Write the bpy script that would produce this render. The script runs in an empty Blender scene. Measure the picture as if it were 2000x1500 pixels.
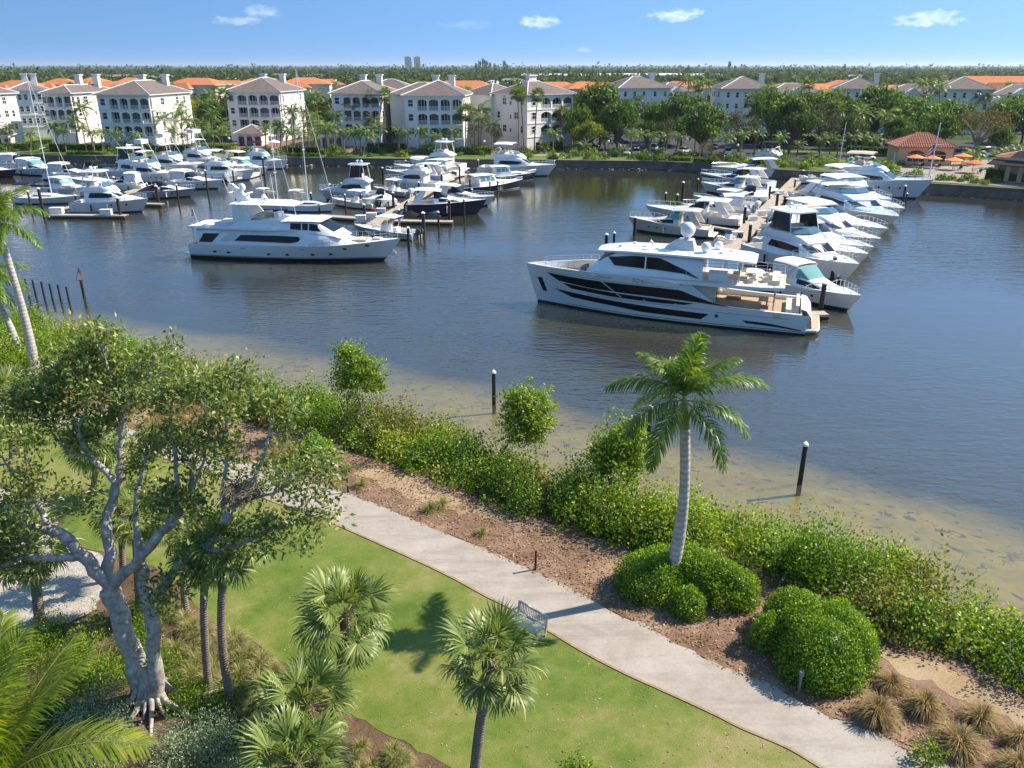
import bpy, bmesh, math, random
import numpy as np
from mathutils import Vector, Matrix
from mathutils.geometry import tessellate_polygon
R = math.radians
SC = bpy.context.scene
COL = SC.collection
random.seed(7)
RNG = np.random.default_rng(11)

# ------------------------------------------------------------------ camera
CAM_H, PITCH, FPX = 23.0, 21.8, 1550.0
cam_data = bpy.data.cameras.new("camera")
cam_data.sensor_width = 36.0
cam_data.lens = 36.0 * FPX / 2000.0
cam_data.clip_start = 0.3
cam_data.clip_end = 60000.0
cam = bpy.data.objects.new("camera", cam_data)
cam.location = (0, 0, CAM_H)
cam.rotation_euler = (R(90 - PITCH), 0, 0)
COL.objects.link(cam)
SC.camera = cam

# ------------------------------------------------------------------ world, sun, exposure
SUN_AZ, SUN_EL = 18.0, 43.0          # azimuth: degrees from +x towards +y
world = bpy.data.worlds.new("World")
SC.world = world
world.use_nodes = True
def build_world():
    nt = world.node_tree
    N, L = nt.nodes, nt.links
    N.clear()
    out = N.new("ShaderNodeOutputWorld")
    bg = N.new("ShaderNodeBackground")
    bg.inputs[1].default_value = 0.138
    tc = N.new("ShaderNodeTexCoord")
    sep = N.new("ShaderNodeSeparateXYZ")
    L.new(tc.outputs["Generated"], sep.inputs[0])
    def m(op, a, b=None, c=None):
        n = N.new("ShaderNodeMath"); n.operation = op
        for k, v in enumerate((a, b, c)):
            if v is None: continue
            if isinstance(v, (int, float)): n.inputs[k].default_value = v
            else: L.new(v, n.inputs[k])
        return n.outputs[0]
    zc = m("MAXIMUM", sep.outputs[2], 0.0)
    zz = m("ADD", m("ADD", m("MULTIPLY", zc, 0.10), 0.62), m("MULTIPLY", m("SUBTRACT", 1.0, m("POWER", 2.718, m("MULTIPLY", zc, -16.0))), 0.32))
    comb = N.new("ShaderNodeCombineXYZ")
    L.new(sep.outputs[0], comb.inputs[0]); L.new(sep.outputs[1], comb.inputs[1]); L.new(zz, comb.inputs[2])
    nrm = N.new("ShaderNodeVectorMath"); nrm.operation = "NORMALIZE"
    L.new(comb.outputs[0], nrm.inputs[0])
    sky = N.new("ShaderNodeTexSky")
    sky.sky_type = 'NISHITA'
    sky.sun_disc = False
    sky.sun_elevation = R(SUN_EL)
    sky.sun_rotation = R(90 - SUN_AZ)
    sky.altitude = 0
    sky.air_density = 1.0
    sky.dust_density = 0.15
    sky.ozone_density = 1.6
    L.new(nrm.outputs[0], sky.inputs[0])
    hs = N.new("ShaderNodeHueSaturation")
    hs.inputs["Saturation"].default_value = 1.14
    hs.inputs["Hue"].default_value = 0.492
    L.new(sky.outputs[0], hs.inputs["Color"])
    # small fair-weather clouds low over the horizon
    az = m("ARCTAN2", sep.outputs[0], sep.outputs[1])
    el = m("ARCSINE", sep.outputs[2])
    noi = N.new("ShaderNodeTexNoise")
    noi.inputs["Scale"].default_value = 90.0
    noi.inputs["Detail"].default_value = 5.0
    mp = N.new("ShaderNodeMapping")
    mp.inputs["Scale"].default_value = (1, 1, 2.2)
    L.new(tc.outputs["Generated"], mp.inputs[0]); L.new(mp.outputs[0], noi.inputs["Vector"])
    clouds = [(520, 44, 42, 12, .42), (478, 57, 55, 9, .45), (1050, 56, 44, 13, .8), (1312, 46, 60, 13, .85), (1800, 60, 62, 15, .75),
              (330, 20, 14, 7, .3), (1142, 102, 18, 7, .3), (912, 60, 60, 10, .15), (-500, 40, 90, 14, .8), (2700, 35, 90, 15, .8)]
    total = None
    for (px, py, w, h, a) in clouds:
        ca = math.atan2(px - 1000, FPX * 1.075)
        ce = math.atan((130 - py) / FPX)
        dx = m("DIVIDE", m("SUBTRACT", az, ca), w / FPX)
        dy = m("DIVIDE", m("SUBTRACT", el, ce), h / FPX)
        d = m("ADD", m("MULTIPLY", dx, dx), m("MULTIPLY", dy, dy))
        v = m("SUBTRACT", m("MULTIPLY", noi.outputs[0], 2.1), m("ADD", m("MULTIPLY", d, .8), 0.45))
        n = N.new("ShaderNodeClamp"); L.new(v, n.inputs[0])
        v = m("MULTIPLY", n.outputs[0], a * .62)
        total = v if total is None else m("MAXIMUM", total, v)
    mix = N.new("ShaderNodeMix"); mix.data_type = 'RGBA'
    L.new(total, mix.inputs[0]); L.new(hs.outputs[0], mix.inputs[6])
    mix.inputs[7].default_value = (6.6, 6.8, 7.2, 1)
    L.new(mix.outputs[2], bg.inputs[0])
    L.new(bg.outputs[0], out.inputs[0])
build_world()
sun_data = bpy.data.lights.new("sun", 'SUN')
sun_data.energy = 4.5
sun_data.angle = R(0.5)
sun_data.color = (1.0, 0.90, 0.74)
sun = bpy.data.objects.new("sun", sun_data)
_sd = Vector((math.cos(R(SUN_AZ)) * math.cos(R(SUN_EL)), math.sin(R(SUN_AZ)) * math.cos(R(SUN_EL)), math.sin(R(SUN_EL))))
sun.rotation_euler = _sd.to_track_quat('Z', 'Y').to_euler()
COL.objects.link(sun)
SC.view_settings.view_transform = 'Standard'
SC.view_settings.look = 'None'
SC.view_settings.gamma = 1.0
SC.view_settings.exposure = 1.02
SC.view_settings.use_curve_mapping = False
SC.cycles.max_bounces = 6
SC.cycles.diffuse_bounces = 3
SC.cycles.glossy_bounces = 3
SC.cycles.transmission_bounces = 4
SC.cycles.transparent_max_bounces = 8
SC.cycles.volume_bounces = 0
SC.cycles.caustics_reflective = False
SC.cycles.caustics_refractive = False
SC.cycles.sample_clamp_indirect = 4.0
SC.cycles.use_denoising = True

# ------------------------------------------------------------------ placing: a spot of ground seen at a photo position
CP, SP = math.cos(R(PITCH)), math.sin(R(PITCH))
def ray(px, py):
    a, b = (px - 1000.0) / FPX, (750.0 - py) / FPX
    return Vector((a, CP + b * SP, -SP + b * CP))
def U(px, py, z=0.0):
    d = ray(px, py); t = (z - CAM_H) / d.z
    return Vector((d.x * t, d.y * t, z))
def UY(px, py, y):
    d = ray(px, py); t = y / d.y
    return Vector((d.x * t, y, CAM_H + d.z * t))
GZ, FZ = 0.9, 2.0      # near ground level, far ground level

# ------------------------------------------------------------------ objects, names, labels
def props(o, label=None, cat=None, group=None, kind=None):
    if label: o['label'] = label
    if cat: o['category'] = cat
    if group: o['group'] = group
    if kind: o['kind'] = kind
    return o
def link(name, data, parent=None):
    o = bpy.data.objects.new(name, data)
    COL.objects.link(o)
    if parent is not None: o.parent = parent
    return o
def thing(name, label, cat, loc=(0, 0, 0), rz=0.0, group=None):
    o = link(name, None)
    o.location = loc; o.rotation_euler = (0, 0, rz)
    o.empty_display_size = 0.3
    return props(o, label, cat, group)
def copy_tree(o, parent=None):
    c = o.copy(); COL.objects.link(c)
    if parent is not None: c.parent = parent
    for ch in o.children: copy_tree(ch, c)
    return c
PROTO = {}
def again(key, build, loc, rz=0.0, s=1.0, label=None, group=None):
    """the first call builds the thing, later calls copy it with its parts"""
    if key not in PROTO:
        PROTO[key] = build(); o = PROTO[key]
    else:
        o = copy_tree(PROTO[key])
    o.location = loc; o.rotation_euler = (0, 0, rz)
    o.scale = (s, s, s) if not isinstance(s, tuple) else s
    if label: o['label'] = label
    if group: o['group'] = group
    return o

# ------------------------------------------------------------------ mesh builder
class MB:
    def __init__(self):
        self.v, self.f, self.m, self.mats = [], [], [], []
    def mi(self, mat):
        if mat not in self.mats: self.mats.append(mat)
        return self.mats.index(mat)
    def add(self, vs, fs, mat):
        b = len(self.v); k = self.mi(mat)
        self.v.extend(tuple(p) for p in vs)
        for f in fs:
            self.f.append(tuple(i + b for i in f)); self.m.append(k)
        return self
    def box(self, x0, x1, y0, y1, z0, z1, mat, rz=0.0):
        vs = [(x0, y0, z0), (x1, y0, z0), (x1, y1, z0), (x0, y1, z0), (x0, y0, z1), (x1, y0, z1), (x1, y1, z1), (x0, y1, z1)]
        if rz:
            cx, cy = (x0 + x1) / 2, (y0 + y1) / 2; c, s = math.cos(rz), math.sin(rz)
            vs = [(cx + (x - cx) * c - (y - cy) * s, cy + (x - cx) * s + (y - cy) * c, z) for x, y, z in vs]
        return self.add(vs, [(3, 2, 1, 0), (4, 5, 6, 7), (0, 1, 5, 4), (1, 2, 6, 5), (2, 3, 7, 6), (3, 0, 4, 7)], mat)
    def hexa(self, lo, hi, mat):
        """lo, hi: four points each, counter-clockwise from above"""
        return self.add(list(lo) + list(hi), [(3, 2, 1, 0), (4, 5, 6, 7), (0, 1, 5, 4), (1, 2, 6, 5), (2, 3, 7, 6), (3, 0, 4, 7)], mat)
    def quad(self, a, b, c, d, mat):
        return self.add([a, b, c, d], [(0, 1, 2, 3)], mat)
    def poly(self, pts, mat):
        return self.add(pts, [tuple(range(len(pts)))], mat)
    def tube(self, pts, r, mat, n=6, cap=True):
        pts = [Vector(p) for p in pts]
        k = len(pts)
        rr = r if hasattr(r, '__len__') else [r] * k
        vs, fs = [], []
        prev = None
        for i, p in enumerate(pts):
            t = (pts[min(i + 1, k - 1)] - pts[max(i - 1, 0)])
            if t.length < 1e-9: t = Vector((0, 0, 1))
            t.normalize()
            if prev is None:
                a = Vector((1, 0, 0)) if abs(t.x) < .8 else Vector((0, 1, 0))
            else: a = prev
            a = (a - t * a.dot(t)); a.normalize(); prev = a
            b = t.cross(a)
            for j in range(n):
                q = 2 * math.pi * j / n
                vs.append(p + (a * math.cos(q) + b * math.sin(q)) * rr[i])
        for i in range(k - 1):
            for j in range(n):
                j2 = (j + 1) % n
                fs.append((i * n + j, i * n + j2, (i + 1) * n + j2, (i + 1) * n + j))
        if cap:
            fs.append(tuple(range(n - 1, -1, -1))); fs.append(tuple((k - 1) * n + j for j in range(n)))
        return self.add(vs, fs, mat)
    def cone(self, c, r, h, mat, n=8):
        c = Vector(c)
        vs = [c + Vector((r * math.cos(2 * math.pi * j / n), r * math.sin(2 * math.pi * j / n), 0)) for j in range(n)] + [c + Vector((0, 0, h))]
        return self.add(vs, [(j, (j + 1) % n, n) for j in range(n)] + [tuple(range(n - 1, -1, -1))], mat)
    def ball(self, c, r, mat, n=10, k=6, sz=1.0):
        c = Vector(c); vs, fs = [], []
        for i in range(1, k):
            a = math.pi * i / k
            for j in range(n):
                q = 2 * math.pi * j / n
                vs.append(c + Vector((r * math.sin(a) * math.cos(q), r * math.sin(a) * math.sin(q), r * sz * math.cos(a))))
        for i in range(k - 2):
            for j in range(n):
                j2 = (j + 1) % n
                fs.append((i * n + j, (i + 1) * n + j, (i + 1) * n + j2, i * n + j2))
        t, b = len(vs), len(vs) + 1
        vs += [c + Vector((0, 0, r * sz)), c - Vector((0, 0, r * sz))]
        for j in range(n):
            fs.append((t, j, (j + 1) % n)); fs.append((b, (k - 2) * n + (j + 1) % n, (k - 2) * n + j))
        return self.add(vs, fs, mat)
    def loft(self, rings, mat, closed=True, cap0=True, cap1=True):
        n = len(rings[0]); vs = [p for r in rings for p in r]; fs = []
        mm = n if closed else n - 1
        for i in range(len(rings) - 1):
            for j in range(mm):
                j2 = (j + 1) % n
                fs.append((i * n + j, i * n + j2, (i + 1) * n + j2, (i + 1) * n + j))
        if closed and cap0: fs.append(tuple(range(n - 1, -1, -1)))
        if closed and cap1: fs.append(tuple((len(rings) - 1) * n + j for j in range(n)))
        return self.add(vs, fs, mat)
    def prism(self, poly, z0, z1, mat):
        """poly: list of (x, y) counter-clockwise"""
        n = len(poly)
        vs = [(x, y, z0) for x, y in poly] + [(x, y, z1) for x, y in poly]
        fs = [tuple(range(n - 1, -1, -1)), tuple(range(n, 2 * n))]
        fs += [(j, (j + 1) % n, n + (j + 1) % n, n + j) for j in range(n)]
        return self.add(vs, fs, mat)
    def mesh(self, name, smooth=False):
        me = bpy.data.meshes.new(name)
        me.from_pydata([tuple(p) for p in self.v], [], self.f)
        for m in self.mats: me.materials.append(m)
        me.polygons.foreach_set("material_index", self.m)
        if smooth:
            me.polygons.foreach_set("use_smooth", [True] * len(self.f))
        me.update()
        return me
    def build(self, name, parent=None, smooth=False, fix=True, auto=None):
        me = self.mesh(name, smooth)
        if fix:
            bm = bmesh.new(); bm.from_mesh(me)
            bmesh.ops.recalc_face_normals(bm, faces=bm.faces)
            bm.to_mesh(me); bm.free()
        if auto is not None:
            me.polygons.foreach_set("use_smooth", [True] * len(me.polygons))
            me.set_sharp_from_angle(angle=R(auto))
        return link(name, me, parent)

def np_mesh(name, V, F, mats, rnd=None, midx=None, smooth=False):
    """V (n,3), F (m,4) or (m,3) integer array; rnd: per-vertex value kept as attribute 'rnd'"""
    me = bpy.data.meshes.new(name)
    n, k = len(F), F.shape[1]
    me.vertices.add(len(V)); me.loops.add(n * k); me.polygons.add(n)
    me.vertices.foreach_set("co", np.ascontiguousarray(V, dtype=np.float32).ravel())
    me.loops.foreach_set("vertex_index", np.ascontiguousarray(F, dtype=np.int32).ravel())
    me.polygons.foreach_set("loop_start", np.arange(0, n * k, k, dtype=np.int32))
    me.polygons.foreach_set("loop_total", np.full(n, k, dtype=np.int32))
    for m in (mats if isinstance(mats, (list, tuple)) else [mats]): me.materials.append(m)
    if midx is not None: me.polygons.foreach_set("material_index", np.asarray(midx, dtype=np.int32))
    if smooth: me.polygons.foreach_set("use_smooth", np.ones(n, dtype=bool))
    me.update(calc_edges=True)
    if rnd is not None:
        at = me.attributes.new("rnd", 'FLOAT', 'POINT')
        at.data.foreach_set("value", np.ascontiguousarray(rnd, dtype=np.float32))
    return me

# ------------------------------------------------------------------ materials
def _nodes(name):
    m = bpy.data.materials.new(name); m.use_nodes = True
    nt = m.node_tree; nt.nodes.clear()
    out = nt.nodes.new("ShaderNodeOutputMaterial")
    return m, nt, out
def _in(nt, sock, v):
    if v is None: return
    if hasattr(v, 'links') or hasattr(v, 'is_linked'): nt.links.new(v, sock)
    else: sock.default_value = v
def rgb(c): return (c[0], c[1], c[2], 1.0)
def n_noise(nt, scale, detail=4, rough=.55, vec=None, dist=0.0):
    n = nt.nodes.new("ShaderNodeTexNoise")
    n.inputs["Scale"].default_value = scale; n.inputs["Detail"].default_value = detail; n.inputs["Roughness"].default_value = rough
    n.inputs["Distortion"].default_value = dist
    if vec is not None: nt.links.new(vec, n.inputs["Vector"])
    return n.outputs[0]
def n_ramp(nt, fac, stops):
    r = nt.nodes.new("ShaderNodeValToRGB")
    el = r.color_ramp.elements
    while len(el) < len(stops): el.new(0.5)
    for e, (p, c) in zip(el, stops):
        e.position = p; e.color = rgb(c) if hasattr(c, '__len__') else (c, c, c, 1)
    nt.links.new(fac, r.inputs[0])
    return r.outputs[0]
def n_mix(nt, fac, a, b, mode='MIX'):
    n = nt.nodes.new("ShaderNodeMix"); n.data_type = 'RGBA'; n.blend_type = mode
    _in(nt, n.inputs[0], fac)
    _in(nt, n.inputs[6], rgb(a) if isinstance(a, tuple) else a)
    _in(nt, n.inputs[7], rgb(b) if isinstance(b, tuple) else b)
    return n.outputs[2]
def n_math(nt, op, a, b=None):
    n = nt.nodes.new("ShaderNodeMath"); n.operation = op
    _in(nt, n.inputs[0], a); _in(nt, n.inputs[1], b)
    return n.outputs[0]
def n_bump(nt, height, strength=.3, dist=.05, normal=None):
    b = nt.nodes.new("ShaderNodeBump"); b.inputs["Strength"].default_value = strength; b.inputs["Distance"].default_value = dist
    nt.links.new(height, b.inputs["Height"])
    if normal is not None: nt.links.new(normal, b.inputs["Normal"])
    return b.outputs[0]
def n_pos(nt, obj=False, scale=None):
    if obj:
        o = nt.nodes.new("ShaderNodeTexCoord").outputs["Object"]
    else:
        o = nt.nodes.new("ShaderNodeNewGeometry").outputs["Position"]
    if scale:
        mp = nt.nodes.new("ShaderNodeMapping"); mp.inputs["Scale"].default_value = scale
        nt.links.new(o, mp.inputs[0]); o = mp.outputs[0]
    return o
def n_attr(nt, name):
    a = nt.nodes.new("ShaderNodeAttribute"); a.attribute_name = name
    return a.outputs["Fac"]
def n_principled(nt, out, color, rough=.5, spec=.5, metal=0.0, normal=None, coat=0.0):
    p = nt.nodes.new("ShaderNodeBsdfPrincipled")
    _in(nt, p.inputs["Base Color"], rgb(color) if isinstance(color, tuple) else color)
    _in(nt, p.inputs["Roughness"], rough)
    p.inputs["Specular IOR Level"].default_value = spec
    p.inputs["Metallic"].default_value = metal
    p.inputs["Coat Weight"].default_value = coat
    p.inputs["Coat Roughness"].default_value = 0.06
    if normal is not None: nt.links.new(normal, p.inputs["Normal"])
    if out is not None: nt.links.new(p.outputs[0], out.inputs[0])
    return p
def simple(name, color, rough=.5, spec=.4, metal=0.0, var=.12, scale=1.5, bump=0.0, bscale=20.0, coat=0.0, obj=True):
    """a plain surface with a little uneven wear in its colour"""
    m, nt, out = _nodes(name)
    pos = n_pos(nt, obj)
    col = color
    if var:
        f = n_ramp(nt, n_noise(nt, scale, 5, .6, pos), [(.3, tuple(c * (1 - var) for c in color)), (.7, tuple(min(1, c * (1 + var * .6)) for c in color))])
        col = f
    nor = n_bump(nt, n_noise(nt, bscale, 4, .6, pos), bump, .02) if bump else None
    n_principled(nt, out, col, rough, spec, metal, nor, coat)
    return m
def leaf_mat(name, stops, rough=.45, trans=.35, spec=.35, var_obj=.25):
    """thin leaves: colour differs leaf by leaf, some light comes through"""
    m, nt, out = _nodes(name)
    rough, spec = min(.75, rough + .08), spec * .7
    f = n_attr(nt, "rnd")
    col = n_ramp(nt, f, stops)
    oi = nt.nodes.new("ShaderNodeObjectInfo")
    hs = nt.nodes.new("ShaderNodeHueSaturation")
    v = n_math(nt, "MULTIPLY_ADD", oi.outputs["Random"], var_obj)
    v.node.inputs[2].default_value = 1.0 - var_obj / 2
    nt.links.new(v, hs.inputs["Value"]); nt.links.new(col, hs.inputs["Color"])
    p = n_principled(nt, None, hs.outputs[0], rough, spec)
    t = nt.nodes.new("ShaderNodeBsdfTranslucent")
    tcol = n_mix(nt, 1.0, hs.outputs[0], (1.25, 1.2, .5), 'MULTIPLY')
    nt.links.new(tcol, t.inputs[0])
    mx = nt.nodes.new("ShaderNodeMixShader"); mx.inputs[0].default_value = trans
    nt.links.new(p.outputs[0], mx.inputs[1]); nt.links.new(t.outputs[0], mx.inputs[2])
    nt.links.new(mx.outputs[0], out.inputs[0])
    return m
M = {}
# ================================================================== ground, water, paths
SHORE_PX = [(-400, 640), (-150, 655), (0, 690), (200, 725), (400, 775), (600, 828), (800, 885), (1000, 965), (1200, 1025), (1400, 1075), (1600, 1135), (1800, 1215), (2000, 1300), (2300, 1440), (2700, 1640)]
SHORE = np.array([U(x, y, 0.2)[:2] for x, y in SHORE_PX])
def seg_dist(P, poly):
    best = np.full(len(P), 1e9); side = np.zeros(len(P))
    for a, b in zip(poly[:-1], poly[1:]):
        d = b - a; l2 = (d * d).sum()
        t = np.clip(((P - a) @ d) / l2, 0, 1)
        q = a + t[:, None] * d
        dd = np.hypot(*(P - q).T)
        cr = d[0] * (P[:, 1] - a[1]) - d[1] * (P[:, 0] - a[0])
        k = dd < best
        best[k] = dd[k]; side[k] = np.sign(cr[k])
    return best * -side      # positive on the land side (towards the camera)
def land_z(d):
    up = np.clip((d + .4) / 2.0, 0, 1); up = up * up * (3 - 2 * up) * GZ
    s = np.clip(-d, 0, 60)
    dn = -np.interp(s, [0, 2, 6, 11, 15, 20, 28], [0, .22, .5, .85, 1.5, 2.4, 3.2])
    return np.where(d > -.4, up + np.where(d < 0, dn, 0), dn)
def ground_z(x, y):
    return float(land_z(seg_dist(np.array([[x, y]]), SHORE))[0])
def vnoise(P, s, seed):
    r = np.random.default_rng(seed); out = np.zeros(len(P))
    for k in range(5):
        a = r.uniform(0, 6.28); f = s * r.uniform(.6, 1.6); ph = r.uniform(0, 6.28)
        out += np.sin((P[:, 0] * math.cos(a) + P[:, 1] * math.sin(a)) * f + ph)
    return out / 5

def mat_bed():
    m, nt, out = _nodes("lake_bed")
    geo = nt.nodes.new("ShaderNodeNewGeometry"); sep = nt.nodes.new("ShaderNodeSeparateXYZ")
    nt.links.new(geo.outputs["Position"], sep.inputs[0])
    pos = geo.outputs["Position"]
    big = n_noise(nt, .12, 4, .6, pos)
    sand = n_ramp(nt, n_noise(nt, .9, 6, .65, pos), [(.3, (.27, .23, .065)), (.5, (.35, .30, .09)), (.72, (.43, .37, .125))])
    patches = n_ramp(nt, n_noise(nt, .55, 5, .6, pos, .6), [(.62, 0), (.70, 1)])
    patches2 = n_ramp(nt, n_noise(nt, 1.6, 3, .5, pos, .4), [(.615, 0), (.66, 1)])
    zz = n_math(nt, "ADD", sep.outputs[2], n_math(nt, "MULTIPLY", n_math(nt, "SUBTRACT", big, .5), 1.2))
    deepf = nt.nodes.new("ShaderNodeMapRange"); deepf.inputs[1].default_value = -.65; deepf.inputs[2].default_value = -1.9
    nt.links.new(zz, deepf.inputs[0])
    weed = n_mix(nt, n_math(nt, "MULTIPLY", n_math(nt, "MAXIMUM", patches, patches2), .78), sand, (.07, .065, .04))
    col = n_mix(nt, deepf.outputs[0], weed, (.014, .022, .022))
    dry = nt.nodes.new("ShaderNodeMapRange"); dry.inputs[1].default_value = .02; dry.inputs[2].default_value = .3
    nt.links.new(sep.outputs[2], dry.inputs[0])
    col = n_mix(nt, dry.outputs[0], col, (.085, .06, .035))
    n_principled(nt, out, col, .9, .1, normal=n_bump(nt, n_noise(nt, 6, 4, .6, pos), .4, .05))
    return m
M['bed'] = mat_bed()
def make_terrain():
    xs = np.arange(-90, 92, .7); ys = np.arange(-12, 122, .7)
    X, Y = np.meshgrid(xs, ys); P = np.stack([X.ravel(), Y.ravel()], 1)
    d = seg_dist(P, SHORE) + vnoise(P, .35, 3) * .7
    Z = land_z(d) + np.where(d < -1, vnoise(P, 1.1, 5) * .05, 0)
    V = np.column_stack([P, Z])
    nx, ny = len(xs), len(ys)
    i = np.arange(nx * ny).reshape(ny, nx)
    F = np.stack([i[:-1, :-1], i[:-1, 1:], i[1:, 1:], i[1:, :-1]], -1).reshape(-1, 4)
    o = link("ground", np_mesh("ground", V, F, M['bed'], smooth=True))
    props(o, kind='structure')
    b = MB().quad((-900, -40, -3.4), (900, -40, -3.4), (900, 420, -3.4), (-900, 420, -3.4), M['bed'])
    props(b.build("lake_bed", fix=False), kind='structure')
make_terrain()

def mat_water():
    m, nt, out = _nodes("water")
    pos = n_pos(nt)
    def wv(sc, stretch, rot, det=3):
        mp = nt.nodes.new("ShaderNodeMapping"); mp.inputs["Scale"].default_value = (sc * stretch, sc, sc); mp.inputs["Rotation"].default_value = (0, 0, rot)
        nt.links.new(pos, mp.inputs[0])
        return n_noise(nt, 1.0, det, .5, mp.outputs[0], .3)
    wind = n_ramp(nt, n_noise(nt, .022, 3, .5, pos, .5), [(.36, .14), (.62, 1)])
    sep = nt.nodes.new("ShaderNodeSeparateXYZ"); nt.links.new(pos, sep.inputs[0])
    shel = nt.nodes.new("ShaderNodeMapRange"); shel.inputs[1].default_value = 75; shel.inputs[2].default_value = 150
    shel.inputs[3].default_value = 1.0; shel.inputs[4].default_value = .26
    nt.links.new(sep.outputs[1], shel.inputs[0])
    h = n_math(nt, "ADD", n_math(nt, "MULTIPLY", wv(.7, .35, R(28)), .55), n_math(nt, "ADD", n_math(nt, "MULTIPLY", wv(2.2, .45, R(-14)), .40), n_math(nt, "MULTIPLY", wv(6.0, .6, R(50), 2), .14)))
    h = n_math(nt, "MULTIPLY", n_math(nt, "MULTIPLY", h, wind), shel.outputs[0])
    nor = n_bump(nt, h, .72, .34)
    geo = nt.nodes.new("ShaderNodeNewGeometry")
    dp = nt.nodes.new("ShaderNodeVectorMath"); dp.operation = 'DOT_PRODUCT'
    nt.links.new(geo.outputs["Incoming"], dp.inputs[0]); nt.links.new(nor, dp.inputs[1])
    c = n_math(nt, "ABSOLUTE", dp.outputs["Value"])
    fr = n_math(nt, "MULTIPLY", n_math(nt, "POWER", n_math(nt, "SUBTRACT", 1.0, c), 2.85), .92)
    fr = n_math(nt, "ADD", fr, .05)
    gl = nt.nodes.new("ShaderNodeBsdfGlossy"); gl.inputs["Roughness"].default_value = .035
    nt.links.new(nor, gl.inputs["Normal"])
    tr = nt.nodes.new("ShaderNodeBsdfTransparent"); tr.inputs[0].default_value = (.80, .75, .50, 1)
    df = nt.nodes.new("ShaderNodeBsdfDiffuse"); df.inputs[0].default_value = (.27, .245, .17, 1)     # silt in the water
    tb = nt.nodes.new("ShaderNodeMixShader"); tb.inputs[0].default_value = .13
    nt.links.new(tr.outputs[0], tb.inputs[1]); nt.links.new(df.outputs[0], tb.inputs[2])
    mx = nt.nodes.new("ShaderNodeMixShader")
    nt.links.new(fr, mx.inputs[0]); nt.links.new(tb.outputs[0], mx.inputs[1]); nt.links.new(gl.outputs[0], mx.inputs[2])
    nt.links.new(mx.outputs[0], out.inputs[0])
    return m
M['water'] = mat_water()
_w = MB().quad((-900, -38, 0), (900, -38, 0), (900, 330, 0), (-900, 330, 0), M['water'])
props(_w.build("water", fix=False), kind='structure')

# ------------------------------------------------------------------ sheets laid on the near ground
def ragged(pts, step=.5, amp=.12, seed=1):
    r = random.Random(seed); out = []
    n = len(pts)
    for i in range(n):
        a, b = Vector(pts[i][:2]), Vector(pts[(i + 1) % n][:2])
        k = max(1, int((b - a).length / step)); d = (b - a).normalized() if (b - a).length else Vector((1, 0))
        nn = Vector((-d.y, d.x))
        for j in range(k):
            out.append(a + (b - a) * j / k + nn * r.uniform(-amp, amp))
    return out
def smooth_line(pts, k=6):
    """Catmull-Rom through the points"""
    P = [Vector(p[:2]) for p in pts]; out = []
    for i in range(len(P) - 1):
        p0, p1, p2, p3 = P[max(i - 1, 0)], P[i], P[i + 1], P[min(i + 2, len(P) - 1)]
        for j in range(k):
            t = j / k
            out.append(.5 * (2 * p1 + (p2 - p0) * t + (2 * p0 - 5 * p1 + 4 * p2 - p3) * t * t + (3 * p1 - p0 - 3 * p2 + p3) * t ** 3))
    out.append(P[-1]); return out
def sheet(name, pts2, z, mat, kind='structure', label=None):
    P = [Vector((p[0], p[1], z)) for p in pts2]
    tris = tessellate_polygon([P])
    me = bpy.data.meshes.new(name)
    fs = []
    for t in tris:
        a, b, c = (P[i] for i in t)
        fs.append(t if (b - a).cross(c - a).z > 0 else (t[0], t[2], t[1]))
    me.from_pydata([tuple(p) for p in P], [], fs); me.materials.append(mat); me.update()
    return props(link(name, me), label, kind=kind)
def G(*px): return [U(x, y, GZ)[:] for x, y in px]

def mat_lawn():
    m, nt, out = _nodes("lawn")
    pos = n_pos(nt)
    a = n_noise(nt, .16, 5, .62, pos, .4); b = n_noise(nt, 1.1, 5, .65, pos); c = n_noise(nt, 22, 5, .8, pos)
    f = n_math(nt, "ADD", n_math(nt, "MULTIPLY", a, .62), n_math(nt, "ADD", n_math(nt, "MULTIPLY", b, .25), n_math(nt, "MULTIPLY", n_noise(nt, 5, 4, .7, pos), .13)))
    col = n_ramp(nt, f, [(.34, (.050, .088, .014)), (.45, (.088, .128, .022)), (.53, (.138, .155, .040)), (.62, (.215, .185, .085))])
    col = n_mix(nt, .5, col, n_ramp(nt, c, [(.3, (.35, .35, .35)), (.7, (1.0, 1.0, .9))]), 'MULTIPLY')
    col = n_mix(nt, 1.0, col, (1.45, 1.45, 1.4), 'MULTIPLY')
    n_principled(nt, out, col, .85, .15, normal=n_bump(nt, c, .7, .05))
    return m
def mat_path():
    m, nt, out = _nodes("shell_concrete")
    pos = n_pos(nt)
    a = n_noise(nt, .5, 6, .65, pos, .6); b = n_noise(nt, 9, 5, .7, pos); c = n_noise(nt, 70, 3, .7, pos)
    col = n_ramp(nt, a, [(.3, (.35, .305, .25)), (.5, (.42, .37, .31)), (.7, (.47, .42, .36))])
    col = n_mix(nt, .5, col, n_ramp(nt, b, [(.3, .70), (.6, 1.0)]), 'MULTIPLY')
    col = n_mix(nt, .45, col, n_ramp(nt, c, [(.35, .6), (.6, 1.0)]), 'MULTIPLY')
    mp = nt.nodes.new("ShaderNodeMapping"); mp.inputs["Scale"].default_value = (.18, 1.6, 1); mp.inputs["Rotation"].default_value = (0, 0, R(-42)); nt.links.new(pos, mp.inputs[0])
    col = n_mix(nt, .55, col, n_ramp(nt, n_noise(nt, 1.0, 5, .7, mp.outputs[0], .4), [(.36, .66), (.52, 1.0)]), 'MULTIPLY')
    col = n_mix(nt, 1.0, col, (.92, .92, .94), 'MULTIPLY')
    n_principled(nt, out, col, .9, .15, normal=n_bump(nt, c, .5, .01))
    return m
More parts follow.
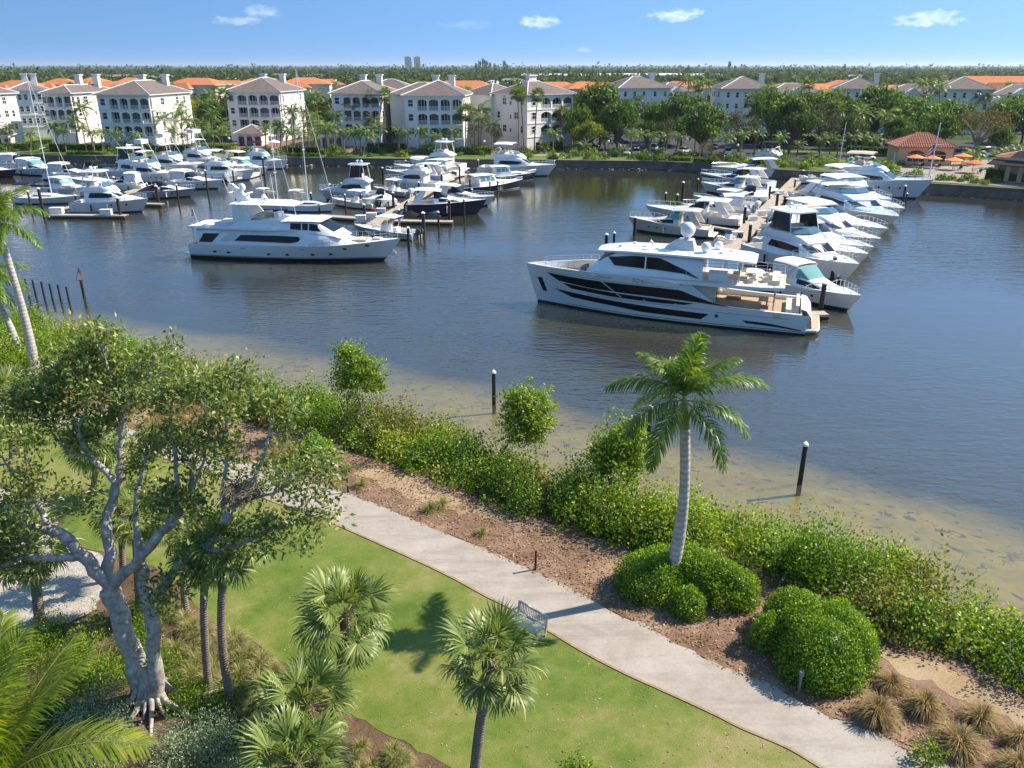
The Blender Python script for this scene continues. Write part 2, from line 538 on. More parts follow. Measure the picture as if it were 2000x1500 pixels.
def mat_mulch(name, stops):
    m, nt, out = _nodes(name)
    pos = n_pos(nt)
    v = nt.nodes.new("ShaderNodeTexVoronoi"); v.inputs["Scale"].default_value = 40.0
    mp = nt.nodes.new("ShaderNodeMapping"); mp.inputs["Scale"].default_value = (1, 1.7, 1)
    nt.links.new(pos, mp.inputs[0]); nt.links.new(mp.outputs[0], v.inputs["Vector"])
    a = n_noise(nt, .45, 5, .6, pos, .5); b = n_noise(nt, 28, 5, .75, pos)
    f = n_math(nt, "ADD", n_math(nt, "MULTIPLY", a, .45), n_math(nt, "ADD", n_math(nt, "MULTIPLY", b, .35), n_math(nt, "MULTIPLY", v.outputs["Color"], .2)))
    col = n_ramp(nt, f, stops)
    n_principled(nt, out, col, .95, .1, normal=n_bump(nt, n_math(nt, "ADD", b, v.outputs["Distance"]), .7, .02))
    return m
def mat_sand():
    m, nt, out = _nodes("white_sand")
    pos = n_pos(nt)
    b = n_noise(nt, 5, 5, .7, pos, .5)
    n_principled(nt, out, n_ramp(nt, b, [(.3, (.33, .30, .26)), (.7, (.47, .43, .38))]), .95, .1, normal=n_bump(nt, b, .9, .12))
    return m
M['lawn'] = mat_lawn(); M['path'] = mat_path(); M['sand'] = mat_sand()
M['mulch'] = mat_mulch("pine_mulch", [(.36, (.085, .045, .026)), (.45, (.175, .105, .068)), (.54, (.275, .175, .12)), (.64, (.40, .29, .21))])
M['straw'] = mat_mulch("dry_grass_litter", [(.36, (.20, .13, .06)), (.46, (.31, .22, .125)), (.56, (.40, .30, .185)), (.66, (.50, .41, .29))])
M['soil'] = mat_mulch("bed_soil", [(.38, (.05, .035, .022)), (.48, (.11, .07, .045)), (.58, (.19, .125, .08)), (.68, (.30, .22, .15))])
PATH_FAR = [(2150, 1640), (1960, 1545), (1810, 1482), (1700, 1432), (1593, 1387), (1500, 1338), (1410, 1302), (1320, 1257), (1260, 1222), (1200, 1198), (1131, 1160), (1050, 1120), (999, 1096), (930, 1066), (840, 1030), (780, 1003), (720, 980), (660, 957), (600, 938), (520, 915), (440, 893), (350, 868), (250, 838), (170, 818), (80, 797), (0, 783), (-200, 755), (-500, 720)]
PATH_NEAR = [(-500, 752), (-200, 788), (0, 812), (80, 826), (160, 846), (230, 866), (300, 888), (400, 922), (522, 975), (590, 998), (645, 1019), (720, 1052), (822, 1098), (890, 1131), (950, 1164), (1004, 1191), (1068, 1229), (1122, 1262), (1170, 1289), (1230, 1319), (1290, 1346), (1350, 1373), (1407, 1400), (1450, 1422), (1537, 1459), (1606, 1500), (1720, 1570), (1850, 1660)]
def paths():
    far = smooth_line(G(*PATH_FAR), 5); near = smooth_line(G(*PATH_NEAR), 5)
    rf = random.Random(3)
    far2 = [p + Vector((rf.uniform(-.09, .09), rf.uniform(-.09, .09))) for p in far]
    sheet("path", far2 + near, GZ + .03, M['path'])
    # edging strip between path and lawn
    mb = MB(); n = len(near)
    ed = simple("path_edging", (.30, .21, .13), .9, .1, var=.3, scale=3, obj=False)
    a = [Vector((p.x, p.y)) for p in near]; nn = []
    for i in range(n):
        d = (a[min(i + 1, n - 1)] - a[max(i - 1, 0)]).normalized(); nn.append(Vector((d.y, -d.x)))
    for i in range(n - 1):
        o0, o1 = a[i] + nn[i] * .10, a[i + 1] + nn[i + 1] * .10
        i0, i1 = a[i] - nn[i] * .01, a[i + 1] - nn[i + 1] * .01
        mb.hexa([(i0.x, i0.y, GZ - .05), (o0.x, o0.y, GZ - .05), (o1.x, o1.y, GZ - .05), (i1.x, i1.y, GZ - .05)], [(i0.x, i0.y, GZ + .05), (o0.x, o0.y, GZ + .05), (o1.x, o1.y, GZ + .05), (i1.x, i1.y, GZ + .05)], ed)
    props(mb.build("path_edging"), kind='structure')
    # mulch strip: from path to the shrubs by the water
    back = G(*[(2300, 1500), (2000, 1345), (1800, 1262), (1600, 1180), (1400, 1115), (1200, 1060), (1000, 1000), (800, 920), (600, 858), (400, 805), (200, 755), (0, 715), (-500, 660)])
    back2 = [Vector(p[:2]) for p in back][::-1]
    sheet("mulch_bed", ragged(far + back2, .5, .10, 5), GZ + .010, M['mulch'])
    lawn_b = [(-420, 900), (-150, 920), (60, 958), (120, 1010), (150, 1060), (215, 1082), (300, 1105), (368, 1166), (425, 1217), (500, 1255), (538, 1288), (590, 1316), (680, 1388), (740, 1424), (800, 1458), (875, 1500), (990, 1585), (1060, 1660)]
    lw = [Vector(p[:2]) for p in smooth_line(G(*lawn_b), 4)]
    sheet("lawn", ragged([Vector(p[:2]) for p in near] + lw[::-1], .35, .10, 8), GZ + .016, M['lawn'])
    sheet("planting_bed", [Vector(p[:2]) for p in G((1400, 1700), (-900, 1700), (-900, 700), (0, 780), (560, 930), (1060, 1200))], GZ + .005, M['soil'])
    sheet("sand_path", ragged([Vector(p[:2]) for p in G((-500, 920), (-50, 940), (50, 962), (105, 1015), (140, 1065), (205, 1085), (215, 1120), (190, 1190), (110, 1225), (0, 1245), (-200, 1240), (-500, 1200))], .4, .15, 9), GZ + .021, M['sand'])
    for nm, px in (("dry_grass_verge", [(690, 925), (740, 912), (850, 955), (960, 1000), (1000, 1022), (900, 1003), (820, 975), (760, 955)]),
                   ("dry_grass_verge", [(1700, 1275), (1760, 1270), (1900, 1330), (2050, 1395), (2200, 1470), (2050, 1440), (1880, 1370)]),
                   ("dry_grass_verge", [(255, 815), (300, 790), (350, 795), (400, 810), (395, 845), (330, 860), (280, 848)]),
                   ("dry_grass_verge", [(505, 885), (540, 862), (585, 868), (590, 895), (545, 905)])):
        sheet(nm, ragged([Vector(p[:2]) for p in smooth_line(G(*px, px[0]), 4)[:-1]], .3, .32, 12), GZ + .018, M['straw'])
paths()
# litter of dry leaves on the mulch
def litter():
    n = 9000
    t = RNG.uniform(0, 1, n)
    far = np.array([U(x, y, GZ)[:2] for x, y in PATH_FAR[1:-4]])
    seg = RNG.integers(0, len(far) - 1, n)
    base = far[seg] + (far[seg + 1] - far[seg]) * t[:, None]
    off = RNG.uniform(-.04, 1, n) * 3.4
    nd = np.array([.66, .75])
    P = base + nd * off[:, None]
    th = RNG.uniform(0, 6.28, n); L = RNG.uniform(.03, .085, n); W = L * RNG.uniform(.25, .6, n)
    z = GZ + .035 + RNG.uniform(0, .03, n)
    dx, dy = np.cos(th), np.sin(th)
    tilt = RNG.uniform(-.03, .03, (n, 4))
    V = np.stack([np.stack([P[:, 0] + dx * L, P[:, 1] + dy * L, z + tilt[:, 0]], 1), np.stack([P[:, 0] - dy * W, P[:, 1] + dx * W, z + tilt[:, 1]], 1),
                  np.stack([P[:, 0] - dx * L, P[:, 1] - dy * L, z + tilt[:, 2]], 1), np.stack([P[:, 0] + dy * W, P[:, 1] - dx * W, z + tilt[:, 3]], 1)], 1).reshape(-1, 3)
    F = np.arange(4 * n).reshape(n, 4)
    lm = leaf_mat("dry_leaf", [(0, (.10, .055, .03)), (.4, (.26, .15, .085)), (.75, (.34, .22, .13)), (1, (.48, .38, .27))], .8, .1, .1, 0)
    props(link("leaf_litter", np_mesh("leaf_litter", V, F, lm, np.repeat(RNG.uniform(0, 1, n), 4))), "dry brown leaves scattered over the mulch beside the path", "leaf litter", kind='stuff')
litter()
def lawn_leaves():
    n = 700; X = RNG.uniform(350, 1650, n); P = []
    for x in X:
        lo = np.interp(x, [a for a, _ in PATH_NEAR], [b for _, b in PATH_NEAR]); hi = np.interp(x, [368, 538, 680, 875, 1060], [1166, 1288, 1388, 1500, 1660]); P.append(U(x, lo + 8 + (hi - lo - 12) * RNG.uniform(0, 1) ** 1.4, GZ)[:2])
    P = np.array(P); th = RNG.uniform(0, 6.28, n); L = RNG.uniform(.02, .06, n); z = GZ + .03
    V = np.stack([np.stack([P[:, 0] + np.cos(th + k * 1.57) * L * (1, .5, 1, .5)[k], P[:, 1] + np.sin(th + k * 1.57) * L * (1, .5, 1, .5)[k], np.full(n, z + .01 * (k % 2))], 1) for k in range(4)], 1).reshape(-1, 3)
    props(link("fallen_leaves", np_mesh("fallen_leaves", V, np.arange(4 * n).reshape(n, 4), bpy.data.materials["dry_leaf"], np.repeat(RNG.uniform(.2, 1, n), 4))), "fallen leaves specked over the lawn", "leaves", kind='stuff')
lawn_leaves()
# ================================================================== plants
def nrm(a): return a / np.maximum(np.linalg.norm(a, axis=-1, keepdims=True), 1e-9)
M['royal'] = leaf_mat("royal_palm_leaf", [(0, (.07, .14, .018)), (.5, (.15, .26, .03)), (.85, (.28, .38, .06)), (1, (.46, .46, .16))], .30, .45, .5, .15)
M['coco'] = leaf_mat("coconut_palm_leaf", [(0, (.12, .20, .018)), (.5, (.25, .34, .03)), (.85, (.40, .44, .06)), (1, (.52, .44, .10))], .30, .48, .45, .2)
M['sabal'] = leaf_mat("fan_palm_leaf", [(0, (.07, .115, .025)), (.5, (.19, .26, .065)), (.85, (.36, .42, .15)), (1, (.56, .52, .26))], .30, .38, .5, .15)
M['mangrove'] = leaf_mat("mangrove_leaf", [(0, (.06, .12, .012)), (.5, (.16, .28, .022)), (.84, (.30, .43, .04)), (.95, (.44, .48, .06)), (1, (.52, .36, .07))], .34, .42, .5, .1)
M['mangrove_red'] = leaf_mat("old_mangrove_leaf", [(0, (.08, .09, .02)), (.4, (.16, .20, .035)), (.7, (.30, .32, .07)), (.85, (.42, .32, .12)), (1, (.42, .17, .08))], .42, .38, .4, .1)
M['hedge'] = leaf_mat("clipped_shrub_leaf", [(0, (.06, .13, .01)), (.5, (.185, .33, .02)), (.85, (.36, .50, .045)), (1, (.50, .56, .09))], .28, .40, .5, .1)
M['ficus'] = leaf_mat("fig_tree_leaf", [(0, (.08, .12, .03)), (.45, (.18, .24, .06)), (.8, (.34, .40, .12)), (.95, (.54, .53, .20)), (1, (.52, .40, .14))], .30, .42, .6, .1)
M['silver'] = leaf_mat("silver_shrub_leaf", [(0, (.13, .18, .11)), (.5, (.27, .35, .22)), (.85, (.42, .50, .34)), (1, (.52, .55, .36))], .5, .4, .4, .15)
M['grassy'] = leaf_mat("green_bunch_grass", [(0, (.12, .14, .035)), (.5, (.26, .265, .09)), (.85, (.42, .37, .17)), (1, (.54, .44, .25))], .6, .3, .2, .25)
M['tangrass'] = leaf_mat("tan_bunch_grass", [(0, (.14, .11, .04)), (.5, (.30, .22, .10)), (.85, (.46, .34, .17)), (1, (.56, .45, .26))], .7, .3, .15, .2)
M['broad'] = leaf_mat("broad_tree_leaf", [(0, (.035, .07, .012)), (.5, (.085, .16, .02)), (.85, (.17, .27, .035)), (1, (.28, .34, .06))], .45, .35, .4, .45)
M['yellowleaf'] = leaf_mat("yellow_green_leaf", [(0, (.09, .14, .012)), (.5, (.20, .25, .02)), (1, (.42, .40, .04))], .45, .3, .3, .3)
M['farpalm'] = leaf_mat("garden_palm_leaf", [(0, (.05, .09, .018)), (.5, (.12, .19, .04)), (.85, (.22, .28, .07)), (1, (.36, .34, .13))], .35, .4, .5, .4)
M['dry'] = leaf_mat("bare_twigs", [(0, (.16, .12, .08)), (.6, (.26, .2, .13)), (1, (.34, .27, .12))], .8, .15, .1, .1)
def mat_bark(name, c0, c1, band=0.0, scale=4.0, bump=.5):
    m, nt, out = _nodes(name)
    pos = n_pos(nt, True)
    a = n_noise(nt, scale, 6, .65, pos, .5)
    col = n_ramp(nt, a, [(.32, c0), (.68, c1)])
    h = a
    if band:
        w = nt.nodes.new("ShaderNodeTexWave"); w.bands_direction = 'Z'
        w.inputs["Scale"].default_value = band; w.inputs["Distortion"].default_value = 3.5; w.inputs["Detail"].default_value = 3
        nt.links.new(pos, w.inputs[0])
        col = n_mix(nt, .45, col, n_ramp(nt, w.outputs[1], [(.2, .5), (.6, 1.0)]), 'MULTIPLY')
        h = w.outputs[1]
    n_principled(nt, out, col, .85, .2, normal=n_bump(nt, h, bump, .04))
    return m
M['royal_trunk'] = mat_bark("royal_palm_trunk", (.36, .33, .29), (.56, .53, .48), 1.1, 2.5, .25)
M['crownshaft'] = simple("crownshaft", (.20, .27, .05), .4, .4, var=.35, scale=2)
M['palm_trunk'] = mat_bark("palm_trunk", (.17, .135, .10), (.34, .285, .23), 3.0, 5, .7)
M['ficus_bark'] = mat_bark("fig_bark", (.20, .175, .145), (.55, .505, .45), 0, 3.6, .9)
M['wood'] = mat_bark("tree_bark", (.10, .08, .06), (.22, .185, .145), 0, 4, .6)
M['stem'] = simple("leaf_stem", (.22, .24, .06), .5, .4, var=.3, scale=3)
M['boots'] = mat_bark("palm_boots", (.12, .07, .04), (.30, .19, .11), 2.2, 6, .8)

def tube_np(P, r, n=5):
    P = np.asarray(P, float); k = len(P); r = np.broadcast_to(np.asarray(r, float), (k,))
    T = nrm(np.gradient(P, axis=0)) if k > 2 else np.repeat(nrm(P[1:] - P[:1]), k, 0)
    a = np.array([1., 0, 0]) if abs(T[0, 0]) < .8 else np.array([0, 1., 0])
    V = []
    for i in range(k):
        a = a - T[i] * (a @ T[i]); a = a / np.linalg.norm(a); b = np.cross(T[i], a)
        q = 2 * np.pi * np.arange(n) / n
        V.append(P[i] + r[i] * (np.cos(q)[:, None] * a + np.sin(q)[:, None] * b))
    V = np.concatenate(V)
    i = np.arange(k - 1)[:, None] * n; j = np.arange(n)[None]; j2 = (j + 1) % n
    F = np.stack([i + j, i + j2, i + n + j2, i + n + j], -1).reshape(-1, 4)
    return V, F
class Q:
    """gathers quads with a material index and a 'rnd' value"""
    def __init__(self): self.V, self.F, self.r, self.m, self.n = [], [], [], [], 0
    def add(self, V, F, mi=0, rnd=.5):
        self.V.append(V); self.F.append(F + self.n); self.n += len(V)
        self.r.append(np.broadcast_to(np.asarray(rnd, float), (len(V),))); self.m.append(np.full(len(F), mi))
        return self
    def leaves(self, C, D, N, L, W, rnd, mi=0):
        """diamond leaves: base C, direction D, normal N"""
        D = nrm(D); S = nrm(np.cross(D, N)); L = np.asarray(L)[:, None]; W = np.asarray(W)[:, None]
        UPN = nrm(np.cross(S, D))
        V = np.stack([C, C + D * L * .45 + S * W * .5 + UPN * W * .12, C + D * L, C + D * L * .45 - S * W * .5 + UPN * W * .12], 1).reshape(-1, 3)
        return self.add(V, np.arange(len(V)).reshape(-1, 4), mi, np.repeat(rnd, 4))
    def mesh(self, name, mats, smooth=False):
        return np_mesh(name, np.concatenate(self.V), np.concatenate(self.F), mats, np.concatenate(self.r), np.concatenate(self.m), smooth)

def pinnate(seed, L, e0, e1, nl, ll, lw, droop=.6, plume=0.0, base=.12, rach=.03, rows=1, sag=.5, mats=None, side=0.0, twist=0.0):
    """one feather frond along +x: rachis bends from elevation e0 to e1 (degrees)"""
    r = np.random.default_rng(seed); q = Q()
    k = 14; s = np.linspace(0, 1, k); e = np.radians(e0 + (e1 - e0) * s ** 1.3); az = side * s ** 2
    st = np.stack([np.cos(e) * np.cos(az), np.cos(e) * np.sin(az), np.sin(e)], 1) * (L / (k - 1))
    P = np.concatenate([[[0, 0, 0]], np.cumsum(st[:-1], 0)])
    V, F = tube_np(P, rach * (1 - .85 * s), 4); q.add(V, F, 1, .8)
    for row in range(rows):
        for sg in (-1, 1):
            t = np.linspace(base, .985, nl) + r.uniform(-.3, .3, nl) / nl
            t = np.clip(t, base, .99)
            C = np.stack([np.interp(t, s, P[:, j]) for j in range(3)], 1)
            T = nrm(np.stack([np.interp(t, s, st[:, j]) for j in range(3)], 1))
            S0 = nrm(np.cross(np.array([0, 0, 1.]), T)); N0 = np.cross(T, S0)
            roll = twist * t
            S0, N0 = S0 * np.cos(roll)[:, None] + N0 * np.sin(roll)[:, None], N0 * np.cos(roll)[:, None] - S0 * np.sin(roll)[:, None]
            lift = r.uniform(-1, 1, nl) * plume + .12
            if rows > 1: lift = lift + (row - .5) * plume * 1.2
            fwd = .45 + .75 * t
            D = nrm(S0 * sg * np.cos(lift)[:, None] + N0 * np.sin(lift)[:, None] + T * fwd[:, None] + r.normal(0, .05, (nl, 3)))
            prof = np.sin(np.pi * np.clip(.16 + .80 * t, 0, 1)) ** .65
            ln = ll * prof * r.uniform(.85, 1.1, nl); w = lw * (.6 + .4 * prof)
            D2 = nrm(D + np.array([0, 0, -1.]) * (sag * r.uniform(.6, 1.3, nl))[:, None])
            D3 = nrm(D2 + np.array([0, 0, -1.]) * (sag * 1.1 * r.uniform(.6, 1.3, nl))[:, None])
            W = nrm(np.cross(D, N0 + .3 * S0 * sg)) * w[:, None] * .5
            A = C; B = C + D * ln[:, None] * .4; E = B + D2 * ln[:, None] * .33; Tt = E + D3 * ln[:, None] * .3
            V = np.stack([A + W * .4, A - W * .4, B + W, B - W, E + W * .8, E - W * .8, Tt + W * .12, Tt - W * .12], 1).reshape(-1, 3)
            b = np.arange(nl)[:, None, None] * 8
            F = (b + np.array([[0, 1, 3, 2], [2, 3, 5, 4], [4, 5, 7, 6]])[None]).reshape(-1, 4)
            q.add(V, F, 0, np.repeat(np.clip(r.normal(.5, .22, nl), 0, 1), 8))
    return q.mesh("frond", mats)
def fan(seed, pet, blade, ns, w, mats, droop=.5, dead=0):
    """one fan frond along +x"""
    r = np.random.default_rng(seed); q = Q()
    s = np.linspace(0, 1, 6)
    P = np.stack([pet * s, 0 * s, -.10 * pet * s ** 2], 1)
    V, F = tube_np(P, .018 * (1 - .4 * s), 4); q.add(V, F, 1, .6)
    a = np.linspace(-2.2, 2.2, ns) + r.normal(0, .03, ns)
    ax = np.cos(a * .86); ay = np.sin(a * .86)
    C = np.stack([pet + .22 * np.cos(a * .5) - .1, .06 * np.sin(a), np.full(ns, -.10 * pet)], 1)
    D = nrm(np.stack([ax, ay, .18 - .22 * np.abs(np.sin(a)) + r.normal(0, .06, ns)], 1))
    ln = blade * (.72 + .28 * np.cos(a * .6)) * r.uniform(.9, 1.08, ns)
    G_ = np.array([0, 0, -1.])
    D2 = nrm(D + G_ * (droop * r.uniform(.25, .7, ns))[:, None]); D3 = nrm(D2 + G_ * (droop * r.uniform(.9, 1.9, ns))[:, None])
    S = nrm(np.cross(D, np.array([0, 0, 1.]) + .15 * r.normal(0, 1, (ns, 3)))) * w * .5
    B = C + D * ln[:, None] * .42; E = B + D2 * ln[:, None] * .30; T = E + D3 * ln[:, None] * .28
    V = np.stack([C + S * .5, C - S * .5, B + S, B - S, E + S * .6, E - S * .6, T + S * .08, T - S * .08], 1).reshape(-1, 3)
    b = np.arange(ns)[:, None, None] * 8
    F = (b + np.array([[0, 1, 3, 2], [2, 3, 5, 4], [4, 5, 7, 6]])[None]).reshape(-1, 4)
    q.add(V, F, 0, np.repeat(np.clip(r.normal(.45, .2, ns), 0, 1), 8))
    return q.mesh("frond", mats)

def trunk_obj(parent, path, radii, mat, n=10, name="trunk"):
    V, F = tube_np(path, radii, n)
    return link(name, np_mesh(name, V, F, mat, smooth=True), parent)
def bend(h, lean=(0, 0), curve=(0, 0), k=10):
    s = np.linspace(0, 1, k)
    return np.stack([lean[0] * s + curve[0] * np.sin(np.pi * s), lean[1] * s + curve[1] * np.sin(np.pi * s), h * s], 1)

ROYAL = {}
def royal_frond(kind, i):
    key = (kind, i)
    if key not in ROYAL:
        e0, e1, L = {'up': (86, 62, 2.3), 'high': (66, 2, 2.9), 'mid': (38, -42, 3.2), 'low': (6, -72, 3.3), 'hang': (-28, -86, 3.1)}[kind]
        ROYAL[key] = pinnate(40 + i * 7 + len(kind), L, e0, e1, 46, .78, .055, plume=.62, rows=2, sag=.45, base=.10, rach=.035, mats=[M['royal'], M['stem']], side=.15 * (-1) ** i)
    return ROYAL[key]
def royal_palm(label, base, h, lean=(0, 0), curve=(0, 0), spec=None, s=1.0, r0=.27, rz=0.0):
    t = thing("royal_palm", label, "palm tree", base, 0, None)
    path = bend(h, lean, curve)
    sx = np.linspace(0, 1, 10)
    rad = r0 * (1 - .30 * sx) * (1 + .22 * np.exp(-((sx) / .06) ** 2)) * (1 + .08 * np.sin(sx * 7))
    trunk_obj(t, path, rad, M['royal_trunk'], 14)
    top = path[-1]; d = nrm(path[-1] - path[-2])
    sh = 1.35 * s
    trunk_obj(t, [top + d * sh * u for u in (0, .15, .5, .8, 1.0, 1.12)], [rad[-1] * .98, rad[-1] * 1.05, rad[-1] * .9, rad[-1] * .62, rad[-1] * .4, .04], M['crownshaft'], 12, "crownshaft")
    crown = top + d * sh * 1.0
    for (kind, i, az, sc) in spec:
        f = link("frond", royal_frond(kind, i), t)
        f.location = crown + np.array([0, 0, -.12 if kind in ('low', 'hang') else .05]); f.rotation_euler = (0, 0, R(az) + rz); f.scale = (s * sc,) * 3
    return t

SABAL_F = []
def sabal_meshes():
    if not SABAL_F:
        for i in range(5): SABAL_F.append(fan(200 + i, .95, 1.02, 30, .075, [M['sabal'], M['stem']], droop=[.35, .5, .65, .8, .95][i]))
        for i in range(2): SABAL_F.append(fan(300 + i, .9, .85, 26, .045, [M['dry'], M['stem']], droop=1.6))
    return SABAL_F
def sabal_palm(label, base, h, lean=(0, 0), curve=(0, 0), n=34, s=1.0, r0=.16, seed=1, boots=True, low=-45, dead=3, name="fan_palm", group=None):
    r = random.Random(seed); fm = sabal_meshes()
    t = thing(name, label, "palm tree", base, 0, group)
    path = bend(h, lean, curve)
    rad = np.linspace(r0 * 1.08, r0 * .95, 10); rad[0] *= 1.25; rad[-2:] *= 1.15
    trunk_obj(t, path, rad, M['palm_trunk'], 11)
    if boots and h > .6:
        d = nrm(path[-1] - path[-2])
        trunk_obj(t, [path[-1] - d * .45 * s, path[-1] - d * .1, path[-1] + d * .25], [r0 * 1.2, r0 * 1.6, r0 * .7], M['boots'], 9, "boots")
    top = path[-1]
    for i in range(n):
        u = (i + .5) / n
        el = 82 - (82 - low) * u ** .85 + r.uniform(-8, 8)
        az = i * 137.5 + r.uniform(-15, 15)
        k = min(4, int(u * 5)); k = max(0, min(4, k + r.choice((-1, 0, 0))))
        f = link("frond", fm[k], t)
        f.location = top + np.array([0, 0, .18 * (1 - u)])
        f.rotation_euler = (R(r.uniform(-25, 25)), R(-el), R(az)); sc = s * r.uniform(.85, 1.1) * (.8 if u < .12 else 1)
        f.scale = (sc,) * 3
    for i in range(dead):
        f = link("dead_frond", fm[5 + i % 2], t); f.location = top + np.array([0, 0, -.15])
        f.rotation_euler = (0, R(r.uniform(58, 80)), r.uniform(0, 6.28)); f.scale = (s * .9,) * 3
    return t

def blob_leaves(q, rng, C, r, h, n, ll, lw, up=.5, mi=0, zmin=-.25, lump=.25, shell=(.72, 1.03), shift=0.0):
    """leaves over a dome with lumps"""
    z = rng.uniform(zmin, 1, n); a = rng.uniform(0, 2 * np.pi, n); c = np.sqrt(1 - np.clip(z, -1, 1) ** 2)
    D = np.stack([c * np.cos(a), c * np.sin(a), z], 1)
    ph = rng.uniform(0, 6.28, 6)
    lm = 1 + lump * (np.sin(D[:, 0] * 5 + ph[0]) * np.sin(D[:, 1] * 5 + ph[1]) + .6 * np.sin(D[:, 2] * 7 + ph[2] + 3 * a))
    rr = rng.uniform(shell[0], shell[1], n) * lm
    P = np.asarray(C) + D * rr[:, None] * np.array([r, r, h])
    N = nrm(D * np.array([1 / r, 1 / r, 1 / h]) * r + rng.normal(0, .55, (n, 3)) + np.array([0, 0, .25]))
    T = nrm(np.cross(N, rng.normal(0, 1, (n, 3))) + np.array([0, 0, up]) + D * .3)
    rnd = np.clip(rng.normal(.45 + shift, .22, n) + .18 * (lm - 1), 0, 1)
    q.leaves(P, T, N, ll * rng.uniform(.7, 1.25, n), lw * rng.uniform(.75, 1.2, n), rnd, mi)
    return q

# ---------------- royal palm in the middle, the pair at the left edge
def to_az(px, py): return math.degrees(math.atan2(-(py), px))
b = U(1303, 1152, GZ)
royal_palm("tall royal palm with smooth grey trunk rising from the clipped hedge", b, 8.1, lean=(.15, .0), curve=(.30, 0), r0=.30, s=1.02, spec=[
    ('up', 0, 20, 1.15), ('high', 1, 190, .8), ('high', 0, 165, .95), ('high', 1, 70, 1.0), ('high', 2, 350, .95), ('high', 3, 285, .8),
    ('mid', 0, 178, 1.08), ('mid', 1, 4, 1.12), ('mid', 2, 95, 1.0), ('low', 0, 200, .95), ('low', 2, 338, .95), ('hang', 0, 222, 1.05), ('hang', 1, 322, 1.08), ('low', 1, 135, .9)])
def leaning(px, top):
    b = U(px[0], px[1], GZ); t = UY(top[0], top[1], b.y + .3)
    return b, t.z - GZ, (t.x - b.x, .3)
b, _h, _l = leaning((72, 732), (6, 478))
royal_palm("royal palm with pale leaning trunk at the water's edge, taller of the pair", b, _h, lean=_l, curve=(.2, 0), r0=.33, s=1.2, spec=[
    ('up', 0, 20, 1.0), ('up', 1, 200, .95), ('high', 0, 160, 1.0), ('high', 1, 50, 1.05), ('high', 2, 330, 1.0), ('high', 3, 250, .9),
    ('mid', 0, 170, 1.05), ('mid', 1, 10, 1.05), ('mid', 2, 320, 1.1), ('mid', 3, 215, .95), ('low', 0, 345, 1.0), ('low', 1, 300, 1.0), ('low', 2, 250, .95), ('low', 3, 120, .9)])
b, _h, _l = leaning((38, 692), (-14, 575))
royal_palm("royal palm at the water's edge whose crown hangs lower than the other", b, _h, lean=_l, curve=(.25, 0), r0=.31, s=1.15, rz=.4, spec=[
    ('up', 0, 20, 1.0), ('high', 0, 160, 1.0), ('high', 1, 50, 1.0), ('high', 2, 330, 1.0), ('mid', 0, 170, 1.05), ('mid', 1, 0, 1.0), ('mid', 2, 310, 1.0),
    ('low', 0, 345, 1.0), ('low', 1, 300, 1.0), ('low', 2, 20, .95), ('hang', 0, 330, 1.0), ('low', 3, 230, .9)])

# ---------------- fan palms in the lawn bed
def palm_at(label, base_px, crown_px, dy=0.0, **kw):
    b = U(base_px[0], base_px[1], GZ)
    t = UY(crown_px[0], crown_px[1], b.y + dy)
    return sabal_palm(label, b, t.z - GZ, lean=(t.x - b.x, dy), **kw)
palm_at("fan palm beside the lawn with its trunk fully in view behind another", (660, 1352), (676, 1205), n=25, s=1.02, seed=3)
palm_at("fan palm with a curved trunk nearest the white bench", (925, 1530), (958, 1292), n=26, s=.97, seed=5, curve=(-.05, 0), r0=.17)
palm_at("short fan palm in front of the lawn bed, grasses below it", (600, 1480), (600, 1385), n=27, s=1.0, seed=8)
palm_at("fan palm low in the bed at the bottom edge, under the short one", (592, 1640), (578, 1500), n=27, s=1.0, seed=9)
palm_at("fan palm standing behind the fig tree between lawn and path", (180, 975), (192, 868), n=28, s=1.0, seed=12, r0=.15)
palm_at("fan palm on the lawn left of the fig tree with brown boots", (24, 905), (20, 775), n=30, s=1.15, seed=14)
palm_at("fan palm in the sand with a thick dark trunk left of the fig", (78, 1215), (62, 1075), n=26, s=1.0, seed=16, r0=.2)
palm_at("slim palm with grey trunk reaching up into the fig canopy", (408, 1348), (402, 1078), n=20, s=.85, seed=18, r0=.14, curve=(-.12, 0))
palm_at("slim palm with brown trunk right of its grey twin", (450, 1372), (442, 1068), n=20, s=.85, seed=19, r0=.145, curve=(-.25, 0))
palm_at("fan palm with a dark trunk partly hidden by the fig", (240, 1130), (236, 1000), n=20, s=.8, seed=21, r0=.14)
palm_at("fan palm with red-brown trunk just behind the fig trunk", (272, 1195), (262, 1010), n=20, s=.8, seed=22, r0=.14)
palm_at("fan palm at the lawn corner right of the fig trunk", (362, 1190), (350, 1030), n=18, s=.75, seed=23, r0=.14)

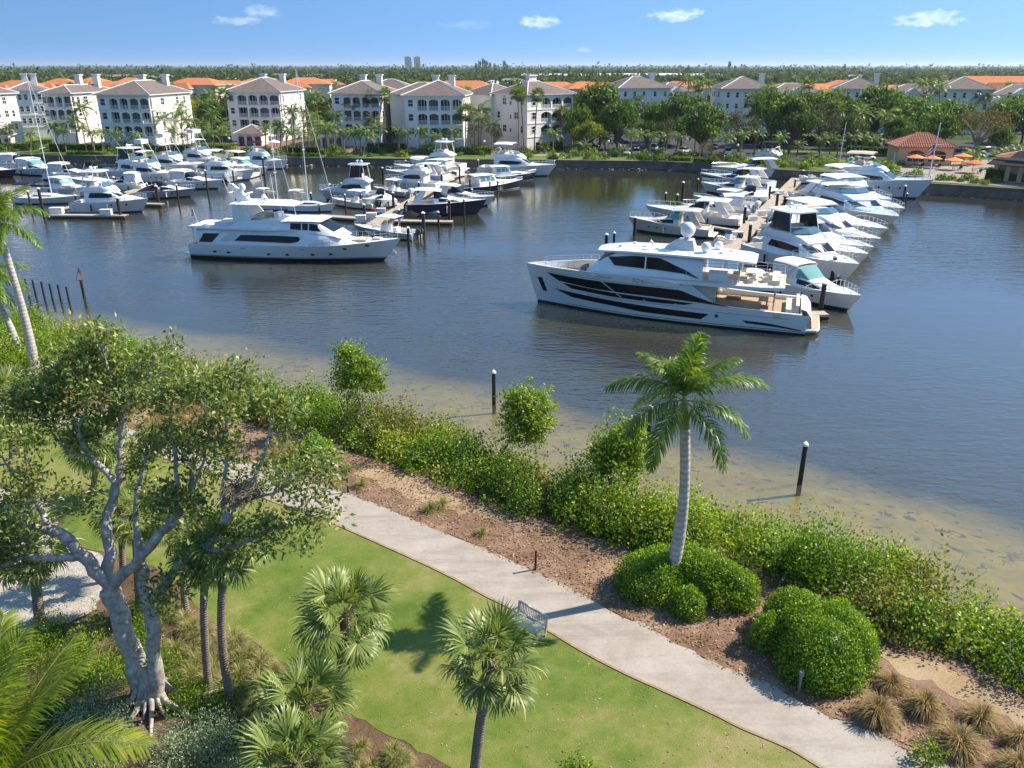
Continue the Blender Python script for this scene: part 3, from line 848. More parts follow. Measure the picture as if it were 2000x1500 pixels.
# ---------------- coconut palm close to the camera, bottom left
def coconut():
    base = U(-40, 1680, GZ)
    c = UY(-30, 1560, 13.5)
    t = thing("coconut_palm", "coconut palm close up with long yellow-green fronds in the bottom corner", "palm tree", base)
    off = np.array(c - base)
    trunk_obj(t, [off * u for u in (0, .5, 1)], [.2, .16, .16], M['palm_trunk'])
    k = 0
    for az, e0, e1, L, sd, tw in ((48, 80, 44, 4.2, .2, .2), (8, 46, -28, 4.3, -.1, .3), (75, 76, 46, 4.0, .3, -.2), (100, 66, 30, 4.2, -.2, .2), (28, 66, 20, 4.2, 0, 0), (140, 60, 0, 4.2, 0, 0), (-25, 40, -30, 4.2, .1, 0), (180, 50, -20, 4.0, 0, 0), (60, 58, 18, 3.9, .1, -.4), (-60, 45, -30, 4.0, 0, 0), (230, 45, -30, 4.0, 0, 0)):
        me = pinnate(500 + k, L, e0, e1, 84, 1.05, .042, plume=.10, sag=.28, base=.14, rach=.045, mats=[M['coco'], M['stem']], side=sd, twist=tw)
        f = link("frond", me, t); f.location = off; f.rotation_euler = (0, 0, R(az)); k += 1
coconut()

# ---------------- fig tree
def fig_tree():
    rng = np.random.default_rng(5); r = random.Random(5)
    base = U(300, 1366, GZ); Y0 = base.y
    t = thing("fig_tree", "large old fig tree with twin silvery trunks and spreading limbs", "tree", base)
    def p(px, py, dy): return np.array(UY(px, py, Y0 + dy) - base)
    limbs = [  # points (px, py, depth offset), radius start, radius end
        ([(285, 1385, 0), (262, 1290, .1), (238, 1210, .3), (215, 1150, .5)], .52, .42),
        ([(310, 1372, -.2), (304, 1290, -.3), (296, 1220, -.2), (287, 1170, .2), (278, 1100, .6), (270, 1050, .9)], .42, .20),
        ([(215, 1150, .5), (180, 1105, .4), (140, 1060, .3), (100, 1035, .3)], .34, .22),
        ([(160, 1085, .4), (100, 1092, -.2), (50, 1085, -.5), (-5, 1110, -.8), (-60, 1120, -1)], .22, .07),
        ([(215, 1140, .5), (214, 1080, .9), (208, 1010, 1.4), (225, 960, 2.0), (236, 915, 2.4), (232, 870, 2.6), (240, 835, 2.8), (238, 790, 3.0)], .30, .12),
        ([(238, 790, 3.0), (222, 750, 3.2), (208, 712, 3.3), (200, 680, 3.3)], .11, .04),
        ([(238, 790, 3.0), (262, 765, 3.0), (285, 740, 2.9), (300, 700, 2.9)], .10, .035),
        ([(100, 1035, .3), (60, 1028, .1), (20, 1015, 0), (-40, 1020, 0)], .17, .07),
        ([(100, 1035, .3), (82, 1000, .6), (65, 950, 1.0), (52, 900, 1.3), (45, 850, 1.5)], .19, .06),
        ([(65, 950, 1.0), (30, 930, .9), (0, 890, .8), (-15, 840, .8)], .09, .03),
        ([(208, 1010, 1.4), (235, 950, 1.8), (205, 920, 2.1), (176, 895, 2.3), (160, 865, 2.4), (152, 838, 2.5), (142, 810, 2.6), (120, 800, 2.7)], .19, .06),
        ([(152, 838, 2.5), (170, 800, 2.8), (175, 760, 3.0), (165, 720, 3.1)], .07, .03),
        ([(205, 1165, .4), (250, 1112, .2), (290, 1072, .1), (330, 1028, .3), (356, 1005, .5), (375, 960, .8), (380, 900, 1.0)], .30, .08),
        ([(330, 1028, .3), (352, 975, .4), (345, 925, .6), (335, 845, .9), (329, 800, 1.0), (316, 770, 1.1), (304, 728, 1.2)], .14, .04),
        ([(287, 1180, .2), (320, 1150, -.2), (348, 1102, -.6), (396, 1072, -.8), (440, 1020, -.6), (470, 975, -.3)], .28, .12),
        ([(470, 975, -.3), (500, 930, 0), (520, 880, .3), (530, 820, .5)], .11, .04),
        ([(440, 1020, -.6), (430, 960, -.2), (445, 890, .2), (440, 820, .5), (455, 770, .7)], .11, .035),
        ([(396, 1080, -.8), (460, 1068, -1.1), (500, 1048, -1.3), (560, 1022, -1.5), (610, 1008, -1.6)], .15, .04),
        ([(470, 975, -.3), (530, 968, -.6), (570, 940, -.8), (600, 915, -.9)], .08, .03),
        ([(270, 1050, .9), (262, 990, 1.2), (275, 930, 1.5), (290, 880, 1.6)], .16, .05),
        ([(375, 960, .8), (400, 900, .9), (410, 840, 1.0), (395, 780, 1.1)], .08, .03),
        ([(176, 895, 2.3), (130, 880, 2.4), (95, 840, 2.6), (80, 780, 2.8)], .08, .03),
        ([(142, 810, 2.6), (110, 770, 2.9), (95, 740, 3.0)], .05, .02),
    ]
    q = Q(); tips = []
    def add_branch(P, r0, r1, n):
        P = np.asarray(P)
        # smooth by interpolation with a little wobble
        k = max(6, len(P) * 3); s = np.linspace(0, 1, len(P)); u = np.linspace(0, 1, k)
        S = np.stack([np.interp(u, s, P[:, j]) for j in range(3)], 1)
        for _ in range(2): S[1:-1] = .25 * S[:-2] + .5 * S[1:-1] + .25 * S[2:]
        S[1:-1] += rng.normal(0, .035 if r0 < .2 else .05, (k - 2, 3)) * min(1, r0 * 4)
        V, F = tube_np(S, np.linspace(r0, r1, k) * (1 + rng.normal(0, .05, k)), n); q.add(V, F, 0, .5)
        return S
    def twig(p0, d, L, r0, lev):
        k = 4; P = [p0]
        dd = d
        for i in range(k):
            dd = nrm(dd + rng.normal(0, .22, 3) + np.array([0, 0, .02])); P.append(P[-1] + dd * L / k)
        P = np.array(P); V, F = tube_np(P, np.linspace(r0, r0 * .35, k + 1), 4); q.add(V, F, 0, .5)
        if lev == 0:
            tips.append((P[-1], dd)); tips.append((P[2], dd)); return
        for j in range(r.choice((2, 2, 3))):
            i = r.choice((2, 3, 4)); nd = nrm(dd + rng.normal(0, .8, 3) + np.array([0, 0, -.05]))
            twig(P[i], nd, L * r.uniform(.5, .8), r0 * .5, lev - 1)
        tips.append((P[-1], dd))
    for pts, r0, r1 in limbs:
        r0, r1 = r0 * .72, r1 * .8
        S = add_branch([p(*a) for a in pts], r0, r1, 12 if r0 > .25 else 8)
        if r1 < .13:
            L = len(S)
            lo = .30 if r0 < .25 else .55
            for j in range(int(7 if r0 > .1 else 5)):
                i = int(L * r.uniform(lo, 1.0)) if j else L - 1
                i = min(i, L - 1)
                d = nrm(S[i] - S[max(i - 1, 0)]); d = nrm(d + rng.normal(0, .75, 3) + np.array([0, -.1, .0]))
                twig(S[i], d, r.uniform(.5, .95), max(r1 * .6, .025), 2 if r.random() < .55 else 1)
    # buttress roots
    for az, L, rr in ((-1.9, 1.5, .2), (-1.2, 1.7, .17), (-.5, 2.0, .2), (.2, 1.6, .18), (-2.6, 1.3, .2), (1.4, 1.2, .2), (2.6, 1.2, .2), (-.85, 1.2, .12), (-1.55, 1.1, .13)):
        c, s_ = math.cos(az), math.sin(az)
        V, F = tube_np([(c * .15, s_ * .15, 1.7), (c * .4, s_ * .4, .75), (c * .7, s_ * .7, .28), (c * L * .85, s_ * L * .85 + .1 * math.sin(az * 7), .06), (c * L * 1.25, s_ * L * 1.25 + .25 * math.sin(az * 7), -.12)], [rr * .7, rr * .8, rr * .62, rr * .4, .04], 7); q.add(V, F, 0, .5)
    link("trunk", q.mesh("trunk", [M['ficus_bark']], True), t)
    ql = Q()
    C = np.array([a for a, _ in tips]); D = np.array([b for _, b in tips])
    print("fig tips", len(C))
    n = 23
    P = np.repeat(C, n, 0) + rng.normal(0, .23, (len(C) * n, 3)) * np.array([1.3, 1.3, .8]); DD = np.repeat(D, n, 0)
    T = nrm(DD * .6 + rng.normal(0, .7, P.shape)); N = nrm(rng.normal(0, .7, P.shape) + np.array([0, 0, .9]))
    m = len(P)
    ql.leaves(P, T, N, rng.uniform(.14, .26, m), rng.uniform(.07, .11, m), np.clip(rng.normal(.42, .24, m) + np.repeat(rng.normal(0, .12, len(C)), n), 0, 1))
    link("crown", ql.mesh("crown", [M['ficus']]), t)
    # nest of sticks in the fork
    nb = UY(470, 962, Y0 - .35)
    ne = thing("bird_nest", "big untidy nest of bare sticks wedged in the fig tree branches", "bird nest", nb)
    qn = Q()
    for i in range(260):
        a = rng.uniform(0, 6.28); rr = rng.uniform(.25, .62); c = np.array([math.cos(a) * rr, math.sin(a) * rr, rng.uniform(-.22, .22)])
        d = nrm(np.array([-math.sin(a), math.cos(a), 0]) + rng.normal(0, .5, 3)) * rng.uniform(.2, .5)
        V, F = tube_np([c - d, c + d], .012, 3); qn.add(V, F, 0, rng.uniform(0, 1))
    link("sticks", qn.mesh("sticks", [simple("nest_sticks", (.26, .21, .17), .9, .1, var=.4, scale=8)]), ne)
fig_tree()
# ================================================================== thicket by the water, clipped shrubs, grasses
TOP = [(-300, 590), (0, 598), (90, 605), (200, 640), (250, 668), (330, 692), (420, 712), (500, 735), (600, 748), (690, 765), (760, 790), (850, 800), (900, 845), (960, 880), (1040, 895), (1100, 905), (1180, 940), (1260, 965), (1330, 968), (1400, 965), (1500, 985), (1560, 1028), (1640, 1032), (1740, 1050), (1800, 1078), (1850, 1085), (1890, 1125), (1950, 1155), (2000, 1178), (2200, 1265), (2500, 1400)]
BOT = [(-300, 690), (0, 722), (200, 748), (400, 792), (560, 852), (660, 888), (760, 914), (860, 948), (960, 990), (1050, 1034), (1130, 1064), (1200, 1080), (1350, 1112), (1480, 1152), (1600, 1202), (1700, 1266), (1850, 1316), (2000, 1380), (2200, 1470), (2500, 1600)]
def thicket():
    rng = np.random.default_rng(21)
    tx = np.array([a for a, _ in TOP]); ty = np.array([b for _, b in TOP]); bx = np.array([a for a, _ in BOT]); by = np.array([b for _, b in BOT])
    zones = [(-300, 90), (90, 330), (330, 560), (560, 780), (780, 1010), (1010, 1230), (1230, 1480), (1480, 1700), (1700, 1880), (1880, 2420)]
    names = ["left of the pair of royal palms", "behind the royal palm pair", "behind the fig tree", "around the pale mangrove stem", "below the first mooring post", "between the two round mangrove trees",
             "behind the tall royal palm", "with reddish leaves behind the clipped hedge", "with bronze leaves past the round clipped shrub", "filling the lower right edge of the shore"]
    for zi, (x0, x1) in enumerate(zones):
        q = Q(); k = 0
        w0 = U(x0, np.interp(x0, tx, ty), 1.2); w1 = U(x1, np.interp(x1, tx, ty), 1.2)
        area = (w1 - w0).length * 8
        for j in range(int(area * .44)):
            px = rng.uniform(x0, x1); v = rng.uniform(0, 1)
            a = U(px, np.interp(px, tx, ty) - 8, 1.5); b = U(px, np.interp(px, bx, by), GZ)
            r = rng.uniform(.9, 1.95)
            ab = (b - a); L = max(ab.length, .1)
            m0, m1 = min(.45, r / L), max(.55, 1 - r * .9 / L)
            c = a + ab * (m0 + (m1 - m0) * v)
            gz = max(ground_z(c.x, c.y), -.25)
            h = rng.uniform(.8, 1.9) if v > .75 else rng.uniform(1.2, 3.1)
            if v < .2: h = rng.uniform(1.3, 2.1)
            red = 1 if (vnoise(np.array([[c.x, c.y]]), .55, 33)[0] > (.12 if x0 in (330, 1480, 1700, 560) else .42)) else 0
            n = int(480 * r * r ** .3 * (1.35 if px > 900 else 1.0))
            ll = rng.uniform(.14, .21)
            blob_leaves(q, rng, (c.x, c.y, gz + h * .12), r, h, n, ll, ll * .62, .35, red, -.15, .30, (.55, 1.04), rng.normal(0, .17))
            if rng.uniform() < .25:
                for _ in range(5):
                    d = nrm(rng.normal(0, .5, 3) + np.array([0, 0, 1.])); V, F = tube_np([[c.x, c.y, gz + .2], np.array([c.x, c.y, gz]) + d * h * .6, np.array([c.x, c.y, gz]) + d * h * 1.08 + rng.normal(0, .12, 3)], [.03, .02, .008], 3); q.add(V, F, 2, .5)
        me = q.mesh("mangrove_thicket", [M['mangrove'], M['mangrove_red'], M['ficus_bark']])
        props(link("mangrove_thicket", me), "dense green mangrove thicket along the shore " + names[zi], "mangroves", kind='stuff')
thicket()

def dome_np(r, h, n=12, k=6):
    V, F = [], []
    for i in range(k + 1):
        a = math.pi * .62 * i / k
        for j in range(n): V.append((r * math.sin(a) * math.cos(6.2832 * j / n), r * math.sin(a) * math.sin(6.2832 * j / n), h * math.cos(a)))
    for i in range(k):
        for j in range(n): F.append((i * n + j, (i + 1) * n + j, (i + 1) * n + (j + 1) % n, i * n + (j + 1) % n))
    return np.array(V), np.array(F)
def shrub(label, cx, r, h, n, mat, ll=.1, lump=.12, name="clipped_shrub", cat="shrub", parts=(), stems=True, seed=1, zc=.1, shell=(.80, 1.02), group=None, up=.5):
    """cx: centre (x, y); parts: more domes (dx, dy, r, h)"""
    rng = np.random.default_rng(seed)
    t = thing(name, label, cat, (cx[0], cx[1], GZ), 0, group)
    q = Q()
    blob_leaves(q, rng, (0, 0, h * zc), r, h, n, ll, ll * .55, up, 0, -.35, lump, shell)
    for dx, dy, r2, h2 in parts:
        blob_leaves(q, rng, (dx, dy, h2 * zc), r2, h2, int(n * (r2 / r) ** 2), ll, ll * .55, up, 0, -.35, lump, shell)
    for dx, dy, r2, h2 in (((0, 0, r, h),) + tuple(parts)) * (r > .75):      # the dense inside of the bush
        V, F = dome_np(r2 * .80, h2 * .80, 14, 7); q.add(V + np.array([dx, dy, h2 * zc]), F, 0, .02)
    link("foliage", q.mesh("foliage", [mat]), t)
    if stems:
        s = Q()
        for dx, dy, r2, h2 in ((0, 0, r, h),) + tuple(parts):
            for _ in range(7):
                d = nrm(rng.normal(0, .45, 3) + np.array([0, 0, 1.]))
                V, F = tube_np([[dx, dy, -.02], np.array([dx, dy, 0]) + d * h2 * .5, np.array([dx, dy, 0]) + d * h2 * .85], [.035, .025, .012], 4); s.add(V, F, 0, .5)
        link("stems", s.mesh("stems", [M['wood']]), t)
    return t
def xy(px, py, z=GZ): v = U(px, py, z); return (v.x, v.y)
def rel(c, px, py): v = U(px, py, GZ); return (v.x - c[0], v.y - c[1])
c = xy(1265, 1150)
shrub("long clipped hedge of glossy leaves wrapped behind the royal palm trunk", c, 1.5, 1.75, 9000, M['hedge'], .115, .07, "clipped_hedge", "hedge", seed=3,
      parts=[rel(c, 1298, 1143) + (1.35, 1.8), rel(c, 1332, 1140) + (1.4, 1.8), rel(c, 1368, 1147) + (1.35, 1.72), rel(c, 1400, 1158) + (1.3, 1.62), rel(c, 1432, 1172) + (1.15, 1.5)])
c = xy(1342, 1195)
shrub("small clipped shrub in front of the royal palm foot", c, .78, 1.15, 3000, M['hedge'], .115, .08, seed=4)
c = xy(1402, 1205)
shrub("little yellow-green sapling in front of the long hedge", c, .32, .95, 160, M['yellowleaf'], .09, .3, "sapling", "sapling", seed=5, zc=.5, shell=(.3, 1.0))
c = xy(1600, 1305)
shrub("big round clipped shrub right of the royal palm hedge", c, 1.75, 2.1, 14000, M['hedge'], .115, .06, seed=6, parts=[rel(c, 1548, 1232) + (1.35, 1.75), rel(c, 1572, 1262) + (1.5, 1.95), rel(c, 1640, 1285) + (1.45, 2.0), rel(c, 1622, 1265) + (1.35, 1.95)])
c = xy(1492, 1262)
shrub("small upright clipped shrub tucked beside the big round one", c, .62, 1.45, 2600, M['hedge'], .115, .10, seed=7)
c = xy(618, 905)
shrub("round sea grape bush with broad leaves beside the path bend", c, 1.25, 1.7, 2200, M['hedge'], .16, .15, "round_bush", "bush", seed=8)
c = xy(1810, 1492)
shrub("low leafy shrub at the path edge in the bottom right corner", c, .62, .75, 420, M['mangrove'], .14, .3, "low_bush", "bush", seed=9, shell=(.5, 1.05))
c = xy(1130, 1518)
shrub("low bush poking up over the lawn at the bottom edge", c, .7, .7, 420, M['mangrove'], .14, .3, "low_bush", "bush", seed=10, shell=(.5, 1.05))

def mangrove_tree(label, base, h, r, rz, seed, blobs, stem):
    rng = np.random.default_rng(seed)
    t = thing("mangrove_tree", label, "tree", base, 0, "mangrove trees rising from the thicket"); t.scale = (1.22, 1.22, 1.15)
    q = Q()
    for dx, dy, z, rr, hh in blobs:
        blob_leaves(q, rng, (dx, dy, z), rr, hh, int(2200 * rr * rr), .16, .09, .4, 0, -.75, .42, (.5, 1.08), .12)
    link("crown", q.mesh("crown", [M['mangrove']]), t)
    s = Q()
    for pts, r0 in stem:
        V, F = tube_np(pts, np.linspace(r0, r0 * .5, len(pts)), 6); s.add(V, F, 0, .5)
    link("trunk", s.mesh("trunk", [M['ficus_bark']], True), t)
    return t
bs = U(722, 850, .7)
mangrove_tree("slim mangrove tree on a bare pale stem above the thicket", bs, 4, 1, 0, 31, [(-.75, 0, 3.3, 1.05, 1.0), (-.55, .2, 4.3, .8, 1.1), (.15, -.1, 3.9, .8, .8), (-.95, 0, 4.9, .5, .6), (.55, .1, 3.0, .5, .5)], [([(0, 0, -.3), (-.1, 0, .8), (-.35, 0, 1.7), (-.6, 0, 3.0), (-.7, .1, 4.4)], .07)])
bs = U(978, 905, .6)
mangrove_tree("rounded mangrove tree on a slanting stem in front of the sandy shallows", bs, 4, 1, 0, 32, [(1.15, 0, 2.4, 1.15, 1.1), (1.5, .2, 3.2, 1.05, 1.0), (.9, .2, 3.5, .8, .7), (1.9, -.1, 2.4, .75, .8), (1.3, 0, 1.6, .7, .6)], [([(-.1, 0, -.4), (.1, 0, .7), (.55, 0, 1.4), (1.2, 0, 2.4), (1.5, .1, 3.2)], .08), ([(.3, 0, 1.0), (.5, .2, 1.6), (.8, .2, 2.6)], .05)])
bs = U(1195, 975, .6)
mangrove_tree("mangrove tree with an uneven crown next to the tall royal palm", bs, 4, 1, 0, 33, [(0, 0, 1.7, 1.2, 1.2), (.45, .2, 2.9, 1.05, 1.2), (-.4, .1, 2.4, .8, .9), (.8, 0, 3.4, .6, .7), (.9, -.1, 1.9, .6, .8)], [([(-.2, 0, -.4), (-.1, 0, .9), (.1, 0, 2.0), (.4, .1, 3.3)], .08)])

# ---------------- bunch grasses
TUFT = {}
def tuft_mesh(kind, i):
    k = (kind, i)
    if k not in TUFT:
        rng = np.random.default_rng(700 + i); q = Q(); n = 230 if kind == 'grassy' else 900
        a = rng.uniform(0, 6.28, n); el = np.radians(rng.uniform(28, 88, n)); L = rng.uniform(.35, .9, n)
        D = np.stack([np.cos(a) * np.cos(el), np.sin(a) * np.cos(el), np.sin(el)], 1)
        C = np.stack([np.cos(a) * .10, np.sin(a) * .10, 0 * a], 1) * rng.uniform(0, 1, n)[:, None]
        S = nrm(np.cross(D, np.array([0, 0, 1.]))) * (.009 if kind == 'grassy' else .008)
        B = C + D * L[:, None] * .5; D2 = nrm(D + np.array([0, 0, -.7])); E = B + D2 * L[:, None] * .3; D3 = nrm(D2 + np.array([0, 0, -.9])); T = E + D3 * L[:, None] * .25
        V = np.stack([C + S, C - S, B + S, B - S, E + S * .7, E - S * .7, T + S * .1, T - S * .1], 1).reshape(-1, 3)
        b = np.arange(n)[:, None, None] * 8
        F = (b + np.array([[0, 1, 3, 2], [2, 3, 5, 4], [4, 5, 7, 6]])[None]).reshape(-1, 4)
        q.add(V, F, 0, np.repeat(np.clip(rng.normal(.5, .25, n), 0, 1), 8))
        TUFT[k] = q.mesh("blades", [M[kind]])
    return TUFT[k]
def tuft(kind, px, py, s, label, i=0, group=None, name="grass_tuft"):
    t = link(name, tuft_mesh(kind, i)); t.location = U(px, py, GZ); t.scale = (s, s, s * random.uniform(.85, 1.1)); t.rotation_euler = (0, 0, random.uniform(0, 6))
    return props(t, label, "grass tuft", group)
tuft('grassy', 838, 998, .95, "green grass tuft in the mulch, left of a touching pair", 0)
tuft('grassy', 862, 990, 1.0, "green grass tuft in the mulch, right of a touching pair", 1)
tuft('grassy', 940, 1045, .75, "small pale green tuft alone in the reddish mulch", 2)
tuft('grassy', 704, 952, 1.0, "grass tuft beside the small path light near the path bend", 3)
tuft('grassy', 680, 920, .9, "grey-green grass tuft by the sea grape bush", 1)
for px, py, s, lb in ((1738, 1342, 1.0, "tan grass tuft nearest the big round clipped shrub"), (1710, 1405, 1.35, "wide tan grass tuft close to the path edge"), (1802, 1388, 1.2, "greenish grass tuft between two tan ones"),
                      (1912, 1412, 1.15, "tan grass tuft below the straw slope at the right"), (1868, 1462, 1.45, "largest tan grass tuft near the bottom right"), (1990, 1455, 1.1, "tan grass tuft cut off by the right edge"), (1985, 1510, 1.2, "tan grass tuft in the bottom right corner")):
    tuft('tangrass', px, py, s, lb, random.randint(0, 3), "tan grass tufts in the mulch")
def grass_mass(label, area_px, n, kind, s0, s1, seed):
    """a drift of grasses nobody could count"""
    rng = np.random.default_rng(seed); vs, fs, rn, b = [], [], [], 0
    poly = [Vector(p[:2]) for p in G(*area_px)]
    x0, x1 = min(p.x for p in poly), max(p.x for p in poly); y0, y1 = min(p.y for p in poly), max(p.y for p in poly)
    def inside(x, y):
        c = False; j = len(poly) - 1
        for i in range(len(poly)):
            if (poly[i].y > y) != (poly[j].y > y) and x < (poly[j].x - poly[i].x) * (y - poly[i].y) / (poly[j].y - poly[i].y) + poly[i].x: c = not c
            j = i
        return c
    k = 0
    src = [tuft_mesh(kind, i) for i in range(4)]
    co = []
    for me in src:
        a = np.empty(len(me.vertices) * 3, np.float32); me.vertices.foreach_get("co", a); f = np.empty(len(me.loops), np.int32); me.loops.foreach_get("vertex_index", f)
        rr = np.empty(len(me.vertices), np.float32); me.attributes["rnd"].data.foreach_get("value", rr)
        co.append((a.reshape(-1, 3), f.reshape(-1, 4), rr))
    while k < n:
        x, y = rng.uniform(x0, x1), rng.uniform(y0, y1)
        if not inside(x, y): k += .02; continue
        a, f, rr = co[rng.integers(0, 4)]
        th = rng.uniform(0, 6.28); s = rng.uniform(s0, s1); c, s_ = math.cos(th) * s, math.sin(th) * s
        V = np.stack([a[:, 0] * c - a[:, 1] * s_ + x, a[:, 0] * s_ + a[:, 1] * c + y, a[:, 2] * s + GZ], 1)
        vs.append(V); fs.append(f + b); b += len(V); rn.append(np.clip(rr + rng.normal(0, .15), 0, 1)); k += 1
    props(link("grass_drift", np_mesh("grass_drift", np.concatenate(vs), np.concatenate(fs), [M[kind]], np.concatenate(rn))), label, "ornamental grass", kind='stuff')
grass_mass("tan muhly grass drift between path and mangroves behind the fig tree", [(285, 830), (310, 800), (360, 800), (405, 818), (395, 850), (330, 862), (295, 852)], 26, 'tangrass', .8, 1.25, 1)
grass_mass("tan grass drift beside the sea grape bush", [(520, 895), (545, 872), (590, 880), (585, 905), (550, 915)], 9, 'tangrass', .8, 1.2, 2)
grass_mass("green and straw grasses edging the lawn right of the slim palms", [(440, 1250), (500, 1275), (545, 1330), (545, 1400), (480, 1400), (460, 1330)], 40, 'grassy', .7, 1.15, 3)
grass_mass("straw-coloured grasses on the bed edge at the lawn corner", [(330, 1200), (380, 1210), (420, 1260), (430, 1370), (350, 1340)], 30, 'grassy', .6, 1.0, 4)
grass_mass("low grasses along the lawn edge at the bottom", [(690, 1440), (750, 1455), (860, 1530), (900, 1600), (760, 1600), (690, 1520)], 26, 'grassy', .5, .85, 5)

# ---------------- shrubs under the fig tree
def bed_mass(label, area, n, mat, r, h, ll, seed, dens=1.0, cat="shrubs"):
    rng = np.random.default_rng(seed); q = Q()
    for _ in range(n):
        px = rng.uniform(area[0], area[1]); py = rng.uniform(area[2], area[3]); c = U(px, py, GZ)
        rr = rng.uniform(*r); hh = rng.uniform(*h)
        blob_leaves(q, rng, (c.x, c.y, GZ + hh * .2), rr, hh, int(900 * rr * rr * dens), ll, ll * .38, .6, 0, -.2, .3, (.45, 1.05), rng.normal(0, .1))
    props(link("shrubbery", q.mesh("shrubbery", [mat])), label, cat, kind='stuff')
bed_mass("silvery shrubs massed along the bottom edge below the fig tree", (300, 540, 1440, 1580), 28, M['silver'], (.6, 1.0), (.8, 1.3), .10, 41)
bed_mass("grey-green shrubs at the foot of the fig tree", (120, 265, 1370, 1520), 18, M['silver'], (.6, 1.0), (.7, 1.2), .10, 42)
bed_mass("dark green shrubs under the fig tree's left side", (110, 235, 1235, 1345), 14, M['mangrove'], (.6, .95), (.8, 1.3), .12, 43)
bed_mass("green shrubs behind the fig trunk", (255, 350, 1190, 1320), 22, M['mangrove'], (.5, .8), (.6, 1.0), .11, 44)
bed_mass("yellow-green shrubs beside the sand at the left edge", (0, 110, 1225, 1330), 10, M['mangrove'], (.5, .9), (.6, 1.0), .12, 45)
bed_mass("low green plants between the slim palms and the short fan palm", (320, 480, 1340, 1425), 24, M['mangrove'], (.4, .6), (.4, .7), .10, 46)
bed_mass("dark shrubs filling the bed under the coconut fronds", (-120, 130, 1340, 1560), 16, M['mangrove'], (.7, 1.0), (.8, 1.2), .13, 47)
def fallen_logs():
    t = thing("fallen_branch", "pale fallen branches lying beside the fig tree roots", "branch", U(385, 1365, GZ))
    for k, (a, L, r, dx, dy) in enumerate(((.4, 1.6, .09, 0, 0), (-.35, 1.3, .07, -.3, .25), (1.0, .9, .08, .2, .35))):
        trunk_obj(t, [(dx, dy, .08), (dx + math.cos(a) * L / 2, dy + math.sin(a) * L / 2, .14), (dx + math.cos(a) * L, dy + math.sin(a) * L, .09)], [r, r * .9, r * .6], M['ficus_bark'], 7, "log")
fallen_logs()

# ---------------- bench, path lights, posts in the shallows
M['bench'] = simple("weathered_teak", (.62, .58, .51), .75, .25, var=.25, scale=6, bump=.2)
M['blackmetal'] = simple("black_metal", (.018, .018, .02), .45, .4, var=.2)
M['greymetal'] = simple("grey_metal", (.22, .22, .22), .4, .5, var=.15)
M['pile'] = mat_bark("piling", (.022, .02, .018), (.06, .052, .045), 0, 3, .4)
M['white'] = simple("white_plastic", (.78, .77, .74), .4, .4, var=.06)
def bench():
    a, b_ = U(1004, 1191, GZ), U(1068, 1229, GZ); d = (b_ - a).normalized()
    c = U(1030, 1232, GZ)
    t = thing("bench", "weathered slatted wooden bench on the lawn facing away from the path", "bench", c, math.atan2(d.y, d.x))
    m = M['bench']; W = .82
    for k in range(5):
        y = -.30 + k * .105
        MB().box(-W + .04, W - .04, y, y + .085, .42, .45, m).build("seat_slat", t)
    mb = MB().box(-W, W, -.34, -.30, .36, .43, m); mb.build("apron", t)
    for s in (-1, 1):
        x0 = s * W; x1 = x0 - s * .07
        xa, xb = min(x0, x1), max(x0, x1)
        MB().box(xa, xb, -.34, -.27, 0, .64, m).build("leg", t)
        MB().hexa([(xa, .20, 0), (xb, .20, 0), (xb, .27, 0), (xa, .27, 0)], [(xa, .33, .95), (xb, .33, .95), (xb, .39, .95), (xa, .39, .95)], m).build("leg", t)
        MB().box(xa - .005, xb + .005, -.38, .26, .64, .68, m).build("armrest", t)
        MB().box(xa, xb, -.27, .21, .14, .19, m).build("stretcher", t)
    MB().hexa([(-W, .325, .88), (W, .325, .88), (W, .37, .88), (-W, .37, .88)], [(-W, .335, .96), (W, .335, .96), (W, .38, .96), (-W, .38, .96)], m).build("top_rail", t)
    MB().hexa([(-W, .26, .47), (W, .26, .47), (W, .295, .47), (-W, .295, .47)], [(-W, .265, .54), (W, .265, .54), (W, .305, .54), (-W, .305, .54)], m).build("lower_rail", t)
    for k in range(16):
        x = -W + .12 + k * (2 * W - .24) / 15
        MB().hexa([(x - .025, .270, .54), (x + .025, .270, .54), (x + .025, .288, .54), (x - .025, .288, .54)], [(x - .025, .330, .88), (x + .025, .330, .88), (x + .025, .348, .88), (x - .025, .348, .88)], m).build("back_slat", t)
bench()
def path_light(px, py, h, label, metal, hood=False):
    t = thing("path_light", label, "path light", U(px, py, GZ))
    MB().tube([(0, 0, -.05), (0, 0, h)], .05, metal, 10).build("post", t, auto=40)
    if hood:
        MB().tube([(0, 0, h - .02), (0, 0, h + .14)], [.10, .085], metal, 12).build("lamp_head", t, auto=40)
    else:
        MB().box(-.05, .05, -.05, .05, h + .001, h + .05, metal).build("cap", t)
path_light(1046, 1113, 1.0, "black post path light between bench and mulch", M['blackmetal'])
path_light(680, 962, .85, "black post path light beside a grass tuft at the bend", M['blackmetal'])
path_light(381, 862, .8, "black post path light by the tan grass drift", M['blackmetal'])
path_light(1560, 1352, .85, "grey path light in the shade of the big round shrub", M['greymetal'], True)

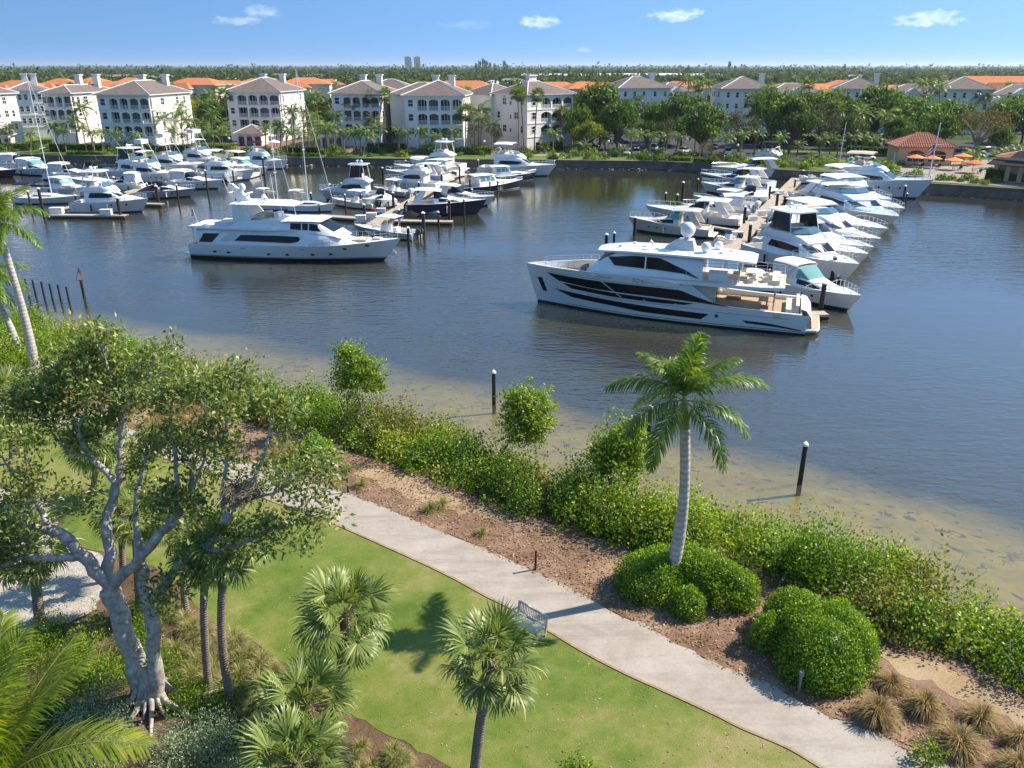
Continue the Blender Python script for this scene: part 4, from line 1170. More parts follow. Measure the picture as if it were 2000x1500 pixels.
def piling(label, base_px, top_py, r=.15, capped=True, depth=1.6, cat="mooring post", name="mooring_post", group=None):
    b = U(base_px[0], base_px[1], 0); h = UY(base_px[0], top_py, b.y).z
    t = thing(name, label, cat, b, 0, group)
    MB().tube([(0, 0, -depth), (0, 0, 0), (0, 0, h - (.25 if capped else 0))], [r * 1.05, r, r * .95], M['pile'], 10).build("post", t, auto=40)
    if capped:
        mb = MB().tube([(0, 0, h - .28), (0, 0, h - .17)], r * 1.12, M['white'], 10); mb.cone((0, 0, h - .169), r * 1.15, .2, M['white'], 10)
        mb.build("cap", t, auto=40)
    return t
piling("white-capped mooring post in the shallows near the slim mangrove", (965, 790), 722)
piling("white-capped mooring post half hidden by the tall royal palm", (1267, 852), 790)
piling("white-capped mooring post leaning shadow on sand, nearest the right edge", (1562, 945), 862)
for k, (bx_, by_, ty_) in enumerate([(56, 576, 545), (71, 581, 547), (88, 585, 550), (104, 589, 554), (120, 591, 556), (136, 592, 560)]):
    piling("thin bare dark post, " + ("first from the left" , "second from the left", "third from the left", "third from the marker", "second from the marker", "closest to the triangle marker")[k] + ", of six in a row", (bx_, by_), ty_, .11, False, 1.2, "post", "water_post", "row of six bare posts in the water")
def marker():
    b = U(165, 582, 0); h = UY(165, 528, b.y).z
    t = thing("channel_marker", "channel marker post with a white and red triangle board", "channel marker", b)
    MB().tube([(0, 0, -1.2), (0, 0, h)], .15, M['pile'], 10).build("post", t, auto=40)
    red = simple("marker_red", (.55, .05, .04), .5, .4)
    mb = MB(); y = -.20
    z0, z1 = h - 1.05, h + .05
    mb.add([(-.42, y, z0), (.42, y, z0), (0, y, z1), (-.42, y + .03, z0), (.42, y + .03, z0), (0, y + .03, z1)], [(0, 1, 2), (3, 5, 4), (0, 3, 4, 1), (1, 4, 5, 2), (2, 5, 3, 0)], red)
    mb.build("board", t)
    mb = MB(); mb.add([(-.35, y - .008, z0 + .05), (.35, y - .008, z0 + .05), (0, y - .008, z1 - .16)], [(0, 1, 2)], M['white']); mb.build("board_face", t, fix=False)
    MB().tube([(0, 0, h), (0, 0, h + .25)], [.07, .05], M['blackmetal'], 8).build("lamp", t)
marker()
# ================================================================== boats
def gel(name, c, rough=.22): return simple(name, c, rough, .5, var=.05, scale=.6, coat=.25)
M['gel'] = gel("white_gelcoat", (.80, .80, .79)); M['gelgrey'] = gel("pale_grey_gelcoat", (.58, .61, .63)); M['gelblue'] = gel("ice_blue_gelcoat", (.56, .68, .75))
M['navy'] = gel("navy_hull_paint", (.012, .018, .045), .15); M['blackpaint'] = gel("black_paint", (.014, .014, .016), .2); M['cream'] = gel("cream_gelcoat", (.70, .64, .54)); M['tangel'] = gel("tan_gelcoat", (.55, .47, .38))
M['antifoul'] = simple("dark_bottom_paint", (.018, .016, .018), .7, .2, var=.3); M['bluebottom'] = simple("blue_bottom_paint", (.03, .06, .17), .7, .2, var=.25); M['boot'] = gel("red_boot_stripe", (.25, .05, .03))
M['greenboot'] = gel("yellow_boot_stripe", (.48, .44, .09)); M['greygel'] = gel("mid_grey_gelcoat", (.28, .30, .32))
M['glass'] = simple("tinted_glass", (.010, .012, .015), .06, .3, var=0); M['greenglass'] = simple("green_tinted_glass", (.16, .34, .31), .06, .6, var=.1); M['blueglass'] = simple("blue_tinted_glass", (.06, .13, .20), .05, .6, var=0)
M['clear'] = simple("clear_vinyl", (.42, .45, .46), .12, .5, var=.2)
M['teak'] = simple("teak_deck", (.40, .30, .20), .7, .25, var=.2, scale=4); M['deckwhite'] = simple("nonskid_deck", (.72, .69, .64), .7, .25, var=.06); M['canvaswhite'] = simple("white_canvas", (.74, .74, .73), .8, .2, var=.08, bump=.3, bscale=3)
M['canvasnavy'] = simple("navy_canvas", (.016, .022, .055), .85, .15, var=.2, bump=.3, bscale=3); M['canvastan'] = simple("tan_canvas", (.50, .42, .33), .85, .15, var=.15); M['canvasblack'] = simple("black_canvas", (.02, .02, .022), .85, .15, var=.2); M['browncover'] = simple("brown_canvas", (.19, .15, .13), .85, .15, var=.2, bump=.4, bscale=3)
M['steel'] = simple("stainless_rail", (.66, .67, .68), .25, .5, metal=.85, var=0); M['cushion'] = simple("cream_cushion", (.66, .58, .48), .8, .2, var=.08); M['alu'] = simple("mast_alloy", (.70, .70, .69), .4, .5, var=.04)
M['motor'] = simple("outboard_cowl", (.03, .03, .035), .3, .5, var=0); M['redcanvas'] = simple("red_plastic", (.45, .04, .03), .5, .3, var=.1); M['bluecanvas'] = simple("royal_blue_canvas", (.04, .10, .32), .8, .2, var=.1)
M['wicker'] = simple("wood_door", (.36, .22, .12), .5, .3, var=.2)

class Hull:
    def __init__(s, L, B, sheer, rake=1.5, tm=.42, p=2.3, kw=.86, kb=.22, draft=.6, stern=.93):
        s.L, s.B, s.rake, s.tm, s.p, s.kw, s.kb, s.draft, s.stern = L, B, rake, tm, p, kw, kb, draft, stern
        s.sx = [a for a, _ in sheer]; s.sz = [b for _, b in sheer]
    def sheer(s, x): return float(np.interp(x, s.sx, s.sz))
    def hb(s, t):
        a = s.B / 2 * (1 - max(0, (t - s.tm) / (1 - s.tm)) ** s.p)
        if t < s.tm: a *= s.stern + (1 - s.stern) * (1 - (1 - t / s.tm) ** 2)
        return a
    def pt(s, t, w):
        """w: 0 at the waterline, 1 at the sheer"""
        k = s.kw + (s.kb - s.kw) * max(0, (t - .25) / .75) ** 1.6
        y = s.hb(t) * (k + (1 - k) * max(w, 0) ** (.8 + .5 * t))
        x = t * s.L - s.rake * (1 - min(max(w, 0), 1)) ** 1.1 * t ** 5
        return x, y
    def y_at(s, x, z):
        t = min(max(x / s.L, 0), 1)
        for _ in range(6):
            w = min(max(z / s.sheer(t * s.L), 0), 1.0); xx, y = s.pt(t, w)
            t = min(max(t + (x - xx) / s.L, 0), 1)
        return s.pt(t, w)[1]
    def build(s, parent, mat, bottom, boot=None, stripe=.16, name="hull", n=26, band=None, transom=None):
        mb = MB(); rings = []; ts = [0, .03] + [.03 + .97 * (i / n) for i in range(1, n)] + [.985, 1.0]
        ts = sorted(set(ts)); hs = None
        for t in ts:
            sh = s.sheer(t * s.L); row = []
            zs = [(-s.draft * (1 - .55 * t ** 3), 0.02, 0), (-.32, .80, 0), (.06, 1, .06 / sh), (.06 + stripe, 1, (.06 + stripe) / sh)] + [(sh * w, 1, w) for w in (.45, .7, .86, 1.0)]
            for z, ky, w in zs:
                x, y = s.pt(t, w); row.append((x, y * ky, z))
            rings.append(row)
        cols = [bottom, bottom, boot or bottom, mat, mat, band or mat, mat]
        k = len(rings[0])
        for side in (1, -1):
            for j in range(k - 1):
                vs, fs = [], []
                for r in rings:
                    for q in (r[j], r[j + 1]): vs.append((q[0], q[1] * side, q[2]))
                for i in range(len(rings) - 1):
                    f = (2 * i, 2 * i + 2, 2 * i + 3, 2 * i + 1); fs.append(f if side < 0 else f[::-1])
                mb.add(vs, fs, cols[j])
        r = rings[0]
        mb.add([(q[0], q[1], q[2]) for q in r] + [(q[0], -q[1], q[2]) for q in r[::-1]], [tuple(range(2 * k))], transom or mat)
        me = mb.mesh(name)
        bm = bmesh.new(); bm.from_mesh(me); bmesh.ops.remove_doubles(bm, verts=bm.verts, dist=.002); bmesh.ops.recalc_face_normals(bm, faces=bm.faces); bm.to_mesh(me); bm.free()
        me.polygons.foreach_set("use_smooth", [True] * len(me.polygons)); me.set_sharp_from_angle(angle=R(38))
        return link(name, me, parent)
    def deck(s, parent, x0, mat, drop=.04, inset=.05, crown=.06, name="deck", x1=None, n=18):
        x1 = x1 or s.L * .985; mb = MB(); rows = []
        for i in range(n + 1):
            x = x0 + (x1 - x0) * i / n; y = max(s.hb(x / s.L) - inset, .01); z = s.sheer(x) - drop
            rows.append([(x, y, z), (x, y * .5, z + crown * .75), (x, 0, z + crown), (x, -y * .5, z + crown * .75), (x, -y, z)])
        mb.loft(rows, mat, closed=False)
        return mb.build(name, parent, smooth=True)
    def cockpit(s, parent, x0, x1, sole, floor, wall, wid=.22, name="cockpit"):
        """gunwales and a sunken floor"""
        mb = MB(); n = 8; o, i_ = [], []
        for k in range(n + 1):
            x = x0 + (x1 - x0) * k / n; y = s.hb(x / s.L); z = s.sheer(x); o.append((x, y, z)); i_.append((x, max(y - wid, .1), z))
        for sd in (1, -1):
            f = lambda p: (p[0], p[1] * sd, p[2] + .012)
            for k in range(n):
                mb.quad(f(o[k]), f(o[k + 1]), f(i_[k + 1]), f(i_[k]), wall)
                a, b = i_[k], i_[k + 1]
                mb.quad((a[0], a[1] * sd, a[2]), (b[0], b[1] * sd, b[2]), (b[0], b[1] * sd, sole), (a[0], a[1] * sd, sole), wall)
        y0, y1 = i_[0][1], i_[-1][1]
        mb.box(x0 - .02, x0 + .14, -o[0][1] + .02, o[0][1] - .02, sole - .2, s.sheer(x0) + .014, wall)
        mb.quad((x1, -y1, sole), (x1, y1, sole), (x1, y1, s.sheer(x1)), (x1, -y1, s.sheer(x1)), wall)
        a = mb.build(name, parent)
        f = MB(); vs = [(p[0], p[1] - .002, sole) for p in i_] + [(p[0], -p[1] + .002, sole) for p in i_[::-1]]
        f.poly(vs, floor); f.build("cockpit_floor", parent)
        return a
    def rail(s, parent, x0, x1, h, inset=.12, n=8, r=.032, name="bow_rail", close=True, mid=False):
        mb = MB(); top = []
        for i in range(n + 1):
            x = x0 + (x1 - x0) * i / n; y = max(s.hb(min(x, s.L) / s.L) - inset, .06); z = s.sheer(x); hh = h * min(1, (i + .6) / 2)
            top.append((x, y, z + hh))
            for sd in (1, -1): mb.tube([(x, y * sd, z - .03), (x + .04, y * sd, z + hh)], r * .85, M['steel'], 4, False)
        for sd in (1, -1):
            P = [(a, b * sd, c) for a, b, c in top]
            mb.tube(P, r, M['steel'], 4)
            if mid: mb.tube([(a, b, c - h * .45) for a, b, c in P], r * .7, M['steel'], 4)
        if close: mb.tube([top[-1], (top[-1][0] + .25, 0, top[-1][2]), (top[-1][0], -top[-1][1], top[-1][2])], r, M['steel'], 4)
        return mb.build(name, parent)
class Body:
    """superstructure: stations (x, z0, z1, half width at z0, half width at z1)"""
    def __init__(s, st): s.st = st
    def y_at(s, x, z):
        X = [a[0] for a in s.st]; z0, z1, w0, w1 = (float(np.interp(x, X, [a[k] for a in s.st])) for k in (1, 2, 3, 4))
        f = 0 if z1 - z0 < 1e-4 else min(max((z - z0) / (z1 - z0), 0), 1)
        return w0 + (w1 - w0) * f
    def build(s, parent, mat, name="cabin", rnd=.16, auto=40):
        mb = MB(); rings = []
        for x, z0, z1, w0, w1 in s.st:
            r = min(rnd, (z1 - z0) * .45, w1 * .5)
            rings.append([(x, -w0, z0), (x, w0, z0), (x, w1 + (w0 - w1) * r / max(z1 - z0, .01), z1 - r), (x, w1 - r * .35, z1 - r * .3), (x, w1 - r * 1.3, z1), (x, 0, z1 + .04), (x, -w1 + r * 1.3, z1), (x, -w1 + r * .35, z1 - r * .3), (x, -w1 - (w0 - w1) * r / max(z1 - z0, .01), z1 - r)])
        mb.loft(rings, mat)
        return mb.build(name, parent, auto=auto)
def strip(parent, body, lo, hi, mat, off=.02, sides=(1, -1), n=14, name="window"):
    """a pane that follows the side of a body; lo, hi: matching outlines [(x, z)] fore to aft"""
    def at(P, s):
        q = [0]
        for a, b in zip(P[:-1], P[1:]): q.append(q[-1] + math.hypot(b[0] - a[0], b[1] - a[1]))
        s *= q[-1]
        return float(np.interp(s, q, [a[0] for a in P])), float(np.interp(s, q, [a[1] for a in P]))
    out = []
    for sd in sides:
        rows = []
        for i in range(n + 1):
            s = i / n; (xa, za), (xb, zb) = at(lo, s), at(hi, s)
            row = []
            for v in (0, .5, 1):
                x, z = xa + (xb - xa) * v, za + (zb - za) * v; row.append((x, (body.y_at(x, z) + off) * sd, z))
            rows.append(row)
        mb = MB(); mb.loft(rows, mat, closed=False)
        out.append(mb.build(name, parent))
    return out
def front_panes(parent, st_hi, st_lo, k, mat, gap=.05, w=None, off=.03, name="windshield_pane", v0=.08, v1=.9, curve=.0):
    """panes across a raked front: st_hi, st_lo = (x, z, half width) at top and foot"""
    for i in range(k):
        a, b = -1 + 2 * i / k + gap / k, -1 + 2 * (i + 1) / k - gap / k
        def P(u, v):
            x = st_lo[0] + (st_hi[0] - st_lo[0]) * v; z = st_lo[1] + (st_hi[1] - st_lo[1]) * v; h = st_lo[2] + (st_hi[2] - st_lo[2]) * v
            return (x - curve * u * u + off, u * h, z + off * .6)
        mb = MB(); mb.quad(P(a, v0), P(b, v0), P(b, v1), P(a, v1), mat); mb.build(name, parent)
def outboards(parent, n, x, z, mat=None, sp=.62):
    for i in range(n):
        y = (i - (n - 1) / 2) * sp
        mb = MB(); mb.loft([[(x - .1, y - .2, z + .05), (x - .1, y + .2, z + .05), (x - .72, y + .16, z + .05), (x - .72, y - .16, z + .05)], [(x - .08, y - .22, z + .45), (x - .08, y + .22, z + .45), (x - .85, y + .18, z + .45), (x - .85, y - .18, z + .45)],
                            [(x - .2, y - .16, z + .75), (x - .2, y + .16, z + .75), (x - .7, y + .12, z + .68), (x - .7, y - .12, z + .68)]], mat or M['motor'])
        mb.box(x - .45, x - .25, y - .07, y + .07, z - .8, z + .06, mat or M['motor'])
        mb.build("outboard_motor", parent)
def bimini(parent, x0, x1, hw, z, mat, legs_z, name="bimini", arch=.22, drop=0.0):
    mb = MB(); rows = []
    for i in range(5):
        x = x0 + (x1 - x0) * i / 4; zz = z - abs(i - 2) * .03 - drop * (i / 4)
        rows.append([(x, -hw, zz - arch), (x, -hw * .8, zz - arch * .25), (x, 0, zz), (x, hw * .8, zz - arch * .25), (x, hw, zz - arch)])
    rows2 = [[(a, b, c - .05) for a, b, c in r] for r in rows]
    mb.loft([r + q[::-1] for r, q in zip(rows, rows2)], mat)
    mb.build(name, parent, auto=50)
    f = MB()
    for sd in (1, -1):
        for xx in (x0 + .1, x1 - .1): f.tube([(xx, hw * sd, z - arch - .03), ((x0 + x1) / 2, (hw + .05) * sd, legs_z)], .02, M['steel'], 4)
    f.build("frame", parent)
def boat_at(label, stern, bow, fb, group, name="motor_boat", cat="boat"):
    s = U(stern[0], stern[1], 0); b = U(bow[0], bow[1], fb); d = Vector((b.x - s.x, b.y - s.y)); L = d.length
    t = thing(name, label, cat, (s.x, s.y, 0), math.atan2(d.y, d.x), group)
    t.scale = (1, 1.12, 1.22)
    BOATS.append((t, label, s, b, L))
    return t, L
BOATS = []
def gear(t, hl, x, z, hw):
    mb = MB(); mb.tube([(x, hw, z), (x - .3, hw * .92, z + 2.4)], .015, M['white'], 4); mb.build("antenna", t)
    for f in (.3, .52):
        for sd in (1, -1): y = (hl.hb(f) + .08) * sd; a = hl.sheer(hl.L * f); MB().tube([(hl.L * f, y, a * .25), (hl.L * f, y, a * .8)], .11, M['white'] if f > .4 else M['canvasnavy'], 6).build("fender", t)

def express(label, stern, bow, hull='gel', bottom='antifoul', top='hard', group="", canvas='canvaswhite', glass='glass', band=None, boot=None, fb=1.55, fs=1.05, arch=True, enclosure=False, tint=None):
    """sport cruiser: long foredeck with a low trunk, raked windshield, hardtop or canvas over the cockpit"""
    t, L = boat_at(label, stern, bow, fb, group, "express_cruiser")
    B = L * .29 + .3; g = M[hull]; hl = Hull(L, B, [(0, fs), (L * .35, fs + .12), (L * .7, fb - .12), (L, fb)], L * .12, .4, 2.3)
    hl.build(t, g, M[bottom], M[boot] if boot else None, band=M[band] if band else None)
    w = M['gel'] if hull != 'cream' else M['cream']
    hl.deck(t, L * .36, w); hl.cockpit(t, .35, L * .42, .45, M['deckwhite'], w)
    MB().box(-.75, .0, -B * .42, B * .42, .18, .30, M['deckwhite']).build("swim_platform", t)
    z0 = hl.sheer(L * .5) - .05
    hw = B * .36
    bd = Body([(L * .36, z0 - .1, z0 + .85, hw * 1.08, hw * .95), (L * .46, z0 - .1, z0 + .82, hw * 1.08, hw * .92), (L * .60, z0 - .05, z0 + .52, hw, hw * .80), (L * .76, z0, z0 + .30, hw * .72, hw * .55), (L * .90, z0 + .08, z0 + .14, hw * .25, hw * .16)])
    bd.build(t, w, "trunk_cabin", .2)
    strip(t, bd, [(L * .67, z0 + .16), (L * .42, z0 + .18)], [(L * .64, z0 + .30), (L * .52, z0 + .55), (L * .42, z0 + .62)], M[glass], .03)
    ws = Body([(L * .36, z0 + .6, z0 + 1.45, hw * .98, hw * .84), (L * .42, z0 + .6, z0 + 1.40, hw * .98, hw * .82), (L * .53, z0 + .55, z0 + .64, hw * .8, hw * .72)])
    ws.build(t, M['greenglass'] if tint else M['glass'], "windshield", .05)
    if top == 'hard':
        MB().loft([[(x, -h, z), (x, h, z), (x, h * .9, z + .12), (x, 0, z + .17), (x, -h * .9, z + .12)] for x, h, z in ((L * .13, hw * .9, z0 + 1.62), (L * .2, hw * 1.0, z0 + 1.68), (L * .36, hw, z0 + 1.62), (L * .45, hw * .75, z0 + 1.46))], w).build("hardtop", t, auto=40)
        for sd in (1, -1):
            p = MB(); p.add([(L * .10, hw * 1.05 * sd, z0 + .1), (L * .20, hw * 1.05 * sd, z0 + .1), (L * .27, hw * .96 * sd, z0 + 1.63), (L * .20, hw * .96 * sd, z0 + 1.63), (L * .10, hw * .95 * sd, z0 + .1), (L * .20, hw * .95 * sd, z0 + .1), (L * .27, hw * .86 * sd, z0 + 1.63), (L * .20, hw * .86 * sd, z0 + 1.63)],
                  [(0, 1, 2, 3), (7, 6, 5, 4), (0, 4, 5, 1), (1, 5, 6, 2), (2, 6, 7, 3), (3, 7, 4, 0)], w); p.build("arch", t)
        if enclosure:
            e = MB(); e.quad((L * .12, -hw * .95, z0 + .2), (L * .12, hw * .95, z0 + .2), (L * .15, hw * .85, z0 + 1.6), (L * .15, -hw * .85, z0 + 1.6), M['clear']); e.build("enclosure", t)
    elif top == 'canvas':
        bimini(t, L * .12, L * .40, hw * 1.0, z0 + 1.85, M[canvas], z0 + .3)
        e = Body([(L * .12, z0 + .15, z0 + 1.5, hw * 1.02, hw * .98), (L * .4, z0 + .5, z0 + 1.55, hw * 1.0, hw * .9)]); e.build(t, M['clear'] if enclosure else M[canvas], "cockpit_canvas", .1)
    elif top == 'cover':
        e = Body([(.15, fs - .02, fs + .10, B * .44, B * .35), (L * .12, fs - .02, fs + .55, B * .47, B * .22), (L * .28, fs, fs + .95, B * .48, B * .25), (L * .40, fs + .05, fs + .75, B * .46, B * .25), (L * .47, fs + .1, fs + .45, B * .42, B * .2)]); e.build(t, M[canvas], "boat_cover", .1)
    if top in ('hard', 'none'):
        MB().box(L * .05, L * .12, -B * .33, B * .33, .45, .95, M['cushion']).build("stern_seat", t); MB().box(L * .20, L * .30, -B * .33, -B * .08, .45, 1.15, M['cushion']).build("helm_seat", t)
    hl.rail(t, L * .55, L * .97, .55)
    if arch and top == 'canvas':
        p = MB()
        for sd in (1, -1): p.tube([(L * .10, B * .43 * sd, fs), (L * .17, hw * .98 * sd, z0 + 1.3), (L * .16, hw * .8 * sd, z0 + 1.62)], .09, w, 5)
        p.tube([(L * .16, -hw * .8, z0 + 1.62), (L * .16, hw * .8, z0 + 1.62)], .09, w, 5); p.build("radar_arch", t)
    for k in (.50, .60, .70):
        strip(t, hl, [(L * k + .28, fs * .68), (L * k, fs * .68)], [(L * k + .28, fs * .86), (L * k, fs * .86)], M['glass'], .015, (1, -1), 2, "porthole")
    gear(t, hl, L * .22, z0 + .4, hw)
    return t
def flybridge(label, stern, bow, hull='gel', bottom='antifoul', group="", top='hard', house='gel', fb=1.9, fs=1.25, boot=None, dark=True, glass='glass', canvas='canvaswhite', tall=1.0):
    """sedan or motor yacht with a bridge on the deckhouse"""
    t, L = boat_at(label, stern, bow, fb, group, "flybridge_yacht", "yacht")
    B = L * .27 + .7; g = M[hull]; h = M[house]; hl = Hull(L, B, [(0, fs), (L * .4, fs + .1), (L * .7, fb - .15), (L, fb)], L * .12, .42, 2.4)
    hl.build(t, g, M[bottom], M[boot] if boot else None); hl.deck(t, L * .24, h); hl.cockpit(t, .3, L * .26, .55, M['teak'], h)
    MB().box(-.9, .0, -B * .43, B * .43, .22, .34, M['deckwhite']).build("swim_platform", t)
    z0 = fs + .05; hw = B * .42; z1 = z0 + 1.45 * tall
    bd = Body([(L * .22, z0 - .1, z1, hw, hw * .93), (L * .50, z0 - .1, z1, hw, hw * .9), (L * .56, z0, z1 - .06, hw * .97, hw * .86), (L * .68, z0 + .1, z0 + .72, hw * .88, hw * .72), (L * .82, z0 + .2, z0 + .55, hw * .55, hw * .42), (L * .90, z0 + .3, z0 + .42, hw * .3, hw * .2)])
    bd.build(t, h, "deckhouse", .2)
    strip(t, bd, [(L * .62, z0 + .66), (L * .45, z0 + .58), (L * .27, z0 + .6)], [(L * .575, z0 + 1.12), (L * .45, z0 + 1.26), (L * .30, z0 + 1.26)], M[glass], .025)
    front_panes(t, (L * .565, z1 - .1, hw * .8), (L * .68, z0 + .73, hw * .68), 3, M[glass])
    br = Body([(L * .17, z1 - .02, z1 + .16, hw * .95, hw * .95), (L * .25, z1 - .02, z1 + .62, hw * .96, hw * .98), (L * .46, z1 - .02, z1 + .70, hw * .90, hw * .92), (L * .545, z1 - .06, z1 + .45, hw * .75, hw * .72), (L * .60, z1 - .25, z1 - .05, hw * .55, hw * .5)])
    br.build(t, h, "flybridge", .15)
    MB().box(L * .25, L * .45, -hw * .84, hw * .84, z1 + .70, z1 + .73, M['deckwhite']).build("bridge_sole", t)
    MB().box(L * .40, L * .44, -hw * .5, hw * .5, z1 + .72, z1 + 1.05, h).box(L * .30, L * .36, -hw * .6, hw * .6, z1 + .72, z1 + 1.15, M['cushion']).build("helm_seats", t)
    w = MB(); w.loft([[(L * .505, -hw * .78, z1 + .66), (L * .45, -hw * .74, z1 + 1.15)], [(L * .535, 0, z1 + .66), (L * .48, 0, z1 + 1.15)], [(L * .505, hw * .78, z1 + .66), (L * .45, hw * .74, z1 + 1.15)]], M['blueglass'], closed=False); w.build("venturi_screen", t)
    zt = z1 + 2.55
    if top == 'hard':
        MB().loft([[(x, -k, zt), (x, k, zt), (x, k * .9, zt + .13), (x, -k * .9, zt + .13)] for x, k in ((L * .2, hw * .8), (L * .24, hw * .88), (L * .43, hw * .86), (L * .49, hw * .6))], h).build("hardtop", t, auto=40)
        p = MB()
        for sd in (1, -1):
            p.tube([(L * .22, hw * .95 * sd, z1 + .5), (L * .25, hw * .8 * sd, zt + .02)], .09, h, 5); p.tube([(L * .47, hw * .84 * sd, z1 + .6), (L * .43, hw * .76 * sd, zt + .02)], .05, h, 5)
        p.build("hardtop_legs", t)
        p = MB(); p.ball((L * .30, 0, zt + .42), .28, h, 10, 6); p.tube([(L * .36, 0, zt + .1), (L * .36, 0, zt + .5)], .1, h, 6); p.box(L * .35, L * .37, -.55, .55, zt + .5, zt + .62, h); p.build("radar", t)
        if dark: e = Body([(L * .25, z1 + .68, zt, hw * .9, hw * .8), (L * .46, z1 + .7, zt, hw * .84, hw * .7)]); strip(t, e, [(L * .46, z1 + .78), (L * .26, z1 + .78)], [(L * .44, zt - .06), (L * .27, zt - .06)], M['glass'], .0, (1, -1), 4, "bridge_enclosure")
    elif top == 'bimini':
        bimini(t, L * .22, L * .46, hw * .85, zt + .05, M[canvas], z1 + .6)
        p = MB()
        for sd in (1, -1): p.tube([(L * .18, hw * .95 * sd, z1 + .1), (L * .25, hw * .9 * sd, z1 + 1.2), (L * .23, hw * .7 * sd, z1 + 1.5)], .1, h, 5)
        p.tube([(L * .23, -hw * .7, z1 + 1.5), (L * .23, hw * .7, z1 + 1.5)], .1, h, 5); p.build("radar_arch", t)
    elif top == 'tower':
        bimini(t, L * .25, L * .46, hw * .85, zt + .05, M[canvas], z1 + .6)
        p = MB()
        for sd in (1, -1):
            p.tube([(L * .20, hw * .95 * sd, fs + .1), (L * .28, hw * .6 * sd, zt + 1.1)], .045, M['alu'], 5); p.tube([(L * .55, hw * .92 * sd, z0 + 1.2), (L * .42, hw * .5 * sd, zt + 1.1)], .045, M['alu'], 5)
            p.tube([(L * .3, hw * .9 * sd, z1 + .3), (L * .05, hw * 2.0 * sd, zt + 2.5)], .03, M['white'], 4)
            for v in (.35, .65): p.tube([(L * (.20 + .08 * v), hw * (.95 - .35 * v) * sd, fs + v * (zt + 1.0 - fs)), (L * (.55 - .13 * v), hw * (.92 - .42 * v) * sd, z0 + 1.2 + v * (zt + .3 - z0))], .03, M['alu'], 4)
        p.box(L * .28, L * .42, -hw * .55, hw * .55, zt + 1.88, zt + 1.16, M['alu']); p.build("tuna_tower", t)
    hl.rail(t, L * .50, L * .97, .65, mid=True)
    for k in (.55, .64, .73): strip(t, hl, [(L * k + .3, fs * .72), (L * k, fs * .72)], [(L * k + .3, fs * .88), (L * k, fs * .88)], M['glass'], .015, (1, -1), 2, "porthole")
    gear(t, hl, L * .3, z1 + .5, hw)
    return t
def console(label, stern, bow, hull='gel', group="", motors=2, top='canvaswhite', fb=1.15, covered=False, mcol=None, rise=0.0):
    t, L = boat_at(label, stern, bow, fb, group, "center_console")
    B = L * .27 + .2; hl = Hull(L, B, [(0, .8), (L * .5, .9), (L, fb)], L * .09, .42, 2.2, draft=.35)
    hl.build(t, M[hull], M['antifoul'], stripe=.08); hl.deck(t, L * .74, M['gel']); hl.cockpit(t, .2, L * .75, .40, M['deckwhite'], M['gel'])
    MB().hexa([(L * .40, -.45, .40), (L * .56, -.45, .40), (L * .56, .45, .40), (L * .40, .45, .40)], [(L * .41, -.42, 1.45), (L * .51, -.40, 1.45), (L * .51, .40, 1.45), (L * .41, .42, 1.45)], M['gel']).build("console", t)
    MB().quad((L * .52, -.42, 1.46), (L * .52, .42, 1.46), (L * .48, .38, 1.95), (L * .48, -.38, 1.95), M['blueglass']).build("windshield", t)
    MB().box(L * .28, L * .34, -.5, .5, .4, 1.2, M['cushion']).build("helm_seat", t); MB().box(L * .62, L * .72, -B * .28, B * .28, .4, .75, M['cushion']).build("bow_seat", t)
    if top:
        bimini(t, L * .26, L * .56, B * .36, 2.55, M[top], .6, "t_top", .08)
        p = MB()
        for sd in (1, -1):
            for xx in (L * .32, L * .50): p.tube([(xx, .48 * sd, .45), (xx, B * .3 * sd, 2.48)], .03, M['alu'], 4)
        p.build("t_top_frame", t)
    if covered: Body([(.1, .78, .9, B * .42, B * .3), (L * .3, .8, 1.3, B * .46, B * .15), (L * .7, .9, 1.2, B * .42, B * .12), (L * .95, 1.0, 1.1, .2, .1)]).build(t, M['canvaswhite'], "boat_cover", .1)
    if motors: outboards(t, motors, 0, .55, mcol)
    hl.rail(t, L * .7, L * .97, .3, n=4)
    return t
